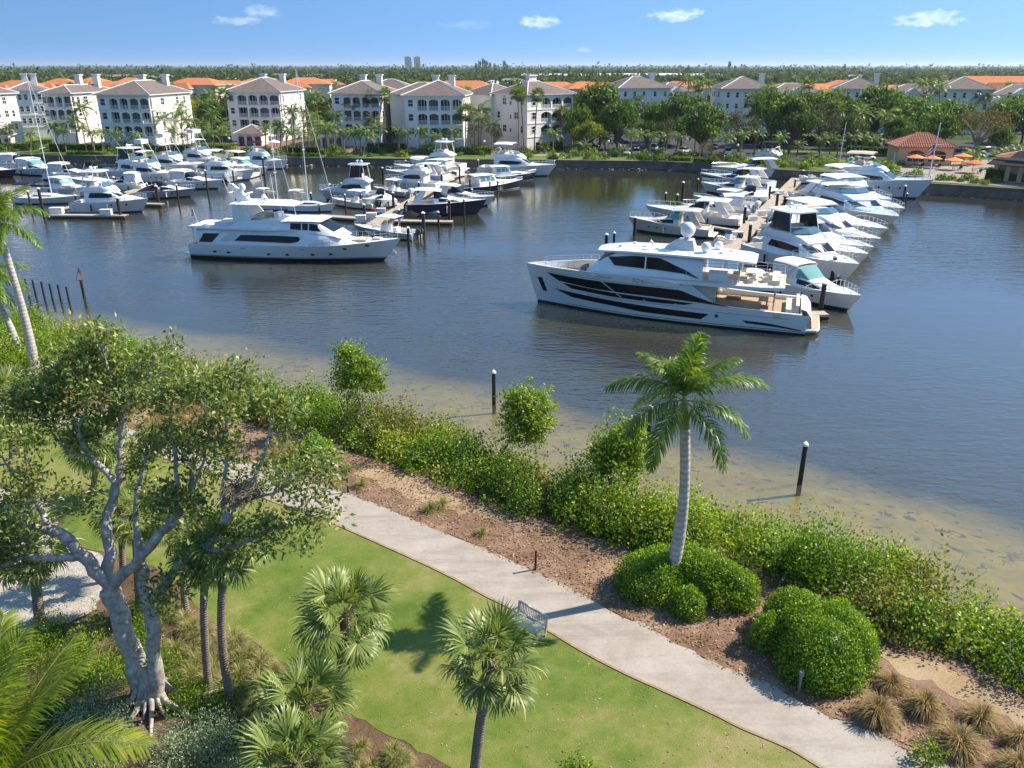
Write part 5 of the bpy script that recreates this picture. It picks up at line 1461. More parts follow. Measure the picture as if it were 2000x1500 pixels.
def downeast(label, stern, bow, group="", hull='navy', fb=1.5, fs=1.0):
    t, L = boat_at(label, stern, bow, fb, group, "picnic_boat")
    B = L * .29 + .2; hl = Hull(L, B, [(0, fs), (L * .4, fs + .05), (L, fb)], L * .07, .42, 2.4)
    hl.build(t, M[hull], M['antifoul'], M['gel'], .10); hl.deck(t, L * .28, M['gel']); hl.cockpit(t, .25, L * .30, .4, M['teak'], M['gel'])
    z0 = fs; hw = B * .36
    tr = Body([(L * .52, z0, z0 + .62, hw, hw * .92), (L * .70, z0 + .1, z0 + .60, hw * .85, hw * .72), (L * .80, z0 + .2, z0 + .52, hw * .6, hw * .45)]); tr.build(t, M['gel'], "trunk_cabin", .12)
    strip(t, tr, [(L * .72, z0 + .30), (L * .55, z0 + .28)], [(L * .72, z0 + .45), (L * .55, z0 + .45)], M['glass'], .02, name="porthole")
    ph = Body([(L * .29, z0 - .05, z0 + 1.55, hw, hw * .9), (L * .50, z0 - .05, z0 + 1.55, hw, hw * .88), (L * .555, z0 + .55, z0 + .75, hw * .95, hw * .85)]); ph.build(t, M['gel'], "pilothouse", .1)
    for a, b in ((.31, .38), (.39, .45), (.455, .51)): strip(t, ph, [(L * b, z0 + .78), (L * a, z0 + .75)], [(L * (b - .01), z0 + 1.35), (L * a, z0 + 1.38)], M['greenglass'], .02, n=3)
    front_panes(t, (L * .50, z0 + 1.5, hw * .86), (L * .558, z0 + .72, hw * .86), 3, M['greenglass'])
    MB().loft([[(x, -k, z), (x, k, z), (x, k * .85, z + .1), (x, -k * .85, z + .1)] for x, k, z in ((L * .22, hw * .9, z0 + 1.62), (L * .3, hw, z0 + 1.66), (L * .46, hw * .98, z0 + 1.66), (L * .53, hw * .8, z0 + 1.56))], M['gel']).build("roof", t, auto=40)
    MB().box(L * .04, L * .12, -B * .32, B * .32, .4, .85, M['canvasnavy']).build("stern_seat", t)
    hl.rail(t, L * .6, L * .97, .4, n=6); gear(t, hl, L * .4, z0 + 1.6, hw * .7)
    return t
def sailboat(label, stern, bow, mast_px, mast_top, group="", canopy='canvasnavy', furl=True, fb=1.2, xm=.56):
    t, L = boat_at(label, stern, bow, fb, group, "sailing_yacht", "sailboat")
    B = L * .3; hl = Hull(L, B, [(0, 1.0), (L * .5, .95), (L, fb)], L * .10, .42, 2.0, .82, .3, .8, .78)
    hl.build(t, M['gel'], M['bluebottom'], M['navy'], .1); hl.deck(t, .1, M['deckwhite'])
    tr = Body([(L * .30, .9, 1.42, B * .30, B * .25), (L * .55, .95, 1.40, B * .28, B * .23), (L * .74, 1.0, 1.15, B * .18, B * .12)]); tr.build(t, M['gel'], "coachroof", .1)
    strip(t, tr, [(L * .62, 1.14), (L * .34, 1.12)], [(L * .62, 1.25), (L * .34, 1.27)], M['glass'], .02)
    H = mast_top
    MB().tube([(L * xm, 0, 1.3), (L * xm, 0, H)], [.08, .055], M['alu'], 8).build("mast", t, auto=50)
    r = MB()
    for z in (H * .45, H * .72): r.tube([(L * xm, -B * .28 * (1 - z / H / 2), z), (L * xm, B * .28 * (1 - z / H / 2), z)], .035, M['alu'], 4)
    for sd in (1, -1): r.tube([(L * xm - .2, B * .46 * sd, 1.0), (L * xm, B * .2 * sd, H * .45), (L * xm, B * .17 * sd, H * .72), (L * xm, 0, H)], .014, M['steel'], 3)
    r.tube([(L * .02, 0, 1.1), (L * xm, 0, H)], .014, M['steel'], 3); r.build("rigging", t)
    MB().tube([(L * .965, 0, fb + .05), (L * xm + .1, 0, H - .3)], [.035, .025], M['canvaswhite'], 5).build("furled_jib", t)
    MB().tube([(L * xm, 0, 2.3), (L * .18, 0, 2.35)], .09, M['alu'], 6).build("boom", t)
    MB().tube([(L * xm - .1, 0, 2.46), (L * .3, 0, 2.5), (L * .19, 0, 2.45)], [.16, .2, .1], M[canopy], 7).build("sail_cover", t)
    bimini(t, L * .05, L * .30, B * .36, 3.05, M[canopy], 1.1)
    hl.rail(t, L * .85, L * .985, .6, n=3)
    return t
# ================================================================== the two big yachts
def oval_ports(parent, hl, spots, w=.5, h=.24, mat=None, sides=(1, -1), name="porthole"):
    for x, z in spots:
        for sd in sides:
            c = hl.y_at(x, z); pts = []
            for k in range(12):
                a = 2 * math.pi * k / 12; px, pz = x + w / 2 * math.cos(a), z + h / 2 * math.sin(a)
                pts.append((px, (hl.y_at(px, pz) + .018) * sd, pz))
            mb = MB(); mb.poly(pts, mat or M['glass']); mb.build(name, parent)
def rail_path(parent, pts, h, n_mid=1, r=.022, name="rail", post=None, step=1.3):
    mb = MB(); P = [Vector(p) for p in pts]
    mb.tube([p + Vector((0, 0, h)) for p in P], r, M['steel'], 5)
    for k in range(n_mid): mb.tube([p + Vector((0, 0, h * (k + 1) / (n_mid + 1))) for p in P], r * .6, M['steel'], 4)
    for a, b in zip(P[:-1], P[1:]):
        k = max(1, int((b - a).length / step))
        for i in range(k): q = a + (b - a) * i / k; mb.tube([q, q + Vector((0, 0, h))], r * .8, M['steel'], 4, False)
    mb.tube([P[-1], P[-1] + Vector((0, 0, h))], r * .8, M['steel'], 4, False)
    return mb.build(name, parent)

M['deckcream'] = simple("pale_teak", (.62, .54, .44), .7, .2, var=.12, scale=4)
def yacht_right():
    s = U(1566, 652, 0); b = U(1028, 513, 4.0)
    d = Vector((b.x - s.x, b.y - s.y)); L = d.length
    d.normalize(); off = Vector((d.y, -d.x)) * 3.0     # the near side is port: move the centreline away from the camera
    s2 = s + Vector((off.x, off.y, 0)) * (1 if off.y > 0 else -1) * .9
    b2 = Vector((b.x, b.y)); d = (b2 - Vector((s2.x, s2.y))); L = d.length
    t = thing("motor_yacht", "large white motor yacht with black window bands and a big radar dome", "yacht", (s2.x, s2.y, 0), math.atan2(d.y, d.x))
    BOATS.append((t, t['label'], s2, b, L))
    k = L / 27.5
    print("yacht_right L", L)
    W, BL = M['gel'], M['glass']
    X = lambda v: v * k
    hl = Hull(L, 7.0, [(0, 1.95), (X(5), 2.05), (X(8), 2.2), (X(10.3), 3.3), (X(12), 4.05), (X(16), 4.3), (X(22), 4.22), (L, 4.0)], 1.3, .46, 2.5, .92, .30, 1.0, .97)
    hl.build(t, W, M['antifoul'], M['antifoul'], .12, n=40)
    st = MB()
    hb = Hull(L, 7.06, list(zip(hl.sx, hl.sz)), 1.3, .46, 2.5, .92, .30, 1.0, .97)
    strip(t, hb, [(L - 1.6, .30), (X(14), .30), (0.05, .30)], [(L - 1.55, .36), (X(14), .36), (0.05, .36)], M['boot'], .0, (1, -1), 30, "boot_stripe")
    # black bands along the sides
    strip(t, hl, [(X(23.6), 2.75), (X(20), 2.52), (X(14), 2.45), (X(9.3), 2.30), (X(6.7), 2.15)], [(X(25.0), 3.45), (X(20), 3.42), (X(14), 3.42), (X(11.3), 3.36), (X(9.2), 2.62)], BL, .03, name="saloon_window", n=40)
    strip(t, hl, [(X(22.2), 2.12), (X(18), 1.92), (X(13), 1.86), (X(10.9), 1.92)], [(X(23.3), 2.62), (X(18), 2.36), (X(13), 2.26), (X(10.0), 2.17)], BL, .03, name="side_deck_opening", n=30)
    strip(t, hl, [(X(22.2), 1.15), (X(17.5), .92), (X(15), .72), (X(9.3), .66)], [(X(24.3), 1.80), (X(18), 1.50), (X(14), 1.36), (X(8.6), 1.25)], BL, .03, name="lower_window", n=34)
    strip(t, hl, [(X(5.2), .72), (X(3.0), .62), (X(.4), .42)], [(X(5.6), .98), (X(3.0), .86), (X(.4), .50)], BL, .03, name="stern_vent", n=12)
    strip(t, hl, [(L - 2.0, 1.30), (L - 2.5, 1.30)], [(L - 1.35, 2.75), (L - 1.95, 2.75)], BL, .035, name="anchor_pocket", n=3)
    strip(t, hl, [(X(16.9), 2.0), (X(17.05), 2.0)], [(X(18.9), 3.42), (X(19.05), 3.42)], W, .06, name="side_strut", n=3)
    for lo, x0, x1 in ((3.58, 24.6, 12.0), (1.72, 20.5, 8.6), (1.50, 8.4, 1.4)):
        strip(t, hl, [(X(x0), lo), (X(x1), lo - .08)], [(X(x0), lo + .04), (X(x1), lo - .04)], M['greygel'], .02, name="hull_groove", n=20)
    strip(t, hl, [(X(19.6), 3.78), (X(18.2), 3.78)], [(X(20.0), 4.0), (X(17.8), 4.0)], M['gelgrey'], .02, name="hull_vent", n=4)
    oval_ports(t, hl, [(X(7.9), 1.15)], .34, .34, M['glass'])
    strip(t, hl, [(X(2.9), 1.50), (X(2.2), 1.45)], [(X(2.9), 1.80), (X(2.3), 1.78)], M['steel'], .03, name="fairlead", n=3)
    # decks
    dk = MB(); rows = []
    for i in range(13):
        x = X(19.5) + (L - .9 - X(19.5)) * i / 12; y = hl.hb(x / L) - .22; z = 3.45
        rows.append([(x, max(y, .05), z), (x, 0, z + .04), (x, -max(y, .05), z)])
    dk.loft(rows, M['deckwhite'], closed=False); dk.build("foredeck", t)
    cap = MB()
    for sd in (1, -1):
        rows = []
        for i in range(25):
            x = X(11.0) + (L * .995 - X(11.0)) * i / 24; y = hl.hb(x / L); z = hl.sheer(x) + .01; yi = max(y - .24, .02)
            rows.append([(x, y * sd, z), (x, yi * sd, z), (x, yi * sd, 3.4)])
        cap.loft(rows, W, closed=False)
    cap.build("bulwark", t)
    # upper deck slab reaching aft over the cockpit
    pl = [(X(2.2), 2.75), (X(4.0), 3.2), (X(12.5), 3.3), (X(20.0), 2.9)]
    poly = [(x, -y) for x, y in pl] + [(x, y) for x, y in pl[::-1]]
    MB().prism(poly, 3.90, 4.18, W).build("upper_deck", t)
    MB().prism([(x, y * .94) for x, y in poly], 4.185, 4.20, M['deckcream']).build("deck_planking", t)
    # main saloon end and cockpit
    Body([(X(8.2), 1.6, 3.92, 2.5, 2.5), (X(12.5), 1.6, 3.92, 2.7, 2.7)]).build(t, M['tangel'], "saloon", .02)
    MB().quad((X(8.15), -1.6, 1.75), (X(8.15), 1.6, 1.75), (X(8.15), 1.6, 3.7), (X(8.15), -1.6, 3.7), M['glass']).build("saloon_door", t)
    hl.cockpit(t, .5, X(9.5), 1.60, M['teak'], W, .30)
    for sd in (1, -1):
        MB().tube([(X(3.0), 2.55 * sd, 1.9), (X(3.0), 2.55 * sd, 3.95)], .09, M['tangel'], 8).build("post", t)
        MB().hexa([(X(8.0), 2.9 * sd - .12, 2.0), (X(9.0), 2.9 * sd - .12, 2.0), (X(9.0), 2.9 * sd + .12, 2.0), (X(8.0), 2.9 * sd + .12, 2.0)], [(X(10.6), 2.95 * sd - .12, 3.95), (X(12.2), 2.95 * sd - .12, 3.95), (X(12.2), 2.95 * sd + .12, 3.95), (X(10.6), 2.95 * sd + .12, 3.95)], W).build("wing", t)
        mb = MB()
        for i in range(5): a = X(7.2 - i * .28); mb.box(a, a + .26, 1.7 * sd - .4, 1.7 * sd + .4, 1.6, 1.85 + i * .0, M['teak'])
        mb.build("cockpit_step", t)
    sofa = MB().box(X(1.0), X(1.9), -2.1, 2.1, 1.6, 2.05, M['cushion']).box(X(.75), X(1.05), -2.2, 2.2, 1.6, 2.5, M['cushion']); sofa.build("aft_sofa", t)
    MB().tube([(X(3.6), 0, 1.6), (X(3.6), 0, 2.25)], .12, M['steel'], 8).box(X(2.9), X(4.4), -.85, .85, 2.25, 2.31, M['teak']).build("cockpit_table", t)
    # transom: curved white garage door, platform
    MB().loft([[(.6, -2.7, 2.35), (.6, 2.7, 2.35)], [(.1, -2.75, 2.2), (.1, 2.75, 2.2)], [(-.35, -2.75, 1.6), (-.35, 2.75, 1.6)], [(-.55, -2.7, .55), (-.55, 2.7, .55)]], W, closed=False).build("garage_door", t, smooth=True)
    MB().prism([(-1.25, -2.2), (-1.0, -2.9), (.2, -3.25), (.2, 3.25), (-1.0, 2.9), (-1.25, 2.2)][::1], .34, .52, W).build("swim_platform", t)
    MB().prism([(-1.15, -2.1), (-.9, -2.7), (-.56, -2.9), (-.56, 2.9), (-.9, 2.7), (-1.15, 2.1)], .525, .54, M['teak']).build("platform_teak", t)
    # upper house
    uh = Body([(X(9.6), 4.2, 6.1, 2.45, 2.15), (X(12), 4.2, 6.25, 2.55, 2.2), (X(17.5), 4.2, 6.30, 2.5, 2.1), (X(19.0), 4.15, 5.6, 2.35, 1.9), (X(20.7), 4.0, 4.3, 2.1, 1.7)])
    uh.build(t, W, "wheelhouse", .2)
    strip(t, uh, [(X(17.9), 5.0), (X(14), 4.9), (X(11.3), 4.72), (X(9.75), 4.3)], [(X(18.6), 5.75), (X(16), 6.05), (X(13.6), 6.02), (X(11.0), 5.0)], BL, .03, name="side_window", n=24)
    strip(t, uh, [(X(15.0), 4.86), (X(14.85), 4.86)], [(X(15.0), 6.08), (X(14.85), 6.08)], W, .06, name="mullion", n=2)
    front_panes(t, (X(17.7), 6.2, 1.95), (X(19.6), 4.95, 1.75), 3, BL, off=.25)
    roof = MB()
    roof.loft([[(X(x), -h, z), (X(x), -h * .97, z + .16), (X(x), -h * .6, z + .30), (X(x), 0, z + .34), (X(x), h * .6, z + .30), (X(x), h * .97, z + .16), (X(x), h, z)] for x, h, z in ((4.9, 1.9, 6.02), (5.5, 2.4, 6.10), (8, 2.6, 6.25), (13, 2.6, 6.34), (17, 2.35, 6.30), (19.2, 1.75, 6.10), (19.8, 1.2, 5.98))], W)
    roof.build("hardtop", t, auto=35)
    for sd in (1, -1):
        MB().tube([(X(6.3), 2.2 * sd, 4.2), (X(6.3), 2.2 * sd, 6.2)], .07, M['tangel'], 6).build("post", t)
    # radar mast with domes
    mast = MB().hexa([(X(10.6), -1.1, 6.55), (X(13.6), -.8, 6.6), (X(13.6), .8, 6.6), (X(10.6), 1.1, 6.55)], [(X(10.9), -.7, 7.55), (X(12.2), -.6, 7.55), (X(12.2), .6, 7.55), (X(10.9), .7, 7.55)], M['gelgrey'])
    mast.tube([(X(11.5), 0, 7.5), (X(11.5), 0, 7.85)], .3, M['gelgrey'], 10); mast.build("radar_mast", t)
    MB().ball((X(11.5), 0, 8.45), .72, W, 16, 10, 1.05).build("radar_dome", t, smooth=True)
    MB().ball((X(9.6), 1.0, 7.1), .5, W, 12, 8).tube([(X(9.6), 1.0, 6.5), (X(9.6), 1.0, 6.8)], .25, W, 8).build("satellite_dome", t, smooth=True)
    MB().ball((X(8.6), -.9, 6.95), .42, W, 12, 8).tube([(X(8.6), -.9, 6.5), (X(8.6), -.9, 6.75)], .2, W, 8).build("satellite_dome", t, smooth=True)
    lp = MB()
    for x, y in ((17.5, .9), (16.4, -.8), (15.2, .5), (13.9, 1.3), (8.0, .9), (7.2, -.2)): lp.box(X(x), X(x) + .35, y - .12, y + .12, 6.6, 6.78, W)
    lp.tube([(X(14.6), 1.2, 6.6), (X(14.6), 1.2, 7.1)], .06, W, 6); lp.tube([(X(14.4), 1.2, 7.1), (X(14.8), 1.2, 7.35)], [.05, .2], W, 8); lp.build("roof_fittings", t)
    # upper aft deck furniture
    MB().tube([(X(5.2), 0, 4.2), (X(5.2), 0, 4.7)], .3, M['cushion'], 10).tube([(X(5.2), 0, 4.9), (X(5.2), 0, 4.96)], 1.05, M['deckwhite'], 16).build("round_table", t)
    for k_, (x, y) in enumerate(((6.7, .6), (6.7, -.6), (4.0, .9), (4.0, -.9), (5.3, 1.7), (5.3, -1.7))):
        MB().box(X(x) - .3, X(x) + .3, y - .3, y + .3, 4.2, 4.62, M['cushion']).box(X(x) - .3, X(x) - .22, y - .3, y + .3, 4.62, 5.0, M['canvastan']).build("deck_chair", t)
    MB().box(X(7.4), X(9.0), 1.4, 2.1, 4.2, 5.0, W).box(X(7.35), X(9.05), 1.35, 2.15, 5.0, 5.06, M['deckwhite']).build("bar_counter", t)
    MB().box(X(2.7), X(3.4), -2.0, 2.0, 4.2, 4.62, M['cushion']).build("aft_bench", t)
    rail_path(t, [(X(11), 3.1, 4.18), (X(4.0), 3.05, 4.18), (X(2.35), 2.6, 4.18), (X(2.35), -2.6, 4.18), (X(4.0), -3.05, 4.18), (X(11), -3.1, 4.18)], .95, 2, name="upper_rail")
    hl2 = [(X(20.5) + (L - 1.6 - X(20.5)) * i / 7) for i in range(8)]
    rail_path(t, [(x, hl.hb(x / L) - .12, hl.sheer(x)) for x in hl2], .55, 1, name="bow_rail"); rail_path(t, [(x, -hl.hb(x / L) + .12, hl.sheer(x)) for x in hl2], .55, 1, name="bow_rail")
    Body([(X(21.0), 3.5, 4.35, 1.9, 1.7), (X(22.2), 3.5, 4.25, 1.8, 1.5), (X(23.3), 3.5, 3.95, 1.5, 1.2)]).build(t, M['browncover'], "sunpad_cover", .2)
    MB().box(X(24.3), X(25.1), -.4, .4, 3.48, 3.66, W).tube([(X(25.3), .3, 3.48), (X(25.3), .3, 3.9)], .09, M['steel'], 6).tube([(X(25.3), -.3, 3.48), (X(25.3), -.3, 3.9)], .09, M['steel'], 6).build("windlass", t)
    mb = MB()
    for x, z in ((14.6, 1.95), (11.6, 1.9)): mb.box(X(x), X(x) + .25, hl.y_at(X(x), z), hl.y_at(X(x), z) + .08, z, z + .08, M['steel'])
    mb.build("cleat", t)
    # the name on the side
    for sd in (1, -1):
        cu = bpy.data.curves.new("name_text", 'FONT'); cu.body = "TO·KINGA"; cu.size = .52; cu.shear = .3; cu.extrude = .004; cu.space_character = 1.05
        o = bpy.data.objects.new("name_text", cu); COL.objects.link(o)
        dg = bpy.context.evaluated_depsgraph_get(); me = bpy.data.meshes.new_from_object(o.evaluated_get(dg)); bpy.data.objects.remove(o)
        me.materials.clear(); me.materials.append(M['greygel'])
        n = link("name_lettering", me, t); x = X(16.0) if sd > 0 else X(14.0); z = 3.74
        n.location = (x, (hl.y_at(X(15), 3.9) + .03) * sd, z)
        a, b_ = hl.y_at(X(14.5), 3.9), hl.y_at(X(15.5), 3.9)
        n.rotation_euler = (R(90), 0, R(180) if sd > 0 else 0)
yacht_right()

def yacht_left():
    s = U(380, 503, 0); b = U(783, 466, 2.9)
    s2 = s + Vector((.0, 2.4, 0)); d = Vector((b.x - s2.x, b.y - s2.y)); L = d.length; k = L / 26
    print("yacht_left L", L)
    t = thing("motor_yacht", "white motor yacht with round portholes and a mast arch on its flybridge", "yacht", (s2.x, s2.y, 0), math.atan2(d.y, d.x))
    BOATS.append((t, t['label'], s2, b, L))
    W, BL = M['gel'], M['glass']; X = lambda v: v * k
    hl = Hull(L, 6.0, [(0, 1.8), (X(3), 1.95), (X(16), 2.05), (X(20), 2.35), (L, 2.95)], 2.4, .45, 2.4, .9, .22, 1.0, .95)
    hl.build(t, W, M['antifoul'], M['antifoul'], .34, n=36)
    hb = Hull(L, 6.05, list(zip(hl.sx, hl.sz)), 2.4, .45, 2.4, .9, .22, 1.0, .95)
    strip(t, hb, [(X(24.2), .46), (.05, .46)], [(X(24.3), .53), (.05, .53)], M['boot'], 0, (1, -1), 30, "boot_stripe")
    strip(t, hl, [(X(17.5), 1.28), (.1, 1.18)], [(X(17.5), 1.37), (.1, 1.27)], W, .06, (1, -1), 24, "rub_rail")
    strip(t, hl, [(X(8), .68), (-.0, .62)], [(X(8), .76), (-.0, .70)], W, .05, (1, -1), 12, "spray_rail")
    oval_ports(t, hl, [(X(x), z) for x, z in ((3.4, .98), (5.2, .95), (10.3, .92), (12.6, .9), (15.7, .95), (17.8, 1.02), (19.6, 1.75), (22.2, 2.15))], .55, .26)
    oval_ports(t, hl, [(X(7.2), 1.6), (X(14.6), 1.65)], .75, .12, M['greygel'], name="vent")
    hl.deck(t, X(15), W, .02, .04, .1)
    # house
    hs = Body([(X(1.2), 1.9, 3.75, 2.6, 2.5), (X(3.0), 1.85, 3.85, 2.85, 2.62), (X(13.0), 2.0, 3.95, 2.85, 2.55), (X(17.5), 2.1, 3.6, 2.6, 2.2), (X(19.2), 2.2, 2.75, 2.2, 1.9), (X(21.2), 2.35, 2.5, 1.5, 1.2)])
    hs.build(t, W, "deckhouse", .3)
    strip(t, hs, [(X(14.2), 2.62), (X(13.3), 2.42), (X(6.1), 2.48)], [(X(14.6), 3.22), (X(12), 3.30), (X(7.0), 3.26)], BL, .03, name="saloon_window", n=20)
    strip(t, hs, [(X(6.0), 2.45), (X(4.2), 2.42)], [(X(6.8), 3.42), (X(5.6), 3.42)], M['gelgrey'], .025, name="side_recess", n=4)
    strip(t, hs, [(X(14.5), 3.46), (X(4.0), 3.52)], [(X(14.5), 3.52), (X(4.0), 3.60)], M['gelgrey'], .05, name="overhang_line", n=12)
    strip(t, hs, [(X(3.2), 2.2), (X(1.4), 2.15)], [(X(4.3), 3.35), (X(2.2), 3.3)], BL, .03, name="cockpit_opening", n=4)
    # boat deck aft with overhang
    pl = [(X(.1), 2.3), (X(1.2), 2.75), (X(9), 2.85), (X(14), 2.6)]
    poly = [(x, -y) for x, y in pl] + [(x, y) for x, y in pl[::-1]]
    MB().prism(poly, 3.86, 4.06, W).build("boat_deck", t)
    MB().prism([(x, y * .92) for x, y in poly], 4.062, 4.08, M['deckwhite']).build("boat_deck_surface", t)
    for sd in (1, -1): MB().tube([(X(.6), 2.2 * sd, 1.8), (X(.6), 2.2 * sd, 3.87)], .05, M['steel'], 6).build("post", t)
    hl.cockpit(t, .3, X(1.6), 1.2, M['teak'], W)
    rail_path(t, [(X(6.0), 2.6, 4.06), (X(1.2), 2.5, 4.06), (X(.3), 2.1, 4.06), (X(.3), -2.1, 4.06), (X(1.2), -2.5, 4.06), (X(6.0), -2.6, 4.06)], 1.0, 2, name="boat_deck_rail")
    MB().prism([(-1.3, -2.3), (.1, -2.75), (.1, 2.75), (-1.3, 2.3)], .42, .58, W).build("swim_platform", t)
    # pilothouse
    ph = Body([(X(11.2), 3.85, 4.75, 2.35, 2.1), (X(13.2), 3.8, 5.05, 2.4, 2.1), (X(16.2), 3.6, 5.05, 2.35, 1.95), (X(18.4), 3.3, 3.75, 2.1, 1.7), (X(19.3), 3.0, 3.15, 1.9, 1.5)])
    ph.build(t, W, "pilothouse", .22)
    for a, b_ in ((13.2, 14.5), (14.65, 15.35)): strip(t, ph, [(X(b_), 4.02), (X(a), 4.05)], [(X(b_), 4.82), (X(a), 4.82)], BL, .03, n=3, name="side_window")
    strip(t, ph, [(X(17.5), 3.80), (X(15.5), 4.0)], [(X(16.4), 4.72), (X(15.5), 4.8)], BL, .03, n=4, name="side_window")
    front_panes(t, (X(16.3), 5.0, 1.75), (X(18.5), 3.72, 1.6), 4, BL, .12, off=.08)
    MB().loft([[(X(x), -h, z), (X(x), -h * .9, z + .12), (X(x), 0, z + .2), (X(x), h * .9, z + .12), (X(x), h, z)] for x, h, z in ((11.0, 2.0, 4.85), (13, 2.35, 5.06), (16, 2.2, 5.10), (16.9, 1.9, 5.0))], W).build("pilothouse_roof", t, auto=40)
    # flybridge
    fbm = Body([(X(5.5), 4.08, 4.3, 2.35, 2.3), (X(7.5), 4.08, 4.95, 2.35, 2.3), (X(11.2), 4.08, 5.2, 2.3, 2.2), (X(12.4), 4.3, 5.15, 2.1, 1.95), (X(13.4), 4.6, 5.1, 1.8, 1.6)])
    fbm.build(t, W, "flybridge", .15)
    MB().box(X(8.0), X(12.0), -1.9, 1.9, 5.05, 5.09, M['teak']).build("bridge_sole", t)
    MB().box(X(8.6), X(9.4), -1.6, 1.6, 5.1, 5.7, M['cushion']).box(X(10.6), X(11.2), -.8, .8, 5.1, 5.8, W).box(X(9.8), X(10.2), -.5, .5, 5.1, 5.75, M['canvastan']).build("bridge_seats", t)
    MB().loft([[(X(x), -h, z), (X(x), -h * .92, z + .12), (X(x), 0, z + .2), (X(x), h * .92, z + .12), (X(x), h, z)] for x, h, z in ((5.6, 1.9, 6.85), (7, 2.3, 6.95), (12, 2.2, 6.95), (13.6, 1.5, 6.8))], W).build("hardtop", t, auto=40)
    for sd in (1, -1):
        MB().hexa([(X(6.0), 2.2 * sd - .08, 4.3), (X(8.6), 2.2 * sd - .08, 4.6), (X(8.6), 2.2 * sd + .08, 4.6), (X(6.0), 2.2 * sd + .08, 4.3)], [(X(6.0), 2.0 * sd - .08, 6.95), (X(6.9), 2.0 * sd - .08, 6.95), (X(6.9), 2.0 * sd + .08, 6.95), (X(6.0), 2.0 * sd + .08, 6.95)], W).build("arch_leg", t)
        MB().tube([(X(12.3), 1.85 * sd, 5.1), (X(12.0), 1.8 * sd, 6.98)], .05, M['steel'], 6).build("post", t)
    # signal mast
    ms = MB().hexa([(X(6.0), -.5, 7.05), (X(7.6), -.4, 7.1), (X(7.6), .4, 7.1), (X(6.0), .5, 7.05)], [(X(4.9), -.25, 9.2), (X(5.4), -.2, 9.2), (X(5.4), .2, 9.2), (X(4.9), .25, 9.2)], W)
    ms.box(X(5.3), X(5.6), -1.5, 1.5, 8.2, 8.3, W); ms.tube([(X(5.1), 0, 9.2), (X(4.6), 0, 10.6)], .05, W, 6); ms.tube([(X(5.1), -.9, 8.3), (X(4.7), -.9, 9.9)], .03, W, 5); ms.build("signal_mast", t)
    MB().ball((X(6.6), 0, 8.75), .40, W, 12, 8, 1.2).build("satellite_dome", t, smooth=True)
    MB().box(X(7.2), X(7.4), -1.0, 1.0, 8.0, 8.12, W).tube([(X(7.3), 0, 7.2), (X(7.3), 0, 8.0)], .1, W, 6).build("radar_bar", t)
    MB().ball((X(8.8), .9, 7.5), .33, W, 10, 6).ball((X(9.8), -.8, 7.48), .3, W, 10, 6).build("antenna_dome", t, smooth=True)
    MB().tube([(X(9.4), 0, 7.1), (X(9.1), 0, 11.2)], .035, M['alu'], 5).tube([(X(10.2), .8, 7.1), (X(10.0), .8, 10.4)], .03, W, 5).build("antenna", t)
    hl.rail(t, X(15.5), L * .985, .85, .1, 12, .025, mid=True)
    MB().box(X(20.3), X(22.0), -1.1, 1.1, 2.5, 2.78, M['canvastan']).build("sunpad", t)
    MB().box(X(22.6), X(23.6), -.5, .5, 2.7, 2.95, M['cushion']).build("foredeck_locker", t)
    # tender cover and gear on the boat deck, flag at the stern
    MB().box(X(3.2), X(5.2), -1.6, 1.4, 4.09, 4.5, M['canvaswhite']).box(X(6.2), X(7.0), -1.0, 1.0, 4.32, 4.75, M['canvaswhite']).build("deck_locker", t)
    hl_ = MB().tube([(X(.15), 0, 4.06), (X(-.3), 0, 6.0)], .03, M['white'], 5); hl_.build("flagstaff", t)
    fl = MB()
    red = simple("flag_red", (.5, .03, .04), .8, .1); fb_ = simple("flag_blue", (.03, .05, .2), .8, .1)
    for i in range(7):
        z1 = 5.9 - i * .13
        fl.quad((X(-.28) - .0, .02, z1), (X(-.28) - .25, .06, z1 - .15), (X(-.28) - .25, .06, z1 - .28), (X(-.28), .02, z1 - .13), red if i % 2 == 0 else M['white'])
    fl.quad((X(-.28) - .0, .012, 5.9), (X(-.28) - .12, .035, 5.83), (X(-.28) - .12, .035, 5.4), (X(-.28), .012, 5.45), fb_)
    fl.build("flag", t)
    an = MB().tube([(X(24.7), 0, 1.5), (X(25.2), 0, 1.2)], .08, M['steel'], 6).box(X(24.9), X(25.3), -.35, .35, .9, 1.2, M['steel']); an.build("anchor", t)
yacht_left()
# ================================================================== the marina
LG, MG, RG = "boats at the left docks", "boats at the middle docks", "boats at the right dock"
# left docks
flybridge("grey-blue hardtop cruiser with a dark swooping window at the left finger dock", (150, 414), (291, 392), 'gelgrey', group=LG, top='hard', house='gel', fb=1.9, fs=1.5, dark=False)
sailboat("white sailboat with navy canopy and a tall bare mast at the far left", (34, 396), (158, 384), None, 17.5, LG)
downeast("white pilothouse fishing boat behind the left sailboat", (92, 376), (172, 368), LG, 'gel')
console("white boat on a lift behind the grey-blue cruiser", (212, 362), (132, 348), group=LG, covered=True, motors=0, top=None)
express("white and yellow runabout under a white canvas left of the navy-covered boat", (284, 372), (200, 356), boot='greenboot', top='canvas', group=LG, fs=.95)
express("dark and white bowrider with a navy cockpit cover", (272, 387), (383, 370), hull='greygel', top='cover', canvas='canvasnavy', group=LG, fb=1.4)
express("white cruiser with white canvas behind the navy-covered bowrider", (330, 366), (436, 354), top='canvas', group=LG)
flybridge("white sport yacht with a blue bottom in front of the hedge", (388, 352), (498, 334), bottom='bluebottom', group=LG, top='bimini')
flybridge("white yacht with clear bridge enclosure nearest the pavilion at the left docks", (474, 330), (563, 314), house='gelblue', group=LG, top='bimini', canvas='canvasblack')
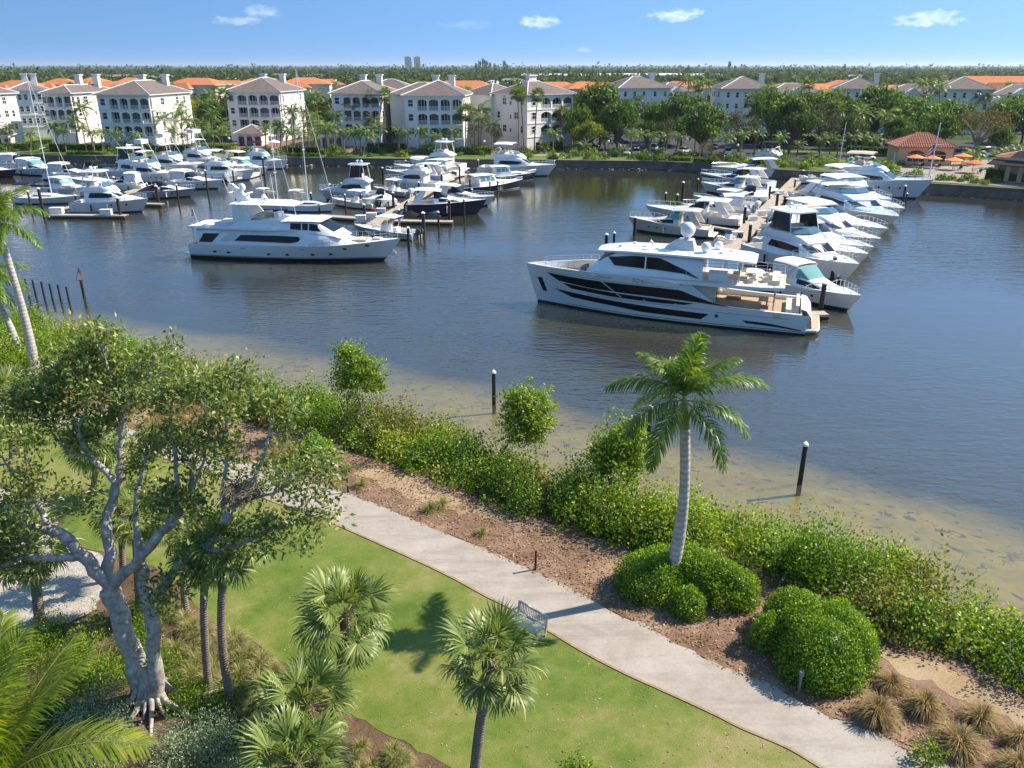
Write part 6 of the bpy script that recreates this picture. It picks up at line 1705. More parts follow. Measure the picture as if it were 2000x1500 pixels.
express("low white express boat beside the yacht nearest the pavilion", (447, 338), (524, 329), group=LG, tint=1)
flybridge("white sportfisher with a tall tower, front one at the left docks", (256, 353), (348, 340), group=LG, top='tower', bottom='bluebottom')
flybridge("white sportfisher with a tower, middle one at the left docks", (300, 334), (388, 324), group=LG, top='tower')
flybridge("white sportfisher with a tower furthest back against the seawall", (360, 322), (440, 313), group=LG, top='tower')
console("small white center console between the sportfishers", (372, 342), (418, 338), group=LG)
express("navy-hulled boat cut off by the left edge", (-55, 346), (33, 333), hull='navy', group=LG, top='canvas')
express("white cruiser with a blue-trimmed canopy above the navy-hulled boat", (0, 330), (82, 316), group=LG, top='canvas', bottom='bluebottom')
express("white boat against the seawall at the far left", (-40, 316), (40, 306), group=LG, top='canvas')
console("small white tender at the left dock with dark seats", (225, 340), (262, 338), hull='navy', group=LG, motors=1, top=None)
express("white cruiser between the far-left sailboat and the seawall", (96, 350), (190, 338), group=LG, top='canvas')
flybridge("white hardtop boat tucked behind the white and yellow runabout", (232, 345), (322, 336), group=LG, top='hard', dark=True)
express("white day cruiser with a blue canvas behind the blue-bottomed yacht", (402, 344), (482, 334), group=LG, top='canvas', canvas='bluecanvas')
express("cream cruiser against the hedge behind the sportfishers", (440, 322), (520, 315), 'cream', group=LG)
console("small boat under a white cover by the left walkway's far end", (462, 326), (430, 322), group=LG, covered=True, motors=1, top=None)
express("white cuddy boat in front of the far-left seawall boats", (40, 338), (118, 331), group=LG, top='canvas', tint=1)
express("white cruiser with black canvas behind the white pilothouse boat", (168, 346), (246, 337), group=LG, top='canvas', canvas='canvasblack')
console("white center console right of the blue-bottomed yacht", (494, 344), (440, 347), group=LG)
# middle docks
flybridge("white sedan cruiser between the grey sedan and the blue-white express", (858, 372), (752, 352), group=MG, top='bimini', fb=1.6)
console("white tender between the middle walkway and the white express cruiser", (884, 349), (836, 343), group=MG, motors=2)
express("white runabout with white cover by the middle walkway", (770, 402), (706, 392), group=MG, top='cover')
flybridge("grey flybridge sedan with bow to the left at the middle dock", (748, 392), (622, 373), 'gelgrey', house='gelgrey', group=MG, fb=1.6, top='hard')
console("grey center console on a lift with covered outboards", (800, 384), (728, 366), 'greygel', MG, 2, 'canvaswhite', mcol=M['canvaswhite'])
console("open white boat with twin black outboards behind the big left yacht", (736, 408), (648, 388), 'cream', MG, 2, 'canvaswhite')
express("blue-white express cruiser lifted beside the middle walkway", (874, 355), (751, 334), 'gelblue', group=MG, fb=1.7, fs=1.2)
express("white express cruiser behind the blue-white one", (897, 345), (768, 323), group=MG, fb=1.7, enclosure=True)
flybridge("white flybridge boat bow-left furthest back at the middle dock", (905, 333), (800, 313), group=MG, top='hard', dark=False)
downeast("navy downeast boat nearest the viewer of the two", (888, 378), (1023, 352), MG)
downeast("navy downeast boat behind its twin, with a longer house", (930, 356), (1048, 338), MG)
flybridge("cream-white flybridge yacht at the end of the middle dock", (938, 340), (1087, 325), house='gel', group=MG, top='bimini', fb=2.2, fs=1.5, tall=1.2)
express("dark navy sport cruiser with white top at the end finger dock", (792, 418), (951, 394), 'navy', group=MG, fb=2.0, fs=1.5, enclosure=True)
express("white cruiser whose bow shows behind the navy sport cruiser", (842, 398), (967, 386), group=MG)
console("grey cuddy tender with twin outboards beside the big left yacht's bow", (815, 467), (690, 440), 'greygel', MG, 2, 'canvaswhite')
sailboat("sailboat with tall mast hidden behind the big left yacht", (566, 412), (655, 400), None, 18.5, MG, 'canvaswhite', xm=.42)
sailboat("small sailboat with a short mast behind the big left yacht's arch", (505, 408), (575, 398), None, 11.5, MG, 'canvaswhite')
# right dock, bows to the left
express("ice-blue sleek yacht with a black hull stripe, bow left", (1506, 374), (1366, 341), 'gelblue', band='blackpaint', group=RG, fb=2.1, fs=1.5)
express("white cruiser behind the ice-blue yacht", (1528, 346), (1388, 328), group=RG, fb=2.0, fs=1.5)
flybridge("white flybridge boat furthest back on the right dock's left side", (1540, 333), (1432, 310), group=RG, top='bimini', canvas='canvasblack')
console("white center console with T-top on a lift at the right dock", (1474, 410), (1352, 383), group=RG, motors=2, mcol=M['canvaswhite'])
express("white cruiser with tan seats, bow left, below the center console", (1448, 440), (1259, 404), group=RG, fb=1.7, canvas='canvaswhite')
express("white and cream cruiser nearest the big yacht's bow", (1388, 462), (1226, 427), 'cream', group=RG, tint=1, fb=1.7)
express("small white cuddy boat between the center console and the walkway", (1490, 396), (1424, 385), group=RG, top='cover')
express("white cruiser half hidden behind the white cruiser with tan seats", (1462, 424), (1330, 402), group=RG, top='canvas', fb=1.6)
express("white cruiser between the ice-blue yacht and the lifted console boat", (1494, 386), (1368, 358), group=RG, fb=1.6, tint=1)
# right dock, bows to the right
flybridge("white flybridge yacht between the restaurant's yacht and the boat with blue cloth", (1592, 382), (1742, 394), group=RG, top='bimini', fb=1.8)
express("white cruiser squeezed between the square-windowed sedan and the green-windshield one", (1505, 466), (1708, 488), group=RG, fb=1.7, enclosure=True)
flybridge("long blue-white motor yacht with brown window shades in front of the restaurant", (1602, 374), (1822, 358), 'gelblue', house='gelblue', group=RG, top='bimini', fb=3.0, fs=2.0, tall=1.35, canvas='canvastan')
express("white boat with a blue cloth on its bow rail", (1572, 388), (1768, 412), group=RG, tint=1, fb=1.8, fs=1.3)
flybridge("white sedan with black side window and green windshield below it", (1588, 404), (1756, 428), group=RG, top='bimini', fb=1.9, house='gelblue')
express("white hardtop cruiser third from the big yacht's stern", (1528, 428), (1735, 452), group=RG, fb=1.8, enclosure=True, fs=1.3)
flybridge("white sedan with a square dark side window", (1512, 452), (1722, 472), group=RG, top='none', fb=1.8)
express("white cruiser with green windshield and long bow rail", (1498, 478), (1697, 502), group=RG, tint=1, top='canvas', enclosure=True, fb=1.8)
flybridge("white trawler yacht with dark enclosed bridge and navy-covered dinghy on its bow", (1478, 500), (1678, 524), group=RG, top='hard', fb=2.2, fs=1.5, tall=1.05)
express("white express boat sticking out past the big yacht's stern", (1505, 560), (1682, 584), group=RG, top='canvas', tint=1, fb=1.6)
console("navy tender with grey motor beside the right walkway", (1562, 398), (1530, 385), 'navy', RG, 1, None, 1.0)
console("small white skiff at the right walkway's far end", (1600, 356), (1560, 348), 'gel', RG, 1, None)
console("white inflatable tender near the big yacht's dome", (1440, 478), (1400, 470), 'gel', RG, 1, None)

M['plank'] = simple("dock_planks", (.42, .35, .27), .85, .2, var=.25, scale=2.5, bump=.3)
M['float'] = simple("dock_float", (.05, .045, .04), .85, .1, var=.2); M['concrete'] = simple("seawall_concrete", (.15, .135, .115), .9, .15, var=.35, scale=.6, bump=.4, bscale=5)
def dock(label, a, b, w, name="dock", planks=True, z=.55, edge=True):
    A, B_ = U(a[0], a[1], z), U(b[0], b[1], z); d = Vector((B_.x - A.x, B_.y - A.y)); L = d.length
    t = thing(name, label, "dock", (A.x, A.y, 0), math.atan2(d.y, d.x))
    MB().box(0, L, -w / 2 + .05, w / 2 - .05, .02, z - .10, M['float']).build("float", t)
    MB().box(0, L, -w / 2, -w / 2 + .12, z - .22, z + .02, M['plank']).box(0, L, w / 2 - .12, w / 2, z - .22, z + .02, M['plank']).build("edge_beam", t)
    n = min(int(L / .42), 240)
    me = MB().box(0, L / n - .03, -w / 2 + .122, w / 2 - .122, -.06, 0, M['plank']).mesh("plank")
    for i in range(n):
        p = link("plank", me, t); p.location = (i * L / n, 0, z + random.uniform(-.006, .006))
    return t
dock("finger dock with white boxes beside the grey-blue cruiser", (95, 419), (247, 420), 1.5)
dock("left dock walkway running back between the boats", (100, 414), (468, 318), 1.8)
dock("finger dock under the navy-covered bowrider's bow", (255, 396), (318, 398), 1.2)
dock("middle dock walkway running back between the boats", (716, 445), (905, 330), 2.0)
dock("finger dock end beside the navy sport cruiser with covered jet skis", (772, 430), (884, 432), 1.6)
dock("wooden dock behind the big left yacht's pilothouse", (622, 420), (712, 426), 1.8)
dock("right dock walkway with piles running back to the seawall", (1418, 490), (1560, 346), 2.6)
dock("lift dock under the center console at the right dock", (1352, 402), (1478, 419), .7)
dock("finger dock end by the big yacht's stern", (1500, 612), (1615, 611), 1.3)
dock("finger dock below the white cruiser with tan seats", (1290, 425), (1452, 452), 1.0)
dock("lift beam dock under the blue-white express cruiser", (768, 361), (880, 367), .8)
dock("finger dock between the navy downeast boats and the sport cruiser", (868, 384), (965, 381), 1.2)
dock("gangway from the seawall down to the right dock", (1556, 352), (1578, 330), 1.3)
def dock_box(label, px, py, z=.57, s=1.0, rz=.1):
    t = thing("dock_box", label, "dock box", U(px, py, z), rz, "white dock boxes")
    MB().box(-.65 * s, .65 * s, -.35 * s, .35 * s, 0, .55 * s, M['white']).build("chest", t)
    MB().box(-.69 * s, .69 * s, -.39 * s, .39 * s, .552 * s, .66 * s, M['white']).build("lid", t)
for px, py, s, lb in ((112, 417, 1.5, "white dock box at the left end of the left finger dock"), (208, 419, 1.3, "white dock box halfway along the left finger dock"), (705, 430, 1.2, "white dock box on the middle walkway by the covered boats"), (726, 425, 1.2, "white dock box right of a dark post on the middle dock"), (745, 415, 1.1, "white dock box behind the open boat's outboards"),
                      (1440, 462, 1.1, "white dock box on the right walkway nearest the big yacht"), (1486, 420, 1.1, "white dock box halfway along the right walkway"), (1522, 380, 1.1, "white dock box on the right walkway by the ice-blue yacht"), (1470, 430, 1.0, "white dock box left of the walkway by a dark post")):
    dock_box(lb, px, py, s=s)
def jetski(label, px, py, rz, mat):
    t = thing("jet_ski", label, "jet ski", U(px, py, .6), rz, "covered jet skis on the end float")
    Body([(-1.5, 0, .35, .5, .45), (-.6, 0, .75, .55, .3), (.3, 0, .95, .52, .25), (1.0, .05, .6, .4, .2), (1.6, .25, .4, .12, .06)]).build(t, mat, "hull", .1)
    MB().box(-1.0, .1, -.18, .18, .7, .9, M['canvasblack']).build("seat", t); MB().tube([(.35, -.35, 1.05), (.35, .35, 1.05)], .04, M['blackmetal'], 5).build("handlebar", t)
jetski("covered black jet ski on the left half of the end float", 800, 424, .3, M['canvasblack']); jetski("black jet ski on the right half of the end float", 842, 427, .2, M['blackpaint'])
MB_r = thing("dock_fire_box", "small red box standing on the middle dock", "box", U(730, 422, .57)); MB().box(-.3, .3, -.25, .25, 0, 1.1, M['redcanvas']).build("body", MB_r); MB().box(-.33, .33, -.28, .28, 1.102, 1.2, M['redcanvas']).build("lid", MB_r)

# mooring posts: foot, top
POSTS = [(1184, 480, 455, .24), (1199, 476, 452, .18), (1299, 402, 375, .18), (1332, 393, 354, .24), (1322, 398, 378, .22), (1239, 459, 422, .24), (1286, 418, 400, .22), (1439, 372, 341, .2), (1501, 395, 361, .22), (1514, 422, 375, .24), (1452, 443, 401, .24), (1462, 478, 435, .24),
         (1566, 356, 331, .2), (1551, 371, 348, .2), (1602, 611, 549, .24), (1624, 551, 497, .24), (1653, 458, 432, .22), (1641, 490, 458, .22), (1668, 486, 456, .16), (1696, 441, 409, .22), (1763, 396, 361, .2), (1768, 400, 376, .15), (1362, 370, 348, .18), (1635, 554, 536, .16),
         (646, 386, 358, .2), (667, 368, 356, .16), (609, 401, 375, .16), (676, 417, 378, .14), (624, 415, 395, .13), (713, 435, 397, .22), (748, 350, 326, .2), (763, 346, 326, .17), (793, 330, 312, .2), (823, 358, 329, .16), (819, 387, 354, .2), (863, 368, 338, .2), (898, 347, 323, .2),
         (769, 413, 374, .22), (781, 450, 407, .16), (828, 459, 413, .26), (799, 489, 442, .2), (857, 449, 412, .16), (878, 429, 388, .22), (907, 435, 387, .15), (918, 374, 347, .16), (957, 379, 352, .15), (922, 386, 368, .18), (1065, 326, 310, .2), (1100, 324, 306, .15), (1040, 341, 321, .18), (1011, 354, 336, .17), (972, 379, 351, .15), (934, 331, 311, .2),
         (51, 336, 309, .2), (89, 326, 306, .16), (85, 416, 366, .24), (60, 402, 371, .16), (151, 403, 379, .2), (236, 426, 384, .26), (310, 399, 361, .26), (290, 381, 356, .17), (349, 393, 359, .17), (226, 371, 344, .22), (196, 346, 325, .2), (407, 381, 331, .17), (424, 353, 331, .2), (459, 372, 330, .17), (261, 331, 311, .17), (518, 356, 306, .2), (558, 313, 292, .17), (372, 363, 344, .17)]
def place_posts():
    seen = {}
    rows = []
    for (px, py, ty, r) in POSTS:
        b = U(px, py, 0); best = None
        for t, lab, s, e, L in BOATS:
            d = Vector((e.x - s.x, e.y - s.y)); u = max(0, min(1, ((b.x - s.x) * d.x + (b.y - s.y) * d.y) / d.length_squared)); dist = (Vector((s.x, s.y)) + d * u - Vector((b.x, b.y))).length
            if best is None or dist < best[0]: best = (dist, lab, u)
        rows.append((px, py, ty, r, best[1], "bow" if best[2] > .62 else ("stern" if best[2] < .3 else "side")))
    for i, (px, py, ty, r, lab, pos) in enumerate(rows):
        key = (lab, pos); same = sorted([q for q in rows if (q[4], q[5]) == key])
        w = [x for x in lab.split()][:9]
        while w[-1] in ("a", "the", "with", "of", "its", "in", "and", "at", "behind", "on", "by", "left", "big", "tall", "beside", "nearest", "whose", "under", "for", "to", "an", "blue-white", "white", "black", "navy", "dark", "beneath", "below", "front", "long", "green"): w.pop()
        wh = ""
        if len(same) > 1:
            j = same.index((px, py, ty, r, lab, pos)); wh = ("left ", "right ")[j] if len(same) == 2 else ("leftmost ", "second ", "third ", "fourth ", "fifth ", "sixth ")[j]
        piling(f"{wh}mooring post by the {pos} of {' '.join(w)}", (px, py), ty, r, True, 1.2, group="capped mooring posts in the marina")
place_posts()
# ================================================================== far shore: seawall, grounds, buildings
WALL_PX = [(-900, 286), (-300, 293), (0, 299), (87, 303), (280, 305), (560, 307), (795, 310), (1035, 312), (1300, 315), (1400, 321), (1480, 329), (1600, 335), (1690, 338), (1738, 349), (1800, 357), (1900, 363), (2000, 369), (2300, 392), (2900, 445)]
WALL = [U(x, y, FZ) for x, y in WALL_PX]
def mat_farland():
    m, nt, out = _nodes("far_ground")
    pos = n_pos(nt)
    a = n_noise(nt, .035, 5, .6, pos, .5); b = n_noise(nt, .5, 4, .6, pos)
    col = n_ramp(nt, a, [(.38, (.035, .055, .015)), (.5, (.07, .10, .025)), (.6, (.13, .12, .06))])
    col = n_mix(nt, .4, col, n_ramp(nt, b, [(.3, .5), (.7, 1.0)]), 'MULTIPLY')
    n_principled(nt, out, col, .95, .1)
    return m
M['farland'] = mat_farland()
M['asphalt'] = simple("asphalt", (.055, .055, .058), .9, .15, var=.25, scale=.4, obj=False); M['brickpave'] = simple("brick_paving", (.24, .13, .095), .9, .1, var=.25, scale=.6, obj=False)
M['fargrass'] = simple("bright_grass", (.11, .165, .03), .9, .1, var=.3, scale=.15, obj=False); M['pale_pave'] = simple("pale_paving", (.30, .255, .21), .9, .1, var=.2, scale=.5, obj=False)
M['stucco'] = simple("cream_stucco", (.80, .76, .71), .9, .15, var=.05, scale=.25); M['trim'] = simple("white_trim", (.76, .75, .72), .8, .2, var=.04); M['stucco_warm'] = simple("warm_stucco", (.64, .55, .47), .9, .15, var=.06, scale=.25)
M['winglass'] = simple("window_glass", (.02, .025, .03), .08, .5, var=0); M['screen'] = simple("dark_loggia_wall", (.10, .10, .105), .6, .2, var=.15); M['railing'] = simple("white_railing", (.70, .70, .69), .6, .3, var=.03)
def mat_tile(name, c0, c1, freq):
    m, nt, out = _nodes(name)
    pos = n_pos(nt, True)
    w = nt.nodes.new("ShaderNodeTexWave"); w.bands_direction = 'Z'; w.inputs["Scale"].default_value = freq; w.inputs["Distortion"].default_value = .6
    nt.links.new(pos, w.inputs[0])
    col = n_ramp(nt, n_noise(nt, .9, 5, .7, pos), [(.3, c0), (.7, c1)])
    col = n_mix(nt, .35, col, n_ramp(nt, w.outputs[1], [(.2, .55), (.6, 1.0)]), 'MULTIPLY')
    n_principled(nt, out, col, .85, .2, normal=n_bump(nt, w.outputs[1], .5, .08))
    return m
M['browntile'] = mat_tile("brown_roof_tile", (.13, .10, .09), (.215, .172, .155), 2.0); M['orangetile'] = mat_tile("orange_roof_tile", (.42, .135, .05), (.62, .24, .10), 2.0); M['redtile'] = mat_tile("red_barrel_tile", (.34, .12, .075), (.52, .24, .16), 1.0)
M['greytile'] = mat_tile("grey_roof_tile", (.20, .175, .16), (.32, .28, .26), 2.0)
def far_land():
    far = [Vector((16000, -200 + 0, FZ)), Vector((16000, 24000, FZ)), Vector((-16000, 24000, FZ)), Vector((-16000, WALL[0].y, FZ))]
    pts = [Vector((p.x, p.y + .25, FZ)) for p in WALL] + [Vector((WALL[-1].x + 400, WALL[-1].y - 60, FZ))] + far
    sheet("far_ground", pts, FZ, M['farland'])
    t = thing("seawall", "long grey concrete seawall with rocks at its foot along the marina", "seawall", (0, 0, 0))
    for a, b in zip(WALL[:-1], WALL[1:]):
        d = (b - a).normalized(); n = Vector((d.y, -d.x, 0))
        mb = MB(); q = [a - n * .3, b - n * .3, b + n * .25, a + n * .25]
        mb.hexa([(p.x, p.y, -.6) for p in (q[3], q[2], q[1], q[0])], [(p.x, p.y, FZ - .16) for p in (q[3], q[2], q[1], q[0])], M['concrete'])
        q = [a - n * .5, b - n * .5, b + n * .38, a + n * .38]
        mb.hexa([(p.x, p.y, FZ - .155) for p in (q[3], q[2], q[1], q[0])], [(p.x, p.y, FZ + .06) for p in (q[3], q[2], q[1], q[0])], M['concrete'])
        mb.build("wall_panel", t)
    rk = MB(); rng = random.Random(4)
    for a, b in zip(WALL[1:-1], WALL[2:]):
        d = (b - a); L = d.length; d.normalize(); n = Vector((d.y, -d.x, 0))
        for i in range(int(L / .8)):
            p = a + d * (i * .8 + rng.uniform(-.3, .3)) + n * rng.uniform(.35, 1.3); s = rng.uniform(.25, .6)
            rk.ball((p.x, p.y, rng.uniform(-.25, .15)), s, M['rock_a'] if rng.random() < .7 else M['rock_b'], 5, 3, .7)
    o = rk.build("rocks", t); o['kind'] = 'stuff'
M['rock_a'] = simple("dark_rock", (.10, .085, .07), .95, .1, var=.3); M['rock_b'] = simple("pale_rock", (.34, .30, .25), .95, .1, var=.3)
far_land()
def FG(*px): return [U(x, y, FZ)[:2] for x, y in px]
def far_sheet(name, px, dz, mat, amp=.0):
    pts = [Vector(p) for p in FG(*px)]
    sheet(name, pts, FZ + dz, mat)
far_sheet("grass_strip", [(-300, 292), (0, 298), (280, 304), (795, 309), (1300, 314), (1400, 320), (1480, 328), (1480, 322), (1400, 315), (1300, 309), (1035, 304), (795, 302), (280, 296), (0, 291), (-300, 285)], .012, M['fargrass'])
far_sheet("promenade", [(-300, 285), (0, 291), (280, 296), (795, 302), (1035, 304), (1200, 306), (1200, 301), (1035, 298), (795, 297), (280, 291), (0, 286), (-300, 280)], .016, M['pale_pave'])
far_sheet("driveway", [(925, 262), (985, 262), (1060, 296), (1000, 300), (930, 298), (915, 285)], .020, M['brickpave'])
far_sheet("plaza", [(455, 275), (690, 275), (700, 296), (450, 294)], .024, M['brickpave'])
far_sheet("road", [(1120, 270), (1250, 258), (1400, 262), (1700, 270), (2100, 285), (2100, 305), (1870, 300), (1640, 310), (1600, 318), (1460, 317), (1360, 309), (1240, 304), (1140, 300)], .028, M['asphalt'])
far_sheet("patio", [(1738, 345), (1800, 354), (1900, 360), (2000, 366), (2100, 374), (2100, 318), (1930, 312), (1745, 318), (1725, 330)], .032, M['pale_pave'])
far_sheet("golf_lawn", [(500, 230), (660, 230), (690, 250), (480, 250)], .02, M['fargrass']); far_sheet("golf_lawn", [(330, 240), (445, 240), (445, 256), (330, 256)], .02, M['fargrass']); far_sheet("golf_lawn", [(880, 240), (1000, 240), (1000, 258), (880, 258)], .02, M['fargrass'])
far_sheet("grass_verge", [(80, 262), (105, 262), (110, 274), (30, 280), (30, 270)], .02, M['fargrass'])
far_sheet("grass_verge", [(1560, 318), (1640, 312), (1735, 322), (1725, 340), (1600, 333)], .036, M['fargrass']); far_sheet("grass_verge", [(1480, 290), (1720, 296), (1720, 301), (1480, 297)], .036, M['fargrass'])

def hip(mb, x0, x1, y0, y1, z, rise, mat, ov=.7, capm=None, th=.22):
    x0 -= ov; x1 += ov; y0 -= ov; y1 += ov; w, d = x1 - x0, y1 - y0
    if w >= d: r0, r1 = (x0 + d / 2, (y0 + y1) / 2, z + rise), (x1 - d / 2, (y0 + y1) / 2, z + rise)
    else: r0, r1 = ((x0 + x1) / 2, y0 + w / 2, z + rise), ((x0 + x1) / 2, y1 - w / 2, z + rise)
    a, b, c, e = (x0, y0, z), (x1, y0, z), (x1, y1, z), (x0, y1, z)
    if w >= d: fs = [(0, 1, 5, 4), (1, 2, 5), (2, 3, 4, 5), (3, 0, 4)]
    else: fs = [(0, 1, 4), (1, 2, 5, 4), (2, 3, 5), (3, 0, 4, 5)]
    mb.add([a, b, c, e, r0, r1], fs, mat)
    mb.box(x0 + .03, x1 - .03, y0 + .03, y1 - .03, z - th, z - .004, capm or M['trim'])
    if capm is not None:
        for p, q in ((a, r0), (e, r0), (b, r1), (c, r1)) if w >= d else ((a, r0), (b, r0), (c, r1), (e, r1)): mb.tube([p, q], .14, capm, 4)
        mb.tube([r0, r1], .14, capm, 4)
WIN = {}
def window_mesh(w, h, arch=False, kind='sash'):
    k = (round(w, 2), round(h, 2), arch, kind)
    if k not in WIN:
        mb = MB()     # stands on the wall plane y=0 and faces -y; origin at the sill's middle
        mb.box(-w / 2, w / 2, -.03, .05, 0, h, M['winglass'])
        for a, b, c, d in ((-w / 2 - .09, -w / 2, -.02, h), (w / 2, w / 2 + .09, -.02, h), (-w / 2 - .09, w / 2 + .09, h, h + .10), (-w / 2 - .16, w / 2 + .16, -.16, -.02)): mb.box(a, b, -.09, .05, c, d, M['trim'])
        mb.box(-w / 2, w / 2, -.06, -.031, h * .48, h * .55, M['trim'])
        if w > 1.3: mb.box(-.04, .04, -.06, -.031, 0, h, M['trim'])
        if arch:
            n = 6; vs = [(w / 2 * math.cos(math.pi * i / n), -.05, h + .101 + w * .35 * math.sin(math.pi * i / n)) for i in range(n + 1)]
            mb.poly(vs[::-1], M['winglass'])
        WIN[k] = mb.mesh("window")
    return WIN[k]
def put_window(t, x, y, z, rz, w, h, arch=False):
    o = link("window", window_mesh(w, h, arch), t); o.location = (x, y, z); o.rotation_euler = (0, 0, rz); return o
BAY = {}
def bay_meshes(w, h, arch):
    k = (round(w, 2), round(h, 2), arch)
    if k not in BAY:
        dp = 1.5; p = .28; A = MB(); n = 8; top = h - .45; spring = top - (w * .16 if arch else .0)
        A.box(0, p, 0, .4, 0, h, M['stucco']).box(w - p, w, 0, .4, 0, h, M['stucco'])
        cur = [(p + (w - 2 * p) * i / n, spring + (top - spring) * math.sin(math.pi * i / n) ** .6 if arch else top) for i in range(n + 1)]
        for i in range(n):
            (xa, za), (xb, zb) = cur[i], cur[i + 1]
            A.quad((xa, 0, za), (xb, 0, zb), (xb, 0, h), (xa, 0, h), M['stucco']); A.quad((xa, .4, za), (xb, .4, zb), (xb, 0, zb), (xa, 0, za), M['stucco'])
        if arch:
            for i in range(n):
                (xa, za), (xb, zb) = cur[i], cur[i + 1]
                A.hexa([(xa, -.06, za - .02), (xb, -.06, zb - .02), (xb, .0, zb - .02), (xa, .0, za - .02)], [(xa, -.06, za + .13), (xb, -.06, zb + .13), (xb, .0, zb + .13), (xa, .0, za + .13)], M['trim'])
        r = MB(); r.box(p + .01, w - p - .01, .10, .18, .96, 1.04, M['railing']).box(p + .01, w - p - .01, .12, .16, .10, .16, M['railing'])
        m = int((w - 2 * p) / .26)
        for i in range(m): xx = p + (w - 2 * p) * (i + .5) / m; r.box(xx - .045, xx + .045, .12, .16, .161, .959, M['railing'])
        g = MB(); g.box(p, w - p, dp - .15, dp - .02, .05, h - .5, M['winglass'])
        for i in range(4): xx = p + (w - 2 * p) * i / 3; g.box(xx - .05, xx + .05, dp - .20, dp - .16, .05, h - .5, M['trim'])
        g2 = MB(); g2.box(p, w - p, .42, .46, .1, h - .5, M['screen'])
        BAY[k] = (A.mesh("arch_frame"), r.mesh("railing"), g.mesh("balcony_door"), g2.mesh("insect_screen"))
    return BAY[k]
def apartments(label, FL, FR, D=24, H=13.9, bays=4, left=3.0, rear=None, seed=1, wall='stucco', chim=((.45, .55), (.7, .8)), plain=False):
    a, b = U(FL[0], FL[1], FZ), U(FR[0], FR[1], FZ); d = Vector((b.x - a.x, b.y - a.y)); W = d.length
    t = thing("apartment_building", label, "building", (a.x, a.y, FZ), math.atan2(d.y, d.x))
    r = random.Random(seed); S = M[wall]; fl = (3.4, 6.9, 10.4); fh = 3.5
    print(label[:40], "W %.1f dist %.0f" % (W, a.length))
    mb = MB()
    if plain:
        mb.box(0, W, 0, D, 0, H, S)
    else:
        mb.box(0, W, 1.5, D, 0, H, S); mb.box(0, W, 0, 1.498, 0, 3.3, S); mb.box(0, left, 0, 1.498, 3.302, H, S)
    mb.build("wall", t)
    tr = MB()
    for z in fl + (H - .45,):
        tr.box(-.10, W + .10, -.12, -.004, z - .28, z - .02, M['trim']); tr.box(W + .004, W + .12, -.12, D + .1, z - .28, z - .02, M['trim']); tr.box(-.12, -.004, -.12, D + .1, z - .28, z - .02, M['trim'])
    tr.build("string_course", t)
    rf = MB(); hip(rf, 0, W, 0, D, H + .25, min(W, D) * .23, M['browntile'], .8, M['trim']); rfo = rf.build("roof", t)
    for u, v in chim:
        x, y = W * u, D * v
        cc = MB().box(x - .8, x + .8, y - .7, y + .7, H + 1.0, H + 4.7, M['trim']).box(x - 1.05, x + 1.05, y - .95, y + .95, H + 4.702, H + 5.0, M['trim']); cc.build("chimney", t)
    if not plain:
        bw = (W - left) / bays
        sl = MB()
        for z in fl: sl.box(left + .002, W - .002, .002, 1.498, z - .3, z - .02, S)
        sl.box(left + .002, W - .002, .002, 1.498, H - .3, H - .01, S); sl.build("balcony_slab", t)
        for z in fl:
            for i in range(bays):
                arch = i >= r.choice((0, 1)) if z < 10 else r.random() < .8
                A, rl, g, g2 = bay_meshes(bw - .004, fh - .31, arch)
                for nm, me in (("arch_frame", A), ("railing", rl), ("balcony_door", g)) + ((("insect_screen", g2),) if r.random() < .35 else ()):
                    o = link(nm, me, t); o.location = (left + i * bw + .002, 0, z - .01)
            put_window(t, left / 2, -.002, z + 1.0, 0, 1.2, 1.6)
        for i in range(2):
            gd = MB(); x = W * (.45 + .28 * i); gd.box(x - 1.6, x + 1.6, -.05, -.003, .2, 2.5, M['trim']); gd.build("garage_panel", t)
    else:
        for z in fl:
            for u in (.12, .30, .48, .70, .9): put_window(t, W * u, -.002, z + 1.0, 0, .9, 1.5)
        if rear:
            x0, y0 = (rear[0] + rear[1]) / 2, rear[2]
            MB().hexa([(x0 - 2.6, y0 - .5, 6.9), (x0 + 2.6, y0 - .5, 6.9), (x0 + 2.6, y0 - .004, 6.9), (x0 - 2.6, y0 - .004, 6.9)], [(x0 - 2.6, y0 - .5, 12.4), (x0 + 2.6, y0 - .5, 12.4), (x0 + 2.6, y0 - .004, 12.4), (x0 - 2.6, y0 - .004, 12.4)], M['trim']).build("window_bay", t)
            MB().add([(x0 - 3, y0 - .6, 12.41), (x0 + 3, y0 - .6, 12.41), (x0, y0 - .6, 14.4), (x0 - 3, y0 + 3, 12.41), (x0 + 3, y0 + 3, 12.41), (x0, y0 + 3, 14.4)], [(0, 1, 2), (0, 2, 5, 3), (1, 4, 5, 2)], M['trim']).build("gable", t)
            for dx in (-1.45, 0, 1.45): put_window(t, x0 + dx, y0 - .502, 9.0, 0, 1.2, 2.0, dx == 0)
    for sx, rz in ((W + .002, math.pi / 2), (-.002, -math.pi / 2)):
        for z in fl:
            for k, v in enumerate((.14, .3, .48, .66, .84)):
                w, h = ((1.0, 1.6), (1.8, 1.6), (.6, .9), (1.4, 1.7), (1.0, 1.6))[k]
                if r.random() < .85: put_window(t, sx, D * v, z + 1.0, rz, w, h, k == 3 and z > 10)
        o = MB()
        x0, x1 = (W + .003, W + .06) if sx > 0 else (-.06, -.003)
        o.box(x0, x1, D * .45, D * .45 + 4.6, .1, 2.5, M['trim']); o.build("garage_door", t)
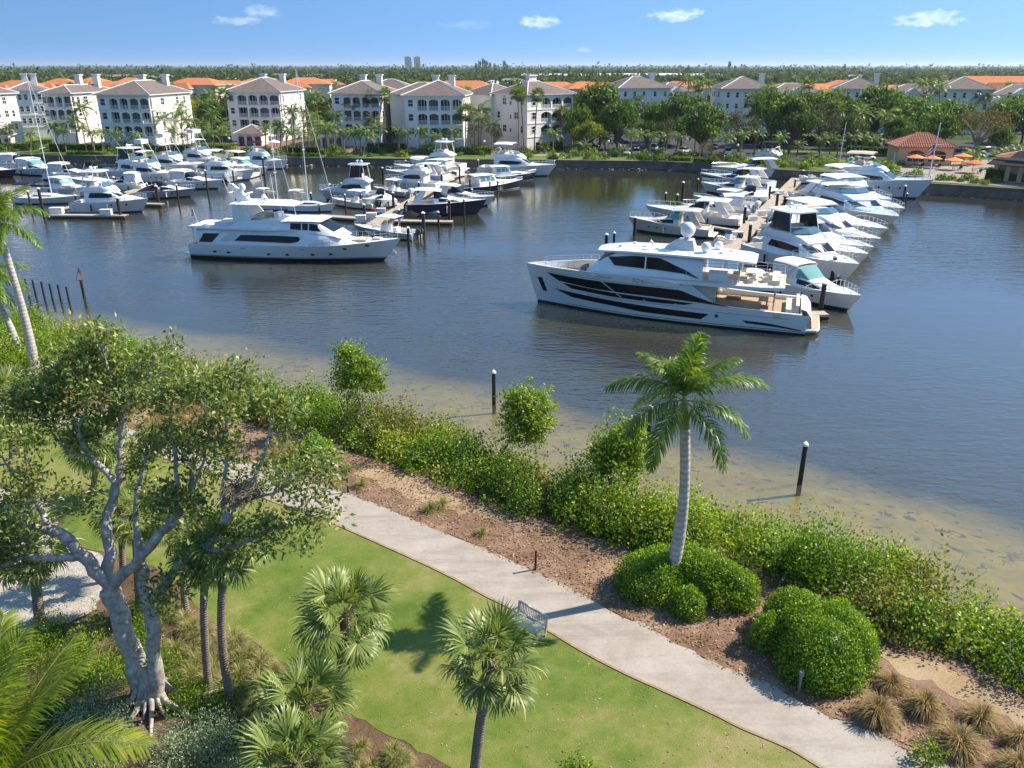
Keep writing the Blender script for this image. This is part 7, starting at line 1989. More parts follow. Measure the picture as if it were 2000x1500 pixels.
    if rear:
        x0, x1, y0, y1, h2 = rear
        rw = MB().box(x0, x1, y0, y1, 0, h2, S); rw.build("rear_wing", t)
        rr = MB(); hip(rr, x0, x1, y0, y1, h2 + .2, 3.0, M['browntile'], .7, M['trim']); rr.build("roof", t)
        for z in fl:
            for v in (.2, .5, .8): put_window(t, x1 + .002, y0 + (y1 - y0) * v, z + 1.0, math.pi / 2, 1.2, 1.7, z > 10)
            for u in (.3, .7): put_window(t, x0 + (x1 - x0) * u, y0 - .002, z + 1.0, 0, 1.2, 1.6)
    return t
apartments("apartment block cut off by the left edge", (-135, 292), (-22, 292.8), D=16, seed=1)
apartments("apartment block set back, with rows of three small windows", (36, 270), (100, 268), D=22, seed=2, plain=True)
apartments("narrow apartment block left of the largest left one, three arches high", (103, 283), (156, 283.6), D=22, seed=3, bays=3, left=.8)
apartments("wide apartment block behind the left docks with a tall palm at its corner", (207, 292), (306, 292.8), D=24, seed=4)
apartments("apartment block behind the small pavilion with the tiled roof", (453, 275), (554, 275.8), D=22, seed=5)
apartments("apartment block half hidden by coconut palms, left of a brighter one", (655, 286), (746, 286.8), D=22, seed=6, rear=(2, 18, 22.01, 36, 14.2))
apartments("apartment block with three floors of arched balconies near the middle", (795, 297), (905, 297.7), D=18, seed=7, rear=(-8, 8, 20.01, 34, 13.6))
apartments("apartment block turned sideways, with two tall thin palms in front", (1029, 293), (1117, 285), D=13.5, seed=8, bays=3, left=5.0, rear=(-1, 12, 13.51, 26, 13.4))
apartments("pale apartment block with a blank wall right of the big dark tree", (1206, 256), (1304, 254), D=16, seed=9, plain=True, chim=((.95, .9),), rear=(16, 30, 3, 18, 12.6))
apartments("apartment block rising behind the trees, left of two alike", (1404, 259), (1500, 259), D=16, seed=10, plain=True, chim=((.92, .6),), rear=(17, 36, 4, 18, 12.4))
apartments("apartment block rising behind the trees, between two alike", (1618, 258), (1712, 260), D=16, seed=11, plain=True, chim=((.9, .7),), rear=(16, 34, 4, 18, 12.2))
apartments("apartment block at the right edge with a glazed balcony", (1820, 260), (1922, 262), D=16, seed=12, plain=True, chim=(), rear=(17, 34, 4, 18, 12.2))

def villa(label, px, py, w, d, rz, z1=7.0, roof='orangetile', dist=None, rise=3.2, wing=True, cat="house", name="villa"):
    """far houses: px, py is where the ridge shows"""
    zr = FZ + z1 + rise; ry = ray(px, py)
    c = ry * (dist / ry.y); c = Vector((c.x, dist, FZ))
    t = thing(name, label, cat, c, rz)
    MB().box(-w / 2, w / 2, -d / 2, d / 2, 0, z1, M['stucco_warm']).build("wall", t)
    rf = MB(); hip(rf, -w / 2, w / 2, -d / 2, d / 2, z1 + .2, rise, M[roof], .8); rf.build("roof", t)
    if wing:
        MB().box(-w * .28, w * .12, -d / 2 - 5, -d / 2 - .01, 0, z1 - 1.5, M['stucco_warm']).build("wing", t)
        rf = MB(); hip(rf, -w * .28, w * .12, -d / 2 - 5, -d / 2 + 2, z1 - 1.4, rise * .8, M[roof], .7); rf.build("roof", t)
    for u in (-.38, .22, .38):
        put_window(t, w * u, -d / 2 - .003, 1.0, 0, 1.6, 2.0)
        if z1 > 5.5: put_window(t, w * u, -d / 2 - .003, 4.2, 0, 1.4, 1.6)
    return t
VG = "orange-roofed houses behind the apartments"
for i, (px, w, d, dist, lb) in enumerate([(38, 26, 16, 470, "orange-roofed house at the far left behind the apartments"), (122, 20, 14, 480, "orange roof between the two leftmost chimneys"), (186, 18, 14, 470, "orange roof just left of the widest left apartment block"), (216, 26, 14, 440, "orange-red roof rising behind the widest left block"), (258, 18, 12, 520, "small orange roof above the widest left block"),
                                  (388, 30, 18, 440, "large orange hip roof in the gap left of the pavilion block"), (440, 32, 18, 470, "larger orange roof beside the pavilion block"), (515, 30, 16, 480, "orange roof behind the pavilion block's chimneys"), (598, 26, 16, 460, "orange roof right of the pavilion block's ridge"), (640, 20, 14, 520, "pale orange roof over the golf lawn"),
                                  (850, 28, 16, 470, "orange roof above the balcony block near the middle"), (905, 34, 16, 460, "long orange roof left of the sideways block"), (940, 22, 14, 430, "orange roof next to the driveway palms"), (1082, 30, 16, 470, "orange roof behind the sideways block"), (1140, 20, 14, 430, "small salmon roof behind the big dark tree"),
                                  (1185, 34, 16, 500, "salmon roof left of the blank-walled block"), (1250, 24, 14, 520, "salmon roof behind the blank-walled block"), (1335, 26, 14, 440, "orange roof among palms right of the blank-walled block"), (1545, 34, 16, 460, "red-orange roof between two hidden blocks"), (1598, 22, 14, 420, "orange roof above the dense trees"), (1655, 28, 16, 480, "orange roof behind the middle hidden block"), (1782, 40, 16, 430, "long salmon roof left of the last hidden block")]):
    villa(lb, px, 165, w, d, (i % 5 - 2) * .12, (10.6 if px < 700 else 9) + (i % 3) * .8, 'orangetile', dist)
villa("big orange-roofed building on the right skyline", 1975, 150, 70, 26, -.1, 10.5, 'orangetile', 420, 6.0, True, "building", "club_house")
for i, (px, dist, lb) in enumerate([(195, 1100, "white house far off, left end of the white cluster"), (215, 1150, "white house second in the far white cluster"), (238, 1080, "white house in the middle of the far white cluster"), (262, 1120, "white house with a tall end in the far white cluster"), (290, 1060, "white house at the right end of the far white cluster"), (330, 1000, "grey-white roof right of the far white cluster"), (455, 900, "white roof far behind the pavilion block"), (500, 900, "white-roofed house above the orange roofs"), (545, 1250, "pale roof near the horizon, left of the twin towers"), (640, 800, "grey roof behind palms left of the twin towers"), (695, 1000, "pink roof far behind the palm-hidden block"), (620, 1150, "reddish pale roof near the horizon"), (908, 700, "grey hip roof behind palms right of the twin towers"), (1000, 800, "white gable far off right of the pines"), (1670, 1050, "pale roof far off above the right trees"), (985, 760, "small grey-white roof under the pine row")]):
    villa(lb, px, 145, 24 + (i % 4) * 5, 14, (i % 5 - 2) * .2, 6.5 + (i % 3), 'greytile' if i % 3 else 'whiteroof', dist, 3.0) if 'whiteroof' in M else M.__setitem__('whiteroof', simple("white_metal_roof", (.62, .63, .64), .6, .3, var=.05))
for i, (px, dist, w) in enumerate([(1090, 1300, 110), (1190, 1320, 120), (1275, 1340, 90), (1370, 1300, 70)]):
    ry = ray(px, 142); c = ry * (dist / ry.y)
    t = thing("long_shed", ("long white-roofed shed far off, leftmost of four", "long white-roofed shed far off, second of four", "long white-roofed shed far off, third of four", "long white-roofed shed far off, rightmost of four")[i], "shed", (c.x, dist, FZ))
    MB().box(-w / 2, w / 2, 0, 30, 0, 8, M['stucco']).build("wall", t); MB().hexa([(-w / 2 - 1, -1, 8.01), (w / 2 + 1, -1, 8.01), (w / 2 + 1, 31, 8.01), (-w / 2 - 1, 31, 8.01)], [(-w / 2 - 1, -1, 8.6), (w / 2 + 1, -1, 8.6), (w / 2 + 1, 31, 11), (-w / 2 - 1, 31, 11)], M['whiteroof']).build("roof", t)
def tower(label, px):
    ry = ray(px, 125); c = ry * (5200 / ry.y)
    t = thing("tower_block", label, "tower", (c.x, 5200, FZ))
    MB().box(-20, 20, 0, 30, 0, 76, M['towerwall']).build("wall", t)
    w = MB()
    for i in range(5):
        for j in range(9): w.box(-18 + i * 7.4, -13 + i * 7.4, -.4, -.02, 4 + j * 8, 9 + j * 8, M['winglass'])
    o = w.build("window_rows", t); o['kind'] = 'stuff'
    MB().box(-8, 8, 8, 22, 76.01, 80, M['towerwall']).build("roof_plant", t)
M['towerwall'] = simple("tower_concrete", (.36, .38, .42), .8, .2, var=.05)
tower("tall tower block on the horizon, left twin", 797); tower("tall tower block on the horizon, right twin", 815)

# restaurant, yellow house, pavilions
M['peach'] = simple("peach_stucco", (.62, .44, .27), .9, .12, var=.06); M['yellowwall'] = simple("yellow_stucco", (.62, .49, .25), .9, .12, var=.06); M['darkglass'] = M['winglass']
def restaurant():
    a, b = U(1750, 322, FZ), U(1857, 324, FZ); d = Vector((b.x - a.x, b.y - a.y)); W = d.length
    t = thing("restaurant", "small peach restaurant with red barrel-tile hip roof and arched windows", "restaurant", (a.x, a.y, FZ), math.atan2(d.y, d.x))
    MB().box(0, W, 0, 9, 0, 3.9, M['peach']).build("wall", t)
    rf = MB(); hip(rf, 0, W, 0, 9, 4.1, 2.7, M['redtile'], .8, M['redtile'])
    rf.build("roof", t)
    tl = MB()      # rows of barrel tiles as ribs down the slopes
    y0, ym, z0, z1 = -.8, 4.5, 4.1, 6.8
    me = None
    n = int((W + 1.6) / .5)
    for i in range(n):
        x = -.8 + (i + .5) * (W + 1.6) / n; e = min(x + .8, W + .8 - x) / ((9 + 1.6) / 2); e = min(1, e)
        p = MB().tube([(x, y0, z0 + .05), (x, y0 + (ym - y0) * e, z0 + .05 + (z1 - z0) * e)], .11, M['redtile'], 5); p.build("barrel_tile", t)
    for u in (.34, .72):
        x = W * u; n = 8; w = 1.9
        pts = [(x - w, -.03, .9), (x + w, -.03, .9)] + [(x + w * math.cos(math.pi * i / n), -.03, 2.3 + .95 * math.sin(math.pi * i / n)) for i in range(n + 1)]
        MB().poly(pts, M['winglass']).build("arched_window", t, fix=False)
        g = MB()
        for k in range(4): xx = x - w + 2 * w * (k + .0) / 3; g.box(xx - .06, xx + .06, -.09, -.032, .9, 2.3, M['trim'])
        g.box(x - w, x + w, -.09, -.032, 2.24, 2.34, M['trim']); g.build("window_frame", t)
    MB().box(-.06, -.003, 1.5, 3.0, 0, 2.6, M['trim']).build("door", t)
restaurant()
def yellow_house():
    a, b = U(1936, 352, FZ), U(2075, 366, FZ); d = Vector((b.x - a.x, b.y - a.y)); W = d.length
    t = thing("cafe_building", "yellow cafe building with dark awning and red roof at the right edge", "building", (a.x, a.y, FZ), math.atan2(d.y, d.x))
    MB().box(0, W, 0, 12, 0, 4.6, M['yellowwall']).build("wall", t); MB().box(4.5, W, 4, 12, 4.61, 8.2, M['yellowwall']).build("upper_wall", t)
    rf = MB(); hip(rf, 4.5, W, 4, 12, 8.4, 2.2, M['redtile'], .7, M['redtile']); rf.build("roof", t)
    rf = MB(); rf.hexa([(-.5, .2, 4.62), (4.49, .2, 4.62), (4.49, 12, 4.62), (-.5, 12, 4.62)], [(-.3, 3, 5.0), (4.49, 3, 6.0), (4.49, 11, 6.0), (-.3, 11, 5.0)], M['redtile']); rf.build("lean_to_roof", t)
    MB().hexa([(-.4, -2.6, 3.2), (W, -2.6, 3.2), (W, -.01, 3.9), (-.4, -.01, 3.9)], [(-.4, -2.6, 3.35), (W, -2.6, 3.35), (W, -.01, 4.1), (-.4, -.01, 4.1)], M['canvasblack']).build("awning", t)
    for i in range(5): MB().box(.8 + i * 2.3, 2.2 + i * 2.3, -.06, -.003, .2, 2.9, M['winglass']).build("glass_door", t)
    for i in range(4): put_window(t, 6 + i * 2.2, 3.997, 5.6, 0, 1.1, 1.5)
yellow_house()
def pavilion(label, FL, FR, D, h, roof):
    a, b = U(FL[0], FL[1], FZ), U(FR[0], FR[1], FZ); d = Vector((b.x - a.x, b.y - a.y)); W = d.length
    t = thing("pavilion", label, "pavilion", (a.x, a.y, FZ), math.atan2(d.y, d.x))
    n = 3; bw = W / n
    for i in range(n):
        o = link("arch_frame", bay_meshes(bw - .004, h, True)[0], t); o.location = (i * bw + .002, 0, 0)
    MB().box(0, W, .45, D, 0, h, M['stucco_warm']).build("wall", t)
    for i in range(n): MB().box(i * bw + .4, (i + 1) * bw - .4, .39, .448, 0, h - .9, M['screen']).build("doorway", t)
    rf = MB(); hip(rf, 0, W, 0, D, h + .2, 2.1, M['browntile'], .8, M['trim']); rf.build("roof", t)
pavilion("small pool pavilion with brown hip roof and arches beside the plaza", (465, 285), (512, 285), 7, 3.3, 'browntile')
pavilion("small pavilion with brown hip roof half behind palms on the plaza", (628, 289), (670, 288), 7, 3.4, 'browntile')
pavilion("small arched annex at the left edge of the far shore", (-18, 291), (22, 290), 7, 3.4, 'browntile')
def parasol(label, px, py, r, col, h=2.6, furn=True, name="parasol", group=None):
    t = thing(name, label, "parasol", U(px, py, FZ), random.uniform(0, 1), group)
    MB().tube([(0, 0, 0), (0, 0, h)], .05, M['greymetal'], 6).build("pole", t)
    n = 8; vs = [(r * math.cos(6.2832 * i / n), r * math.sin(6.2832 * i / n), h - .5) for i in range(n)] + [(0, 0, h + .15)]
    mb = MB(); mb.add(vs, [(i, (i + 1) % n, n) for i in range(n)], col)
    mb.add([(x, y, z) for x, y, z in vs[:n]] + [(x, y, z - .16) for x, y, z in vs[:n]], [(i, n + i, n + (i + 1) % n, (i + 1) % n) for i in range(n)], col); mb.build("canopy", t, fix=False)
    if furn:
        c = U(px, py, FZ)
        tb = thing("cafe_table", "round cafe table under the parasol, " + label, "table", (c.x + .9, c.y - .5, FZ)); tb['label'] = "cafe table under the " + label
        MB().tube([(0, 0, 0), (0, 0, .72)], .05, M['blackmetal'], 5).build("leg", tb); MB().tube([(0, 0, .72), (0, 0, .76)], .55, M['white'], 10).build("top", tb)
        for k in range(3):
            a = 2.1 * k + .4; q = thing("cafe_chair", ("left", "right", "front")[k] + " dark cafe chair under the " + label, "chair", (c.x + .9 + math.cos(a) * .85, c.y - .5 + math.sin(a) * .85, FZ), a, "dark cafe chairs on the patio")
            MB().box(-.22, .22, -.22, .22, .42, .47, M['blackmetal']).build("seat", q); MB().box(.18, .22, -.22, .22, .47, .9, M['blackmetal']).build("back", q)
            lg = MB()
            for sx in (-.2, .17):
                for sy in (-.2, .17): MB().box(sx, sx + .03, sy, sy + .03, 0, .419, M['blackmetal']).build("leg", q)
M['orangefab'] = simple("orange_fabric", (.72, .26, .09), .8, .2, var=.1); M['redfab'] = simple("orange_red_fabric", (.68, .16, .05), .8, .2, var=.1)
parasol("orange parasol in front of the restaurant's left window", 1786, 326, 2.0, M['orangefab']); parasol("orange parasol in front of the restaurant's right window", 1818, 328, 2.0, M['orangefab']); parasol("orange parasol right of the restaurant's corner", 1860, 332, 2.0, M['orangefab']); parasol("orange parasol furthest back on the patio", 1878, 323, 2.0, M['orangefab']); parasol("red-orange parasol nearest the water", 1898, 338, 2.0, M['redfab'])
parasol("white parasol right of the pool pavilion", 527, 279, 2.2, M['canvaswhite'], 2.6, False); parasol("second white parasol at the plaza edge", 537, 293, 1.8, M['canvaswhite'], 2.6, False)
def flagpole():
    b = U(1814, 345, FZ); top = UY(1832, 243, b.y + .5).z - FZ
    t = thing("flagpole", "tall white flagpole with a drooping striped flag by the patio", "flagpole", b)
    MB().tube([(0, 0, 0), (.5, .3, top)], [.16, .09], M['white'], 8).ball((.5, .3, top + .15), .16, M['white'], 8, 5).build("pole", t)
    MB().tube([(-.6, 0, top * .62), (1.6, .1, top * .62)], .05, M['white'], 5).build("yardarm", t)
    fl = MB(); red, blue = simple("flag_red_cloth", (.5, .04, .05), .8, .1), simple("flag_blue_cloth", (.03, .05, .2), .8, .1)
    z = top * .66
    for i in range(8):
        x0, x1 = .3 - i * .17, .3 - (i + 1) * .17; wob = .06 * math.sin(i * 1.7)
        for j in range(5):
            za, zb = z - .45 * i * .35 - j * .34, z - .45 * i * .35 - (j + 1) * .34; dz = -.158
            fl.quad((x0, .12 + wob, za), (x1, .12 - wob, za + dz), (x1, .12 - wob, zb + dz), (x0, .12 + wob, zb), blue if (i < 3 and j < 3) else (red if j % 2 == 0 else M['white']))
    fl.build("flag", t, fix=False)
flagpole()
t_ = thing("signal_mast", "bare white mast on the shore left of the restaurant", "mast", U(1638, 322, FZ)); _h = UY(1655, 238, U(1638, 322, FZ).y).z - FZ
MB().tube([(0, 0, 0), (.3, 0, _h)], [.14, .07], M['white'], 6).build("pole", t_); MB().tube([(-.4, 0, _h * .58), (.8, 0, _h * .58)], .05, M['white'], 5).build("crosstree", t_)
def street_lamp(label, px, py, h=3.4):
    t = thing("street_lamp", label, "street lamp", U(px, py, FZ), 0, "lamp posts along the promenade")
    MB().tube([(0, 0, 0), (0, 0, h)], .07, M['blackmetal'], 6).build("post", t); MB().ball((0, 0, h + .3), .32, M['white'], 8, 6).build("globe", t)
for lb, px, py in (("lamp post with white globe beside the left hedge", 362, 302), ("lamp post with white lantern left of the pool pavilion", 451, 299), ("lamp post left of the seawall boats at the far left", 24, 296), ("lamp post with white globe by the driveway", 946, 306), ("lamp post with white globe beside the curved bush row", 1187, 306), ("lamp post beside the parking lot island", 1438, 315)):
    street_lamp(lb, px, py)

# ---------------- cars
CARM = {}
def car(label, px, py, col, rz, suv=False):
    c = U(px, py, FZ + .03); t = thing("parked_car", label, "car", c, rz, "cars parked along the far shore")
    if col not in CARM: CARM[col] = simple("car_paint_" + col, {'white': (.74, .74, .73), 'silver': (.45, .46, .47), 'black': (.02, .02, .022), 'blue': (.05, .08, .14), 'grey': (.2, .2, .21), 'red': (.3, .03, .03)}[col], .25, .5, var=0, coat=.5)
    m = CARM[col]; h = 1.75 if suv else 1.45; k = .95 if suv else .85
    b = Body([(-2.35, .35, .75, .82, .80), (-2.2, .25, k, .90, .86), (-1.2, .22, k + .02, .92, .86), (1.0, .22, k, .92, .86), (2.1, .25, k - .12, .88, .82), (2.35, .35, .6, .78, .74)])
    b.build(t, m, "body", .12)
    x0, x1 = (-2.0, 1.0) if suv else (-1.6, .9)
    g = Body([(x0, k - .05, k + .02, .84, .8), (x0 + .35, k - .05, h, .84, .66), (x1 - .9, k - .05, h, .84, .66), (x1, k - .05, k + .02, .84, .8)]); g.build(t, M['glass'], "windows", .08)
    MB().loft([[(x, -w, z), (x, w, z), (x, w * .9, z + .05), (x, -w * .9, z + .05)] for x, w, z in ((x0 + .35, .64, h - .02), (x1 - .9, .64, h - .02))], m).build("roof", t)
    for sx in (-1.45, 1.4):
        for sy in (-.86, .86): MB().tube([(sx, sy - .1, .33), (sx, sy + .1, .33)], .33, M['blackmetal'], 10).build("wheel", t)
for i, a in enumerate([("dark SUV behind the yellow palm", 1155, 290, 'black', .2, True), ("black van at the parking entrance", 1211, 280, 'black', .1, True), ("dark car left of two white cars", 1201, 300, 'grey', 1.2), ("white car left of a white SUV", 1226, 302, 'white', 1.3), ("white SUV right of a white car near the seawall", 1243, 302, 'white', 1.35, True), ("silver SUV under the small palms", 1277, 293, 'silver', 1.2, True), ("dark car behind the silver SUV", 1296, 287, 'black', .4),
                       ("silver sedan in the open parking bay", 1336, 298, 'silver', .9), ("dark blue car in the shade of the round trees", 1396, 291, 'blue', 1.2), ("white SUV facing out by the planted island", 1420, 301, 'white', 1.4, True), ("dark car in the shade by the grey tree", 1492, 288, 'black', .1), ("dark SUV near the yellow cafe", 1928, 300, 'black', .3, True), ("white car half hidden behind the cafe roof", 1918, 306, 'white', .2), ("grey car behind the restaurant", 1737, 291, 'grey', .2), ("grey SUV right of the restaurant", 1868, 304, 'grey', 1.2, True), ("white boat-trailer car left of the restaurant", 1690, 312, 'white', .2)]):
    car(*a)
# ================================================================== far trees, palms, hedges, woodland
def far_palm_crown(seed, n=15, L=2.6, droop=1.0, ll=.75):
    r = np.random.default_rng(seed); q = Q()
    for i in range(n):
        u = (i + .5) / n; az = i * 2.4 + r.uniform(-.2, .2); e0 = 1.35 - 1.5 * u + r.uniform(-.1, .1); e1 = e0 - (.9 + .7 * droop)
        k = 9; s = np.linspace(0, 1, k); e = e0 + (e1 - e0) * s ** 1.2
        st = np.stack([np.cos(e) * math.cos(az), np.cos(e) * math.sin(az), np.sin(e)], 1) * L * r.uniform(.85, 1.1) / (k - 1)
        P = np.concatenate([[[0, 0, 0]], np.cumsum(st[:-1], 0)]); T = nrm(st); S = nrm(np.cross(np.array([0, 0, 1.]), T)); N = np.cross(T, S)
        t = np.linspace(.10, 1, 13)
        for sg in (-1, 1):
            C = np.stack([np.interp(t, s, P[:, j]) for j in range(3)], 1); Tt = np.stack([np.interp(t, s, T[:, j]) for j in range(3)], 1); Ss = np.stack([np.interp(t, s, S[:, j]) for j in range(3)], 1)
            D = nrm(Ss * sg + Tt * .7 + np.array([0, 0, -.55]) + r.normal(0, .12, (13, 3)))
            q.leaves(C, D, np.cross(D, Tt) * sg, ll * np.sin(np.pi * (.2 + .75 * t)) ** .6 * r.uniform(.85, 1.1, 13), np.full(13, .15), np.clip(r.normal(.45, .2, 13) + (.1 if u < .4 else -.08), 0, 1))
    return q.mesh("crown", [M['farpalm']])
def fan_palm_crown(seed, n=26, L=1.0):
    r = np.random.default_rng(seed); q = Q()
    for i in range(n):
        u = (i + .5) / n; az = i * 2.4; e = 1.45 - 2.2 * u + r.uniform(-.15, .15)
        d = np.array([math.cos(az) * math.cos(e), math.sin(az) * math.cos(e), math.sin(e)]); c = d * L * .75
        m = 11; a = np.linspace(-1.8, 1.8, m); s = nrm(np.cross(d, [0, 0, 1.001])); up = np.cross(s, d)
        D = nrm(np.cos(a)[:, None] * d + np.sin(a)[:, None] * s + np.array([0, 0, -.35]) + r.normal(0, .08, (m, 3)))
        q.leaves(np.repeat(c[None], m, 0), D, np.repeat(up[None], m, 0), np.full(m, L * .85), np.full(m, .13), np.clip(r.normal(.42, .2, m) + (.12 if u < .4 else -.1), 0, 1))
    return q.mesh("crown", [M['farpalm']])
CROWNS = {'feather': [far_palm_crown(900 + i) for i in range(4)], 'fan': [fan_palm_crown(920 + i) for i in range(2)], 'date': [far_palm_crown(940, 30, 3.6, .55, .6)]}
TRUNK_ME = {}
def far_palm(label, bx, by, cy, kind='feather', s=1.0, seed=0, cx=None, group="palms along the far shore", mat='palm_trunk', r0=.15, z=FZ, thick=1):
    b = U(bx, by, z); top = UY(cx if cx is not None else bx - (1000 - bx) * .0 - (bx - 1000) * (by - cy) / 3900 * -1 * 0, cy, b.y); h = max(top.z - z, .4)
    t = thing("palm_tree", label, "palm tree", b, 0, group)
    dx = top.x - b.x; rng = random.Random(seed + int(bx)); c = rng.uniform(-.03, .03) * h
    trunk_obj(t, bend(h, (dx, 0), (c, c * .5), 5), np.linspace(r0 * 1.3, r0 * .8, 5) * thick, M[mat], 6)
    v = CROWNS[kind]; o = link("crown", v[(seed + int(bx)) % len(v)], t); o.location = (dx, 0, h); o.rotation_euler = (rng.uniform(-.12, .12), rng.uniform(-.12, .12), rng.uniform(0, 6.28)); sc = s * rng.uniform(1.05, 1.32); o.scale = (sc,) * 3
    return t
def wh(x):     # a landmark people can find
    for a, b in ((95, "in front of the set-back left block"), (205, "in front of the narrow left block"), (300, "in front of the widest left block"), (376, "at the right side of the widest left block"), (448, "in the gap left of the pool pavilion"), (545, "by the pool pavilion"), (612, "on the plaza between the two pavilions"), (660, "beside the second pavilion"), (740, "in front of the palm-hidden block"), (792, "right of the palm-hidden block"), (900, "in front of the balcony block near the middle"), (960, "by the driveway"), (1060, "in front of the sideways block"), (1120, "at the sideways block's right end"), (1230, "by the parking entrance"), (1345, "in the front row of the parking lot"), (1500, "in the middle of the parking lot"), (1600, "behind the right dock"), (1720, "left of the restaurant"), (1850, "behind the restaurant"), (2100, "by the yellow cafe")):
        if x < a: return b
PALMS = [(131, 300, 257, 'f', .85, 122), (184, 301, 211, 'f', 1.25, 160), (169, 298, 250, 'f', .85, 160), (186, 302, 260, 'f', .8, 179), (202, 298, 259, 'f', .8, 199), (312, 287, 213, 'f', 1.35, 302), (338, 298, 256, 'f', .8, 333), (344, 282, 208, 'f', 1.2, 346), (360, 298, 265, 'f', .8, 357), (356, 284, 222, 'f', 1.1, 353), (368, 285, 235, 'f', 1.0, 366),
         (82, 265, 229, 'n', 1.5, 78), (44, 262, 230, 'n', 1.6, 41), (392, 262, 218, 'd', .9, 388), (420, 297, 225, 'f', 1.1, 413), (446, 275, 187, 'n', 1.5, 438), (376, 298, 247, 'f', .9, 372), (412, 298, 262, 'f', .9, 409), (405, 270, 205, 'f', 1.2, 402), (430, 285, 240, 'f', 1.1, 428), (242, 294, 283, 'f', 1.0, 242), (281, 294, 283, 'f', 1.0, 281),
         (541, 287, 255, 'f', .9, 540), (566, 270, 218, 'f', 1.2, 562), (575, 299, 217, 'f', 1.2, 571), (595, 270, 220, 'f', 1.15, 592), (612, 268, 229, 'f', 1.1, 610), (620, 270, 186, 'f', 1.35, 617), (562, 300, 260, 'f', .85, 560), (573, 302, 260, 'f', .8, 571), (595, 301, 262, 'f', .85, 592), (615, 298, 262, 'f', .9, 614), (634, 304, 252, 'f', 1.1, 637), (640, 280, 228, 'f', 1.1, 640),
         (657, 290, 228, 'f', 1.15, 655), (682, 280, 212, 'f', 1.3, 681), (692, 285, 205, 'f', 1.3, 690), (727, 286, 192, 'n', 1.5, 724), (750, 286, 187, 'n', 1.5, 751), (730, 288, 236, 'f', 1.3, 727), (703, 305, 262, 'f', 1.0, 688), (705, 305, 258, 'f', 1.05, 704), (708, 305, 262, 'f', 1.0, 718), (764, 284, 262, 'f', 1.4, 766), (796, 303, 260, 'f', .8, 797), (820, 302, 257, 'f', .8, 822), (836, 302, 286, 'f', 1.0, 836), (863, 300, 260, 'f', .8, 865), (885, 306, 259, 'f', .8, 888), (878, 302, 286, 'f', 1.0, 878),
         (909, 299, 222, 'n', 1.7, 910), (935, 288, 216, 'f', 1.3, 937), (948, 284, 226, 'f', 1.3, 948), (940, 300, 232, 'f', 1.1, 942), (1012, 294, 183, 'n', 1.5, 1010), (1024, 298, 186, 'n', 1.4, 1017), (1043, 296, 188, 'n', 1.5, 1050), (1094, 288, 224, 'n', 1.7, 1097), (1062, 300, 290, 'f', .8, 1062), (1127, 293, 274, 'y', 1.1, 1127), (1182, 292, 272, 'y', 1.15, 1182), (1140, 300, 285, 'f', .8, 1140), (1216, 306, 291, 'f', .7, 1216),
         (1246, 296, 262, 'f', .9, 1250), (1268, 300, 266, 'f', .9, 1274), (1290, 310, 268, 'f', .85, 1299), (1316, 311, 267, 'f', .9, 1326), (1412, 318, 268, 'f', .85, 1421), (1472, 305, 262, 'f', .9, 1481), (1487, 300, 264, 'f', .9, 1492), (1466, 275, 197, 'n', 1.6, 1468), (1500, 262, 176, 'f', 1.4, 1501), (1530, 300, 272, 'f', .8, 1535), (1556, 306, 282, 'f', .8, 1560),
         (1620, 306, 270, 'f', 1.0, 1622), (1634, 308, 276, 'f', .8, 1637), (1668, 304, 222, 'd', 1.05, 1682), (1774, 285, 222, 'd', 1.1, 1785), (1726, 292, 228, 'f', 1.4, 1728), (1634, 290, 212, 'n', 1.7, 1634), (1662, 306, 268, 'f', .9, 1664), (1684, 304, 270, 'f', .9, 1686), (1704, 306, 275, 'f', 1.0, 1707), (1926, 262, 192, 'f', 1.7, 1924), (1808, 262, 165, 'f', 1.5, 1808), (1835, 262, 170, 'f', 1.4, 1835), (1902, 322, 302, 'f', 1.1, 1902), (1946, 330, 302, 'f', .9, 1948), (1962, 328, 298, 'f', .9, 1966), (1984, 320, 292, 'f', 1.0, 1986), (1580, 265, 165, 'n', 1.4, 1580), (20, 290, 250, 'f', 1.1, 17), (60, 294, 262, 'f', .9, 58), (112, 296, 248, 'f', 1.0, 108), (150, 294, 235, 'f', 1.1, 146), (228, 299, 262, 'f', .9, 226), (268, 299, 266, 'f', .9, 266), (325, 292, 232, 'f', 1.2, 321), (396, 292, 240, 'f', 1.1, 394), (436, 296, 256, 'f', .9, 434), (520, 296, 250, 'f', 1.0, 519), (550, 300, 246, 'f', 1.0, 549), (602, 296, 244, 'f', 1.1, 601), (648, 300, 250, 'f', 1.0, 647), (672, 300, 258, 'f', .9, 671), (740, 300, 252, 'f', 1.0, 740), (778, 302, 256, 'f', .9, 778), (850, 303, 268, 'f', .8, 850), (926, 300, 252, 'f', 1.0, 926), (962, 296, 246, 'f', 1.0, 962), (1080, 298, 262, 'f', .9, 1081), (1232, 300, 262, 'f', .9, 1234), (1355, 308, 264, 'f', .9, 1358), (1390, 306, 262, 'f', .9, 1393), (1445, 308, 264, 'f', .9, 1450), (1520, 310, 270, 'f', .9, 1525), (1600, 312, 274, 'f', .9, 1606), (1345, 262, 158, 'f', 1.3, 1345), (1380, 262, 163, 'f', 1.3, 1380), (1365, 258, 172, 'n', 1.4, 1366)]
CROWNS['y'] = [far_palm_crown(960, 15, 2.2, .7, .7)]
CROWNS['y'][0].materials[0] = M['yellowleaf']
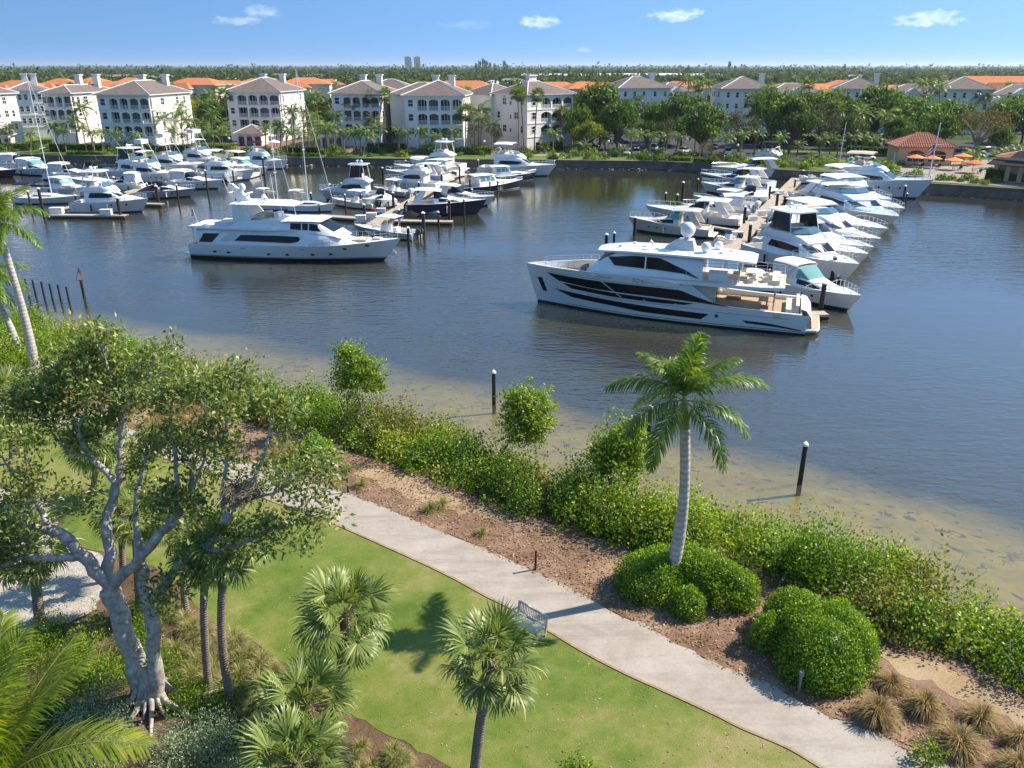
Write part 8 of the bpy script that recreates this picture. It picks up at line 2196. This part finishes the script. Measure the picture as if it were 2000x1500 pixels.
def palms():
    rows = [(p, wh(p[0])) for p in PALMS]; kinds = {'f': 'feather', 'n': 'fan', 'd': 'date', 'y': 'y'}; word = {'f': "feathery palm", 'n': "fan palm", 'd': "big date palm", 'y': "yellow-green palm"}
    for i, (p, w) in enumerate(rows):
        bx, by, cy, k, s, cx = p
        same = [q for q in rows if q[1] == w and q[0][3] == k]; tall = sorted(same, key=lambda q: q[0][2]); size = ""
        if len(same) > 1:
            j = sorted(same, key=lambda q: q[0][0]).index((p, w)); n = len(same)
            size = {0: "leftmost ", n - 1: "rightmost "}.get(j, ("", "second ", "third ", "fourth ", "fifth ", "sixth ", "seventh ", "eighth ", "ninth ", "tenth ", "eleventh ", "twelfth ")[j])
        far_palm(f"{size}{word[k]} {w}" + (" from the left" if size.strip() in ("second", "third", "fourth", "fifth", "sixth", "seventh", "eighth", "ninth", "tenth", "eleventh", "twelfth") else ""), bx, by, cy, kinds[k], s, i, cx, thick=1.6 if k == 'd' else 1.0)
palms()
# broad-leaved trees
def tree_meshes(seed, n_cl, leaf, mat, dens=1.0, flat=.75, trunk='wood'):
    rng = np.random.default_rng(seed); q = Q(); s = Q()
    cl = []
    for i in range(n_cl):
        a = rng.uniform(0, 6.28); z = rng.uniform(-.1, 1) ; c = math.sqrt(max(0, 1 - z * z)) * rng.uniform(.5, .95)
        cl.append(np.array([math.cos(a) * c * .78, math.sin(a) * c * .78, .50 + .40 * z * rng.uniform(.7, 1.0)]))
    for c in cl:
        r = rng.uniform(.16, .30); blob_leaves(q, rng, c, r, r * flat, int(150 * dens), leaf, leaf * .6, .3, 0, -.45, .3, (.5, 1.05), rng.normal(0, .12))
        V, F = tube_np([(0, 0, .18), c * np.array([.4, .4, .7]), c], [.03, .018, .006], 4); s.add(V, F, 0, .5)
    V, F = tube_np([(0, 0, 0), (.01, 0, .12), (0, .01, .3)], [.05, .038, .03], 7); s.add(V, F, 0, .5)
    return q.mesh("crown", [M[mat]]), s.mesh("trunk", [M[trunk]], True)
M['greytree'] = leaf_mat("grey_olive_leaf", [(0, (.05, .06, .03)), (.5, (.10, .115, .065)), (.85, (.17, .18, .11)), (1, (.26, .24, .16))], .6, .25, .2, .2)
M['rusttree'] = leaf_mat("rusty_leaf", [(0, (.08, .06, .03)), (.5, (.16, .125, .055)), (.85, (.24, .19, .08)), (1, (.32, .25, .10))], .6, .25, .2, .2)
TREES = {'dark': [tree_meshes(800 + i, 34, .075, 'broad') for i in range(3)], 'grey': [tree_meshes(820, 26, .05, 'greytree', .7)], 'rust': [tree_meshes(830, 26, .05, 'rusttree', .5, .8, 'royal_trunk')], 'light': [tree_meshes(840, 28, .075, 'yellowleaf', 1.0)]}
def far_tree(label, px, ybase, ytop, wpx, kind='dark', i=0, group="trees around the parking lot"):
    b = U(px, ybase, FZ); top = UY(px, ytop - (10 if ybase - ytop > 70 else 4), b.y).z - FZ; w = 1.18 * (UY(px + wpx / 2, ybase, b.y) - UY(px - wpx / 2, ybase, b.y)).length
    t = thing("broad_tree", label, "tree", b, random.uniform(0, 6), group); cm, tm = TREES[kind][i % len(TREES[kind])]
    for nm, me in (("crown", cm), ("trunk", tm)): o = link(nm, me, t); o.scale = (w / 1.8, w / 1.8, top / 1.0)
TL = [(1172, 285, 178, 130, 'dark', "large dark tree right of the sideways block"), (1205, 292, 205, 80, 'dark', "dark tree in front of the blank-walled block's corner"), (1128, 292, 215, 60, 'dark', "dark tree between the sideways block and the largest tree"), (1150, 296, 240, 60, 'light', "bright tree at the foot of the largest dark tree"), (1330, 285, 190, 100, 'dark', "dark tree right of the blank-walled block"), (1290, 278, 205, 70, 'dark', "dark tree hiding the blank-walled block's base"),
      (1372, 305, 217, 105, 'dark', "round bright-topped tree over the parked cars"), (1262, 292, 240, 45, 'dark', "small round tree beside the black van"), (1300, 296, 232, 50, 'grey', "small greyish tree left of the round tree"), (1442, 300, 222, 90, 'grey', "grey-green tree in the middle of the parking lot"), (1505, 285, 185, 110, 'dark', "dense tree in front of the left hidden block"), (1560, 285, 182, 110, 'dark', "dense tree right of the left hidden block"), (1540, 300, 205, 90, 'dark', "lower dense tree behind the right dock"),
      (1600, 298, 215, 75, 'grey', "bare greyish tree left of the date palms"), (1615, 280, 182, 80, 'dark', "dark tree left of the middle hidden block"), (1700, 282, 182, 120, 'dark', "wide dark tree in front of the middle hidden block"), (1655, 292, 226, 70, 'dark', "dark low tree under the left date palm"), (1755, 282, 190, 100, 'dark', "dark tree between the date palms"), (1745, 302, 235, 70, 'dark', "green tree behind the restaurant's left end"), (1835, 292, 205, 120, 'dark', "dark tree behind the restaurant roof"), (1820, 300, 225, 80, 'dark', "yellowish dark tree right behind the restaurant"),
      (1902, 302, 212, 100, 'rust', "rusty thin-leaved tree with pale bare limbs"), (1960, 290, 200, 110, 'dark', "dark spreading tree at the right edge, nearer one"), (1995, 280, 188, 90, 'dark', "dark tree at the right edge, farther one"), (1950, 304, 250, 50, 'dark', "small green tree behind the yellow cafe"), (1040, 272, 205, 50, 'dark', "tree behind the sideways block"), (940, 280, 215, 60, 'dark', "dark tree between the balcony block and the driveway"), (420, 268, 200, 60, 'dark', "dark tree in the gap left of the pool pavilion"), (378, 262, 195, 60, 'light', "yellow-green tree right of the widest left block"), (965, 292, 245, 30, 'rust', "red-leaved small tree on the driveway"), (1375, 318, 275, 30, 'rust', "olive bushy tree on the parking island")]
for i, (px, yb, yt, w, k, lb) in enumerate(TL): far_tree(lb, px, yb, yt, w, k, i)
# hedges and bushes on the far shore
def leaf_hedge(label, a, b, h, w, mat='broad', n=None, name="far_hedge"):
    A, B_ = U(a[0], a[1], FZ), U(b[0], b[1], FZ); d = Vector((B_.x - A.x, B_.y - A.y)); L = d.length; rng = np.random.default_rng(int(a[0]) + 7)
    t = thing(name, label, "hedge", A, math.atan2(d.y, d.x)); n = n or int(L * 60); q = Q()
    f = rng.uniform(0, 1, n); x = rng.uniform(0, L, n); side = f < .5
    P = np.stack([x, np.where(side, -w / 2, rng.uniform(-w / 2, w / 2, n)), np.where(side, rng.uniform(0, h, n), h)], 1) + rng.normal(0, .10, (n, 3))
    N = nrm(np.where(side[:, None], np.array([0, -1., .2]), np.array([0, 0, 1.])) + rng.normal(0, .5, (n, 3))); T = nrm(np.cross(N, rng.normal(0, 1, (n, 3))))
    q.leaves(P, T, N, rng.uniform(.25, .45, n), rng.uniform(.18, .3, n), np.clip(rng.normal(.45, .25, n), 0, 1)); link("foliage", q.mesh("foliage", [M[mat]]), t)
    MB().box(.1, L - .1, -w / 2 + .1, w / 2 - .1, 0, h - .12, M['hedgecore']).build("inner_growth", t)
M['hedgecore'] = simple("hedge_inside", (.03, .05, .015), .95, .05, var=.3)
for lb, a, b, h, w, mt in (("dark clipped hedge left of the narrow block", (5, 292), (70, 293), 1.6, 1.2, 'broad'), ("dark clipped hedge in front of the narrow block", (100, 296), (205, 297), 2.0, 1.5, 'broad'), ("dark hedge right of the widest left block", (288, 296), (374, 297), 1.8, 1.5, 'broad'), ("dark hedge left of the pool pavilion", (384, 297), (448, 298), 1.8, 1.5, 'broad'), ("low bright hedge along the seawall at the left", (132, 301), (205, 302), .7, .9, 'mangrove'),
                           ("dark hedge between the pavilions", (560, 299), (625, 300), 1.6, 1.5, 'broad'), ("low hedge at the seawall by the second pavilion", (560, 305), (625, 306), .7, 1.0, 'mangrove'), ("dark hedge in front of the palm-hidden block", (718, 298), (792, 298), 2.3, 1.8, 'broad'), ("clipped hedge right of the balcony block", (898, 302), (960, 302), 1.8, 1.5, 'mangrove'), ("bright green hedge in front of the sideways block", (1050, 296), (1095, 293), 2.4, 2.4, 'mangrove'), ("low hedge by the seawall below the driveway", (1005, 308), (1034, 309), .9, 1.2, 'mangrove'),
                           ("long low planting in front of the parking lot", (1245, 311), (1350, 315), .9, 1.5, 'mangrove'), ("low planting beside the parking island", (1356, 317), (1400, 320), .9, 1.5, 'mangrove'), ("tall hedge behind the parking lot", (1440, 280), (1720, 286), 2.4, 1.6, 'broad'), ("clipped hedge along the road by the restaurant", (1655, 297), (1740, 301), 1.5, 1.4, 'broad'), ("dark hedge below the yellow cafe", (1925, 350), (1962, 354), 2.2, 1.6, 'broad')):
    leaf_hedge(lb, a, b, h, w, mt)
BUSH = [(lambda q, rng: (blob_leaves(q, rng, (0, 0, .1), 1.0, 1.0, 420, .30, .2, .3, 0, -.1, .25, (.7, 1.05)), q.mesh("far_bush", [M[k]]))[1])(Q(), np.random.default_rng(60 + i)) for i, k in enumerate(('mangrove', 'broad', 'yellowleaf'))]
BPX = [(700, 301), (748, 300), (790, 302), (723, 306), (785, 306), (660, 303), (645, 305), (253, 298), (264, 299), (205, 301), (230, 301), (980, 303), (1005, 300), (1030, 300), (1120, 304), (1150, 305), (1168, 307), (1195, 306), (1260, 309), (1310, 313), (1440, 318), (1420, 312), (480, 296), (495, 297), (520, 300), (1750, 342), (1772, 346), (1790, 344), (1840, 352), (1858, 352), (1875, 355), (1890, 352), (1905, 358), (1925, 360), (1742, 334), (1942, 357), (1700, 322), (1660, 325), (1610, 322), (1500, 324), (1530, 326), (1572, 330)]
for i, (px, py) in enumerate(BPX):
    o = link("far_bush", BUSH[(i * 7 + i // 3) % 3]); o.location = U(px, py, FZ); s = .7 + .7 * ((i * 37) % 10) / 10; o.scale = (s, s, s * .9); o.rotation_euler = (0, 0, i)
    col = ("green", "dark green", "yellow-green")[(i * 7 + i // 3) % 3]; near = [j for j, q in enumerate(BPX) if wh(q[0]) == wh(px)]; near.sort(key=lambda j: BPX[j][0]); k = near.index(i)
    props(o, f"{col} garden bush {wh(px)}" + ("" if len(near) == 1 else ", " + ("first", "second", "third", "fourth", "fifth", "sixth", "seventh", "eighth", "ninth", "tenth", "eleventh", "twelfth", "thirteenth")[min(k, 12)] + " from the left"), "bush", "garden bushes along the far shore")
def garden():
    rng = np.random.default_rng(88)
    for x0, x1, lb in ((-60, 330, "in front of the left apartment blocks"), (330, 700, "around the pavilions"), (700, 1000, "in front of the middle apartment blocks"), (1000, 1480, "along the parking lot edge"), (1480, 1760, "between the road and the right dock")):
        q = Q()
        for _ in range(int((x1 - x0) * .22)):
            px = rng.uniform(x0, x1); yb = np.interp(px, [0, 795, 1300, 1480, 1740], [290, 298, 305, 315, 325]); c = U(px, yb + rng.uniform(-4, 6) * (1.6 if px > 1000 else 1), FZ)
            r = rng.uniform(.5, 1.3); blob_leaves(q, rng, (c.x, c.y, c.z + .1), r, r * rng.uniform(.7, 1.4), int(110 * r * r + 40), .42, .24, .4, int(rng.integers(0, 3)), -.1, .3, (.6, 1.1), rng.normal(-.05, .15))
        props(link("garden_planting", q.mesh("garden_planting", [M['mangrove'], M['broad'], M['farpalm']])), "mixed low planting " + lb, "planting", kind='stuff')
garden()
# pines on the skyline
def pine_mesh():
    rng = np.random.default_rng(5); q = Q()
    for i in range(60):
        z = rng.uniform(.15, 1); r = (1 - z) * .22 + .03; a = rng.uniform(0, 6.28); n = 5
        c = np.array([math.cos(a) * r * .6, math.sin(a) * r * .6, z]); D = nrm(rng.normal(0, .6, (n, 3)) + np.array([math.cos(a), math.sin(a), .5]))
        q.leaves(np.repeat(c[None], n, 0), D, rng.normal(0, 1, (n, 3)), rng.uniform(.05, .12, n), rng.uniform(.03, .05, n), rng.uniform(0, .6, n))
    return q.mesh("crown", [M['broad']])
PM = pine_mesh(); PT = MB().tube([(0, 0, 0), (0, 0, .9)], [.014, .005], M['wood'], 5).mesh("trunk")
for i, (px, h) in enumerate([(930, 25), (937, 28), (944, 31), (950, 28), (957, 26), (966, 25), (985, 28), (990, 24), (1345, 22), (1425, 27), (1650, 24), (1113, 22)]):
    ry = ray(px, 128); dist = 1150 + (i % 3) * 40; c = ry * (dist / ry.y)
    t = thing("pine_tree", ("tallest pine in the middle of the skyline row" if i == 2 else f"thin dark pine on the skyline, {('first', 'second', '', 'fourth', 'fifth', 'sixth', 'seventh', 'eighth')[i]} in the row from the left") if i < 8 else f"lone dark pine on the skyline {('above the palms right of the blank-walled block', 'behind the parking lot trees', 'above the middle hidden block', 'right of the sideways block')[i - 8]}", "tree", (c.x, dist, FZ), 0, "pines on the skyline")
    for nm, me in (("crown", PM), ("trunk", PT)): o = link(nm, me, t); o.scale = (h * .75, h * .75, h)
# woodland to the horizon
def woodland(name, label, y0, y1, n, hh, leaf, per, seed, keep):
    rng = np.random.default_rng(seed); q = Q()
    k = rng.uniform(0, 1, n); Y = np.sqrt(y0 * y0 + (y1 * y1 - y0 * y0) * k); X = rng.uniform(-.82, .82, n) * Y
    ok = np.array([keep(x, y) for x, y in zip(X, Y)]) if keep else np.ones(n, bool)
    X, Y = X[ok], Y[ok]; n = len(X); Hh = rng.uniform(*hh, n); big = rng.uniform(.8, 1.3, n)
    D = nrm(rng.normal(0, 1, (n, per, 3)) + np.array([0, -.15, .35])); R_ = (leaf * 1.05 * big)[:, None, None] * rng.uniform(.55, 1.15, (n, per, 1))
    P = np.stack([X, Y, FZ + Hh - leaf * .9], 1)[:, None, :] + D * R_ * np.array([1, 1, .85])
    P[..., 2] = np.maximum(P[..., 2], FZ + .3)
    P = P.reshape(-1, 3); N = nrm(D.reshape(-1, 3) + rng.normal(0, .45, P.shape)); T = nrm(np.cross(N, rng.normal(0, 1, P.shape)))
    m = len(P); tone = np.repeat(rng.normal(0, .16, n), per)
    q.leaves(P, T, N, leaf * rng.uniform(.45, .8, m), leaf * rng.uniform(.32, .5, m), np.clip(rng.normal(.42, .2, m) + tone, 0, 1))
    props(link(name, q.mesh(name, [M['wood_far']])), label, "woodland", kind='stuff')
M['wood_far'] = leaf_mat("woodland_leaf", [(0, (.03, .05, .014)), (.5, (.06, .095, .022)), (.85, (.11, .15, .035)), (1, (.17, .19, .06))], .7, .3, .2, 0)
HOUSES = [(o.location.x, o.location.y, 24) for o in SC.objects if o.name.split('.')[0] in ('villa', 'club_house', 'long_shed')]
def clear(x, y):
    if y < 330 and (x > 60 or x < -260): return y > 290
    for hx, hy, r in HOUSES:
        if abs(x - hx) < r * .85 and -70 < y - hy < 16: return False
    return True
woodland("near_woodland", "green trees filling the ground between the houses", 268, 470, 1500, (6, 10.5), 3.0, 70, 1, clear)
woodland("middle_woodland", "dense green woodland behind the houses", 470, 1000, 3600, (8, 13), 4.6, 34, 2, clear)
woodland("far_woodland", "blue-green woodland stretching to the horizon", 1000, 2600, 5200, (9, 16), 9.0, 16, 3, clear)
woodland("horizon_woodland", "hazy woodland on the horizon", 2600, 12000, 9000, (9, 27), 22.0, 7, 4, None)
# palms standing out of the woodland
rng_ = random.Random(77)
GP = []; WP = {}
for i in range(90):
    y = 275 + 330 * rng_.random() ** 1.3; px = rng_.uniform(20, 1990)
    x = (px - 1000) / FPX * (y * CP + 15 * SP)
    if clear(x, y) or y > 320: GP.append((x, y, rng_.uniform(9, 14)))
GP.sort(key=lambda g: g[0] / g[1])
for i, (x, y, h) in enumerate(GP):
    px = 1000 + x / (y * CP + 15 * SP) * FPX; k_ = (wh(px).split(' the ', 1)[-1].replace('left of ', ''), i % 3 == 0, y > 420); WP[k_] = WP.get(k_, 0) + 1
    t = thing("palm_tree", f"{'far' if y > 420 else 'near'} {'fan' if i % 3 == 0 else 'feathery'} woodland palm beyond the {k_[0]}" + (", " + ("", "second", "third", "fourth", "fifth", "sixth", "seventh", "eighth", "ninth")[min(WP[k_] - 1, 8)] + " from left" if WP[k_] > 1 else ""), "palm tree", (x, y, FZ), rng_.uniform(0, 6), "palms in the woodland")
    o = link("crown", CROWNS['feather'][i % 4] if i % 3 else CROWNS['fan'][i % 2], t); o.location = (0, 0, h); s = rng_.uniform(1.2, 1.7) * (1 if i % 3 else 1.4); o.scale = (s, s, s)
    trunk = link("trunk", PT, t); trunk.scale = (12, 12, h * 1.11)

# ---------------- haze
def haze():
    m, nt, out = _nodes("haze")
    v = nt.nodes.new("ShaderNodeVolumePrincipled"); v.inputs["Color"].default_value = (.80, .90, 1.0, 1); v.inputs["Density"].default_value = HAZE; v.inputs["Anisotropy"].default_value = .3
    nt.links.new(v.outputs[0], out.inputs["Volume"])
    o = MB().box(-17000, 17000, -300, 25000, -5.0, 95, m).build("haze"); props(o, "thin bluish haze in the air over the whole marina", "haze", kind='stuff')
HAZE = 0.00006
haze()
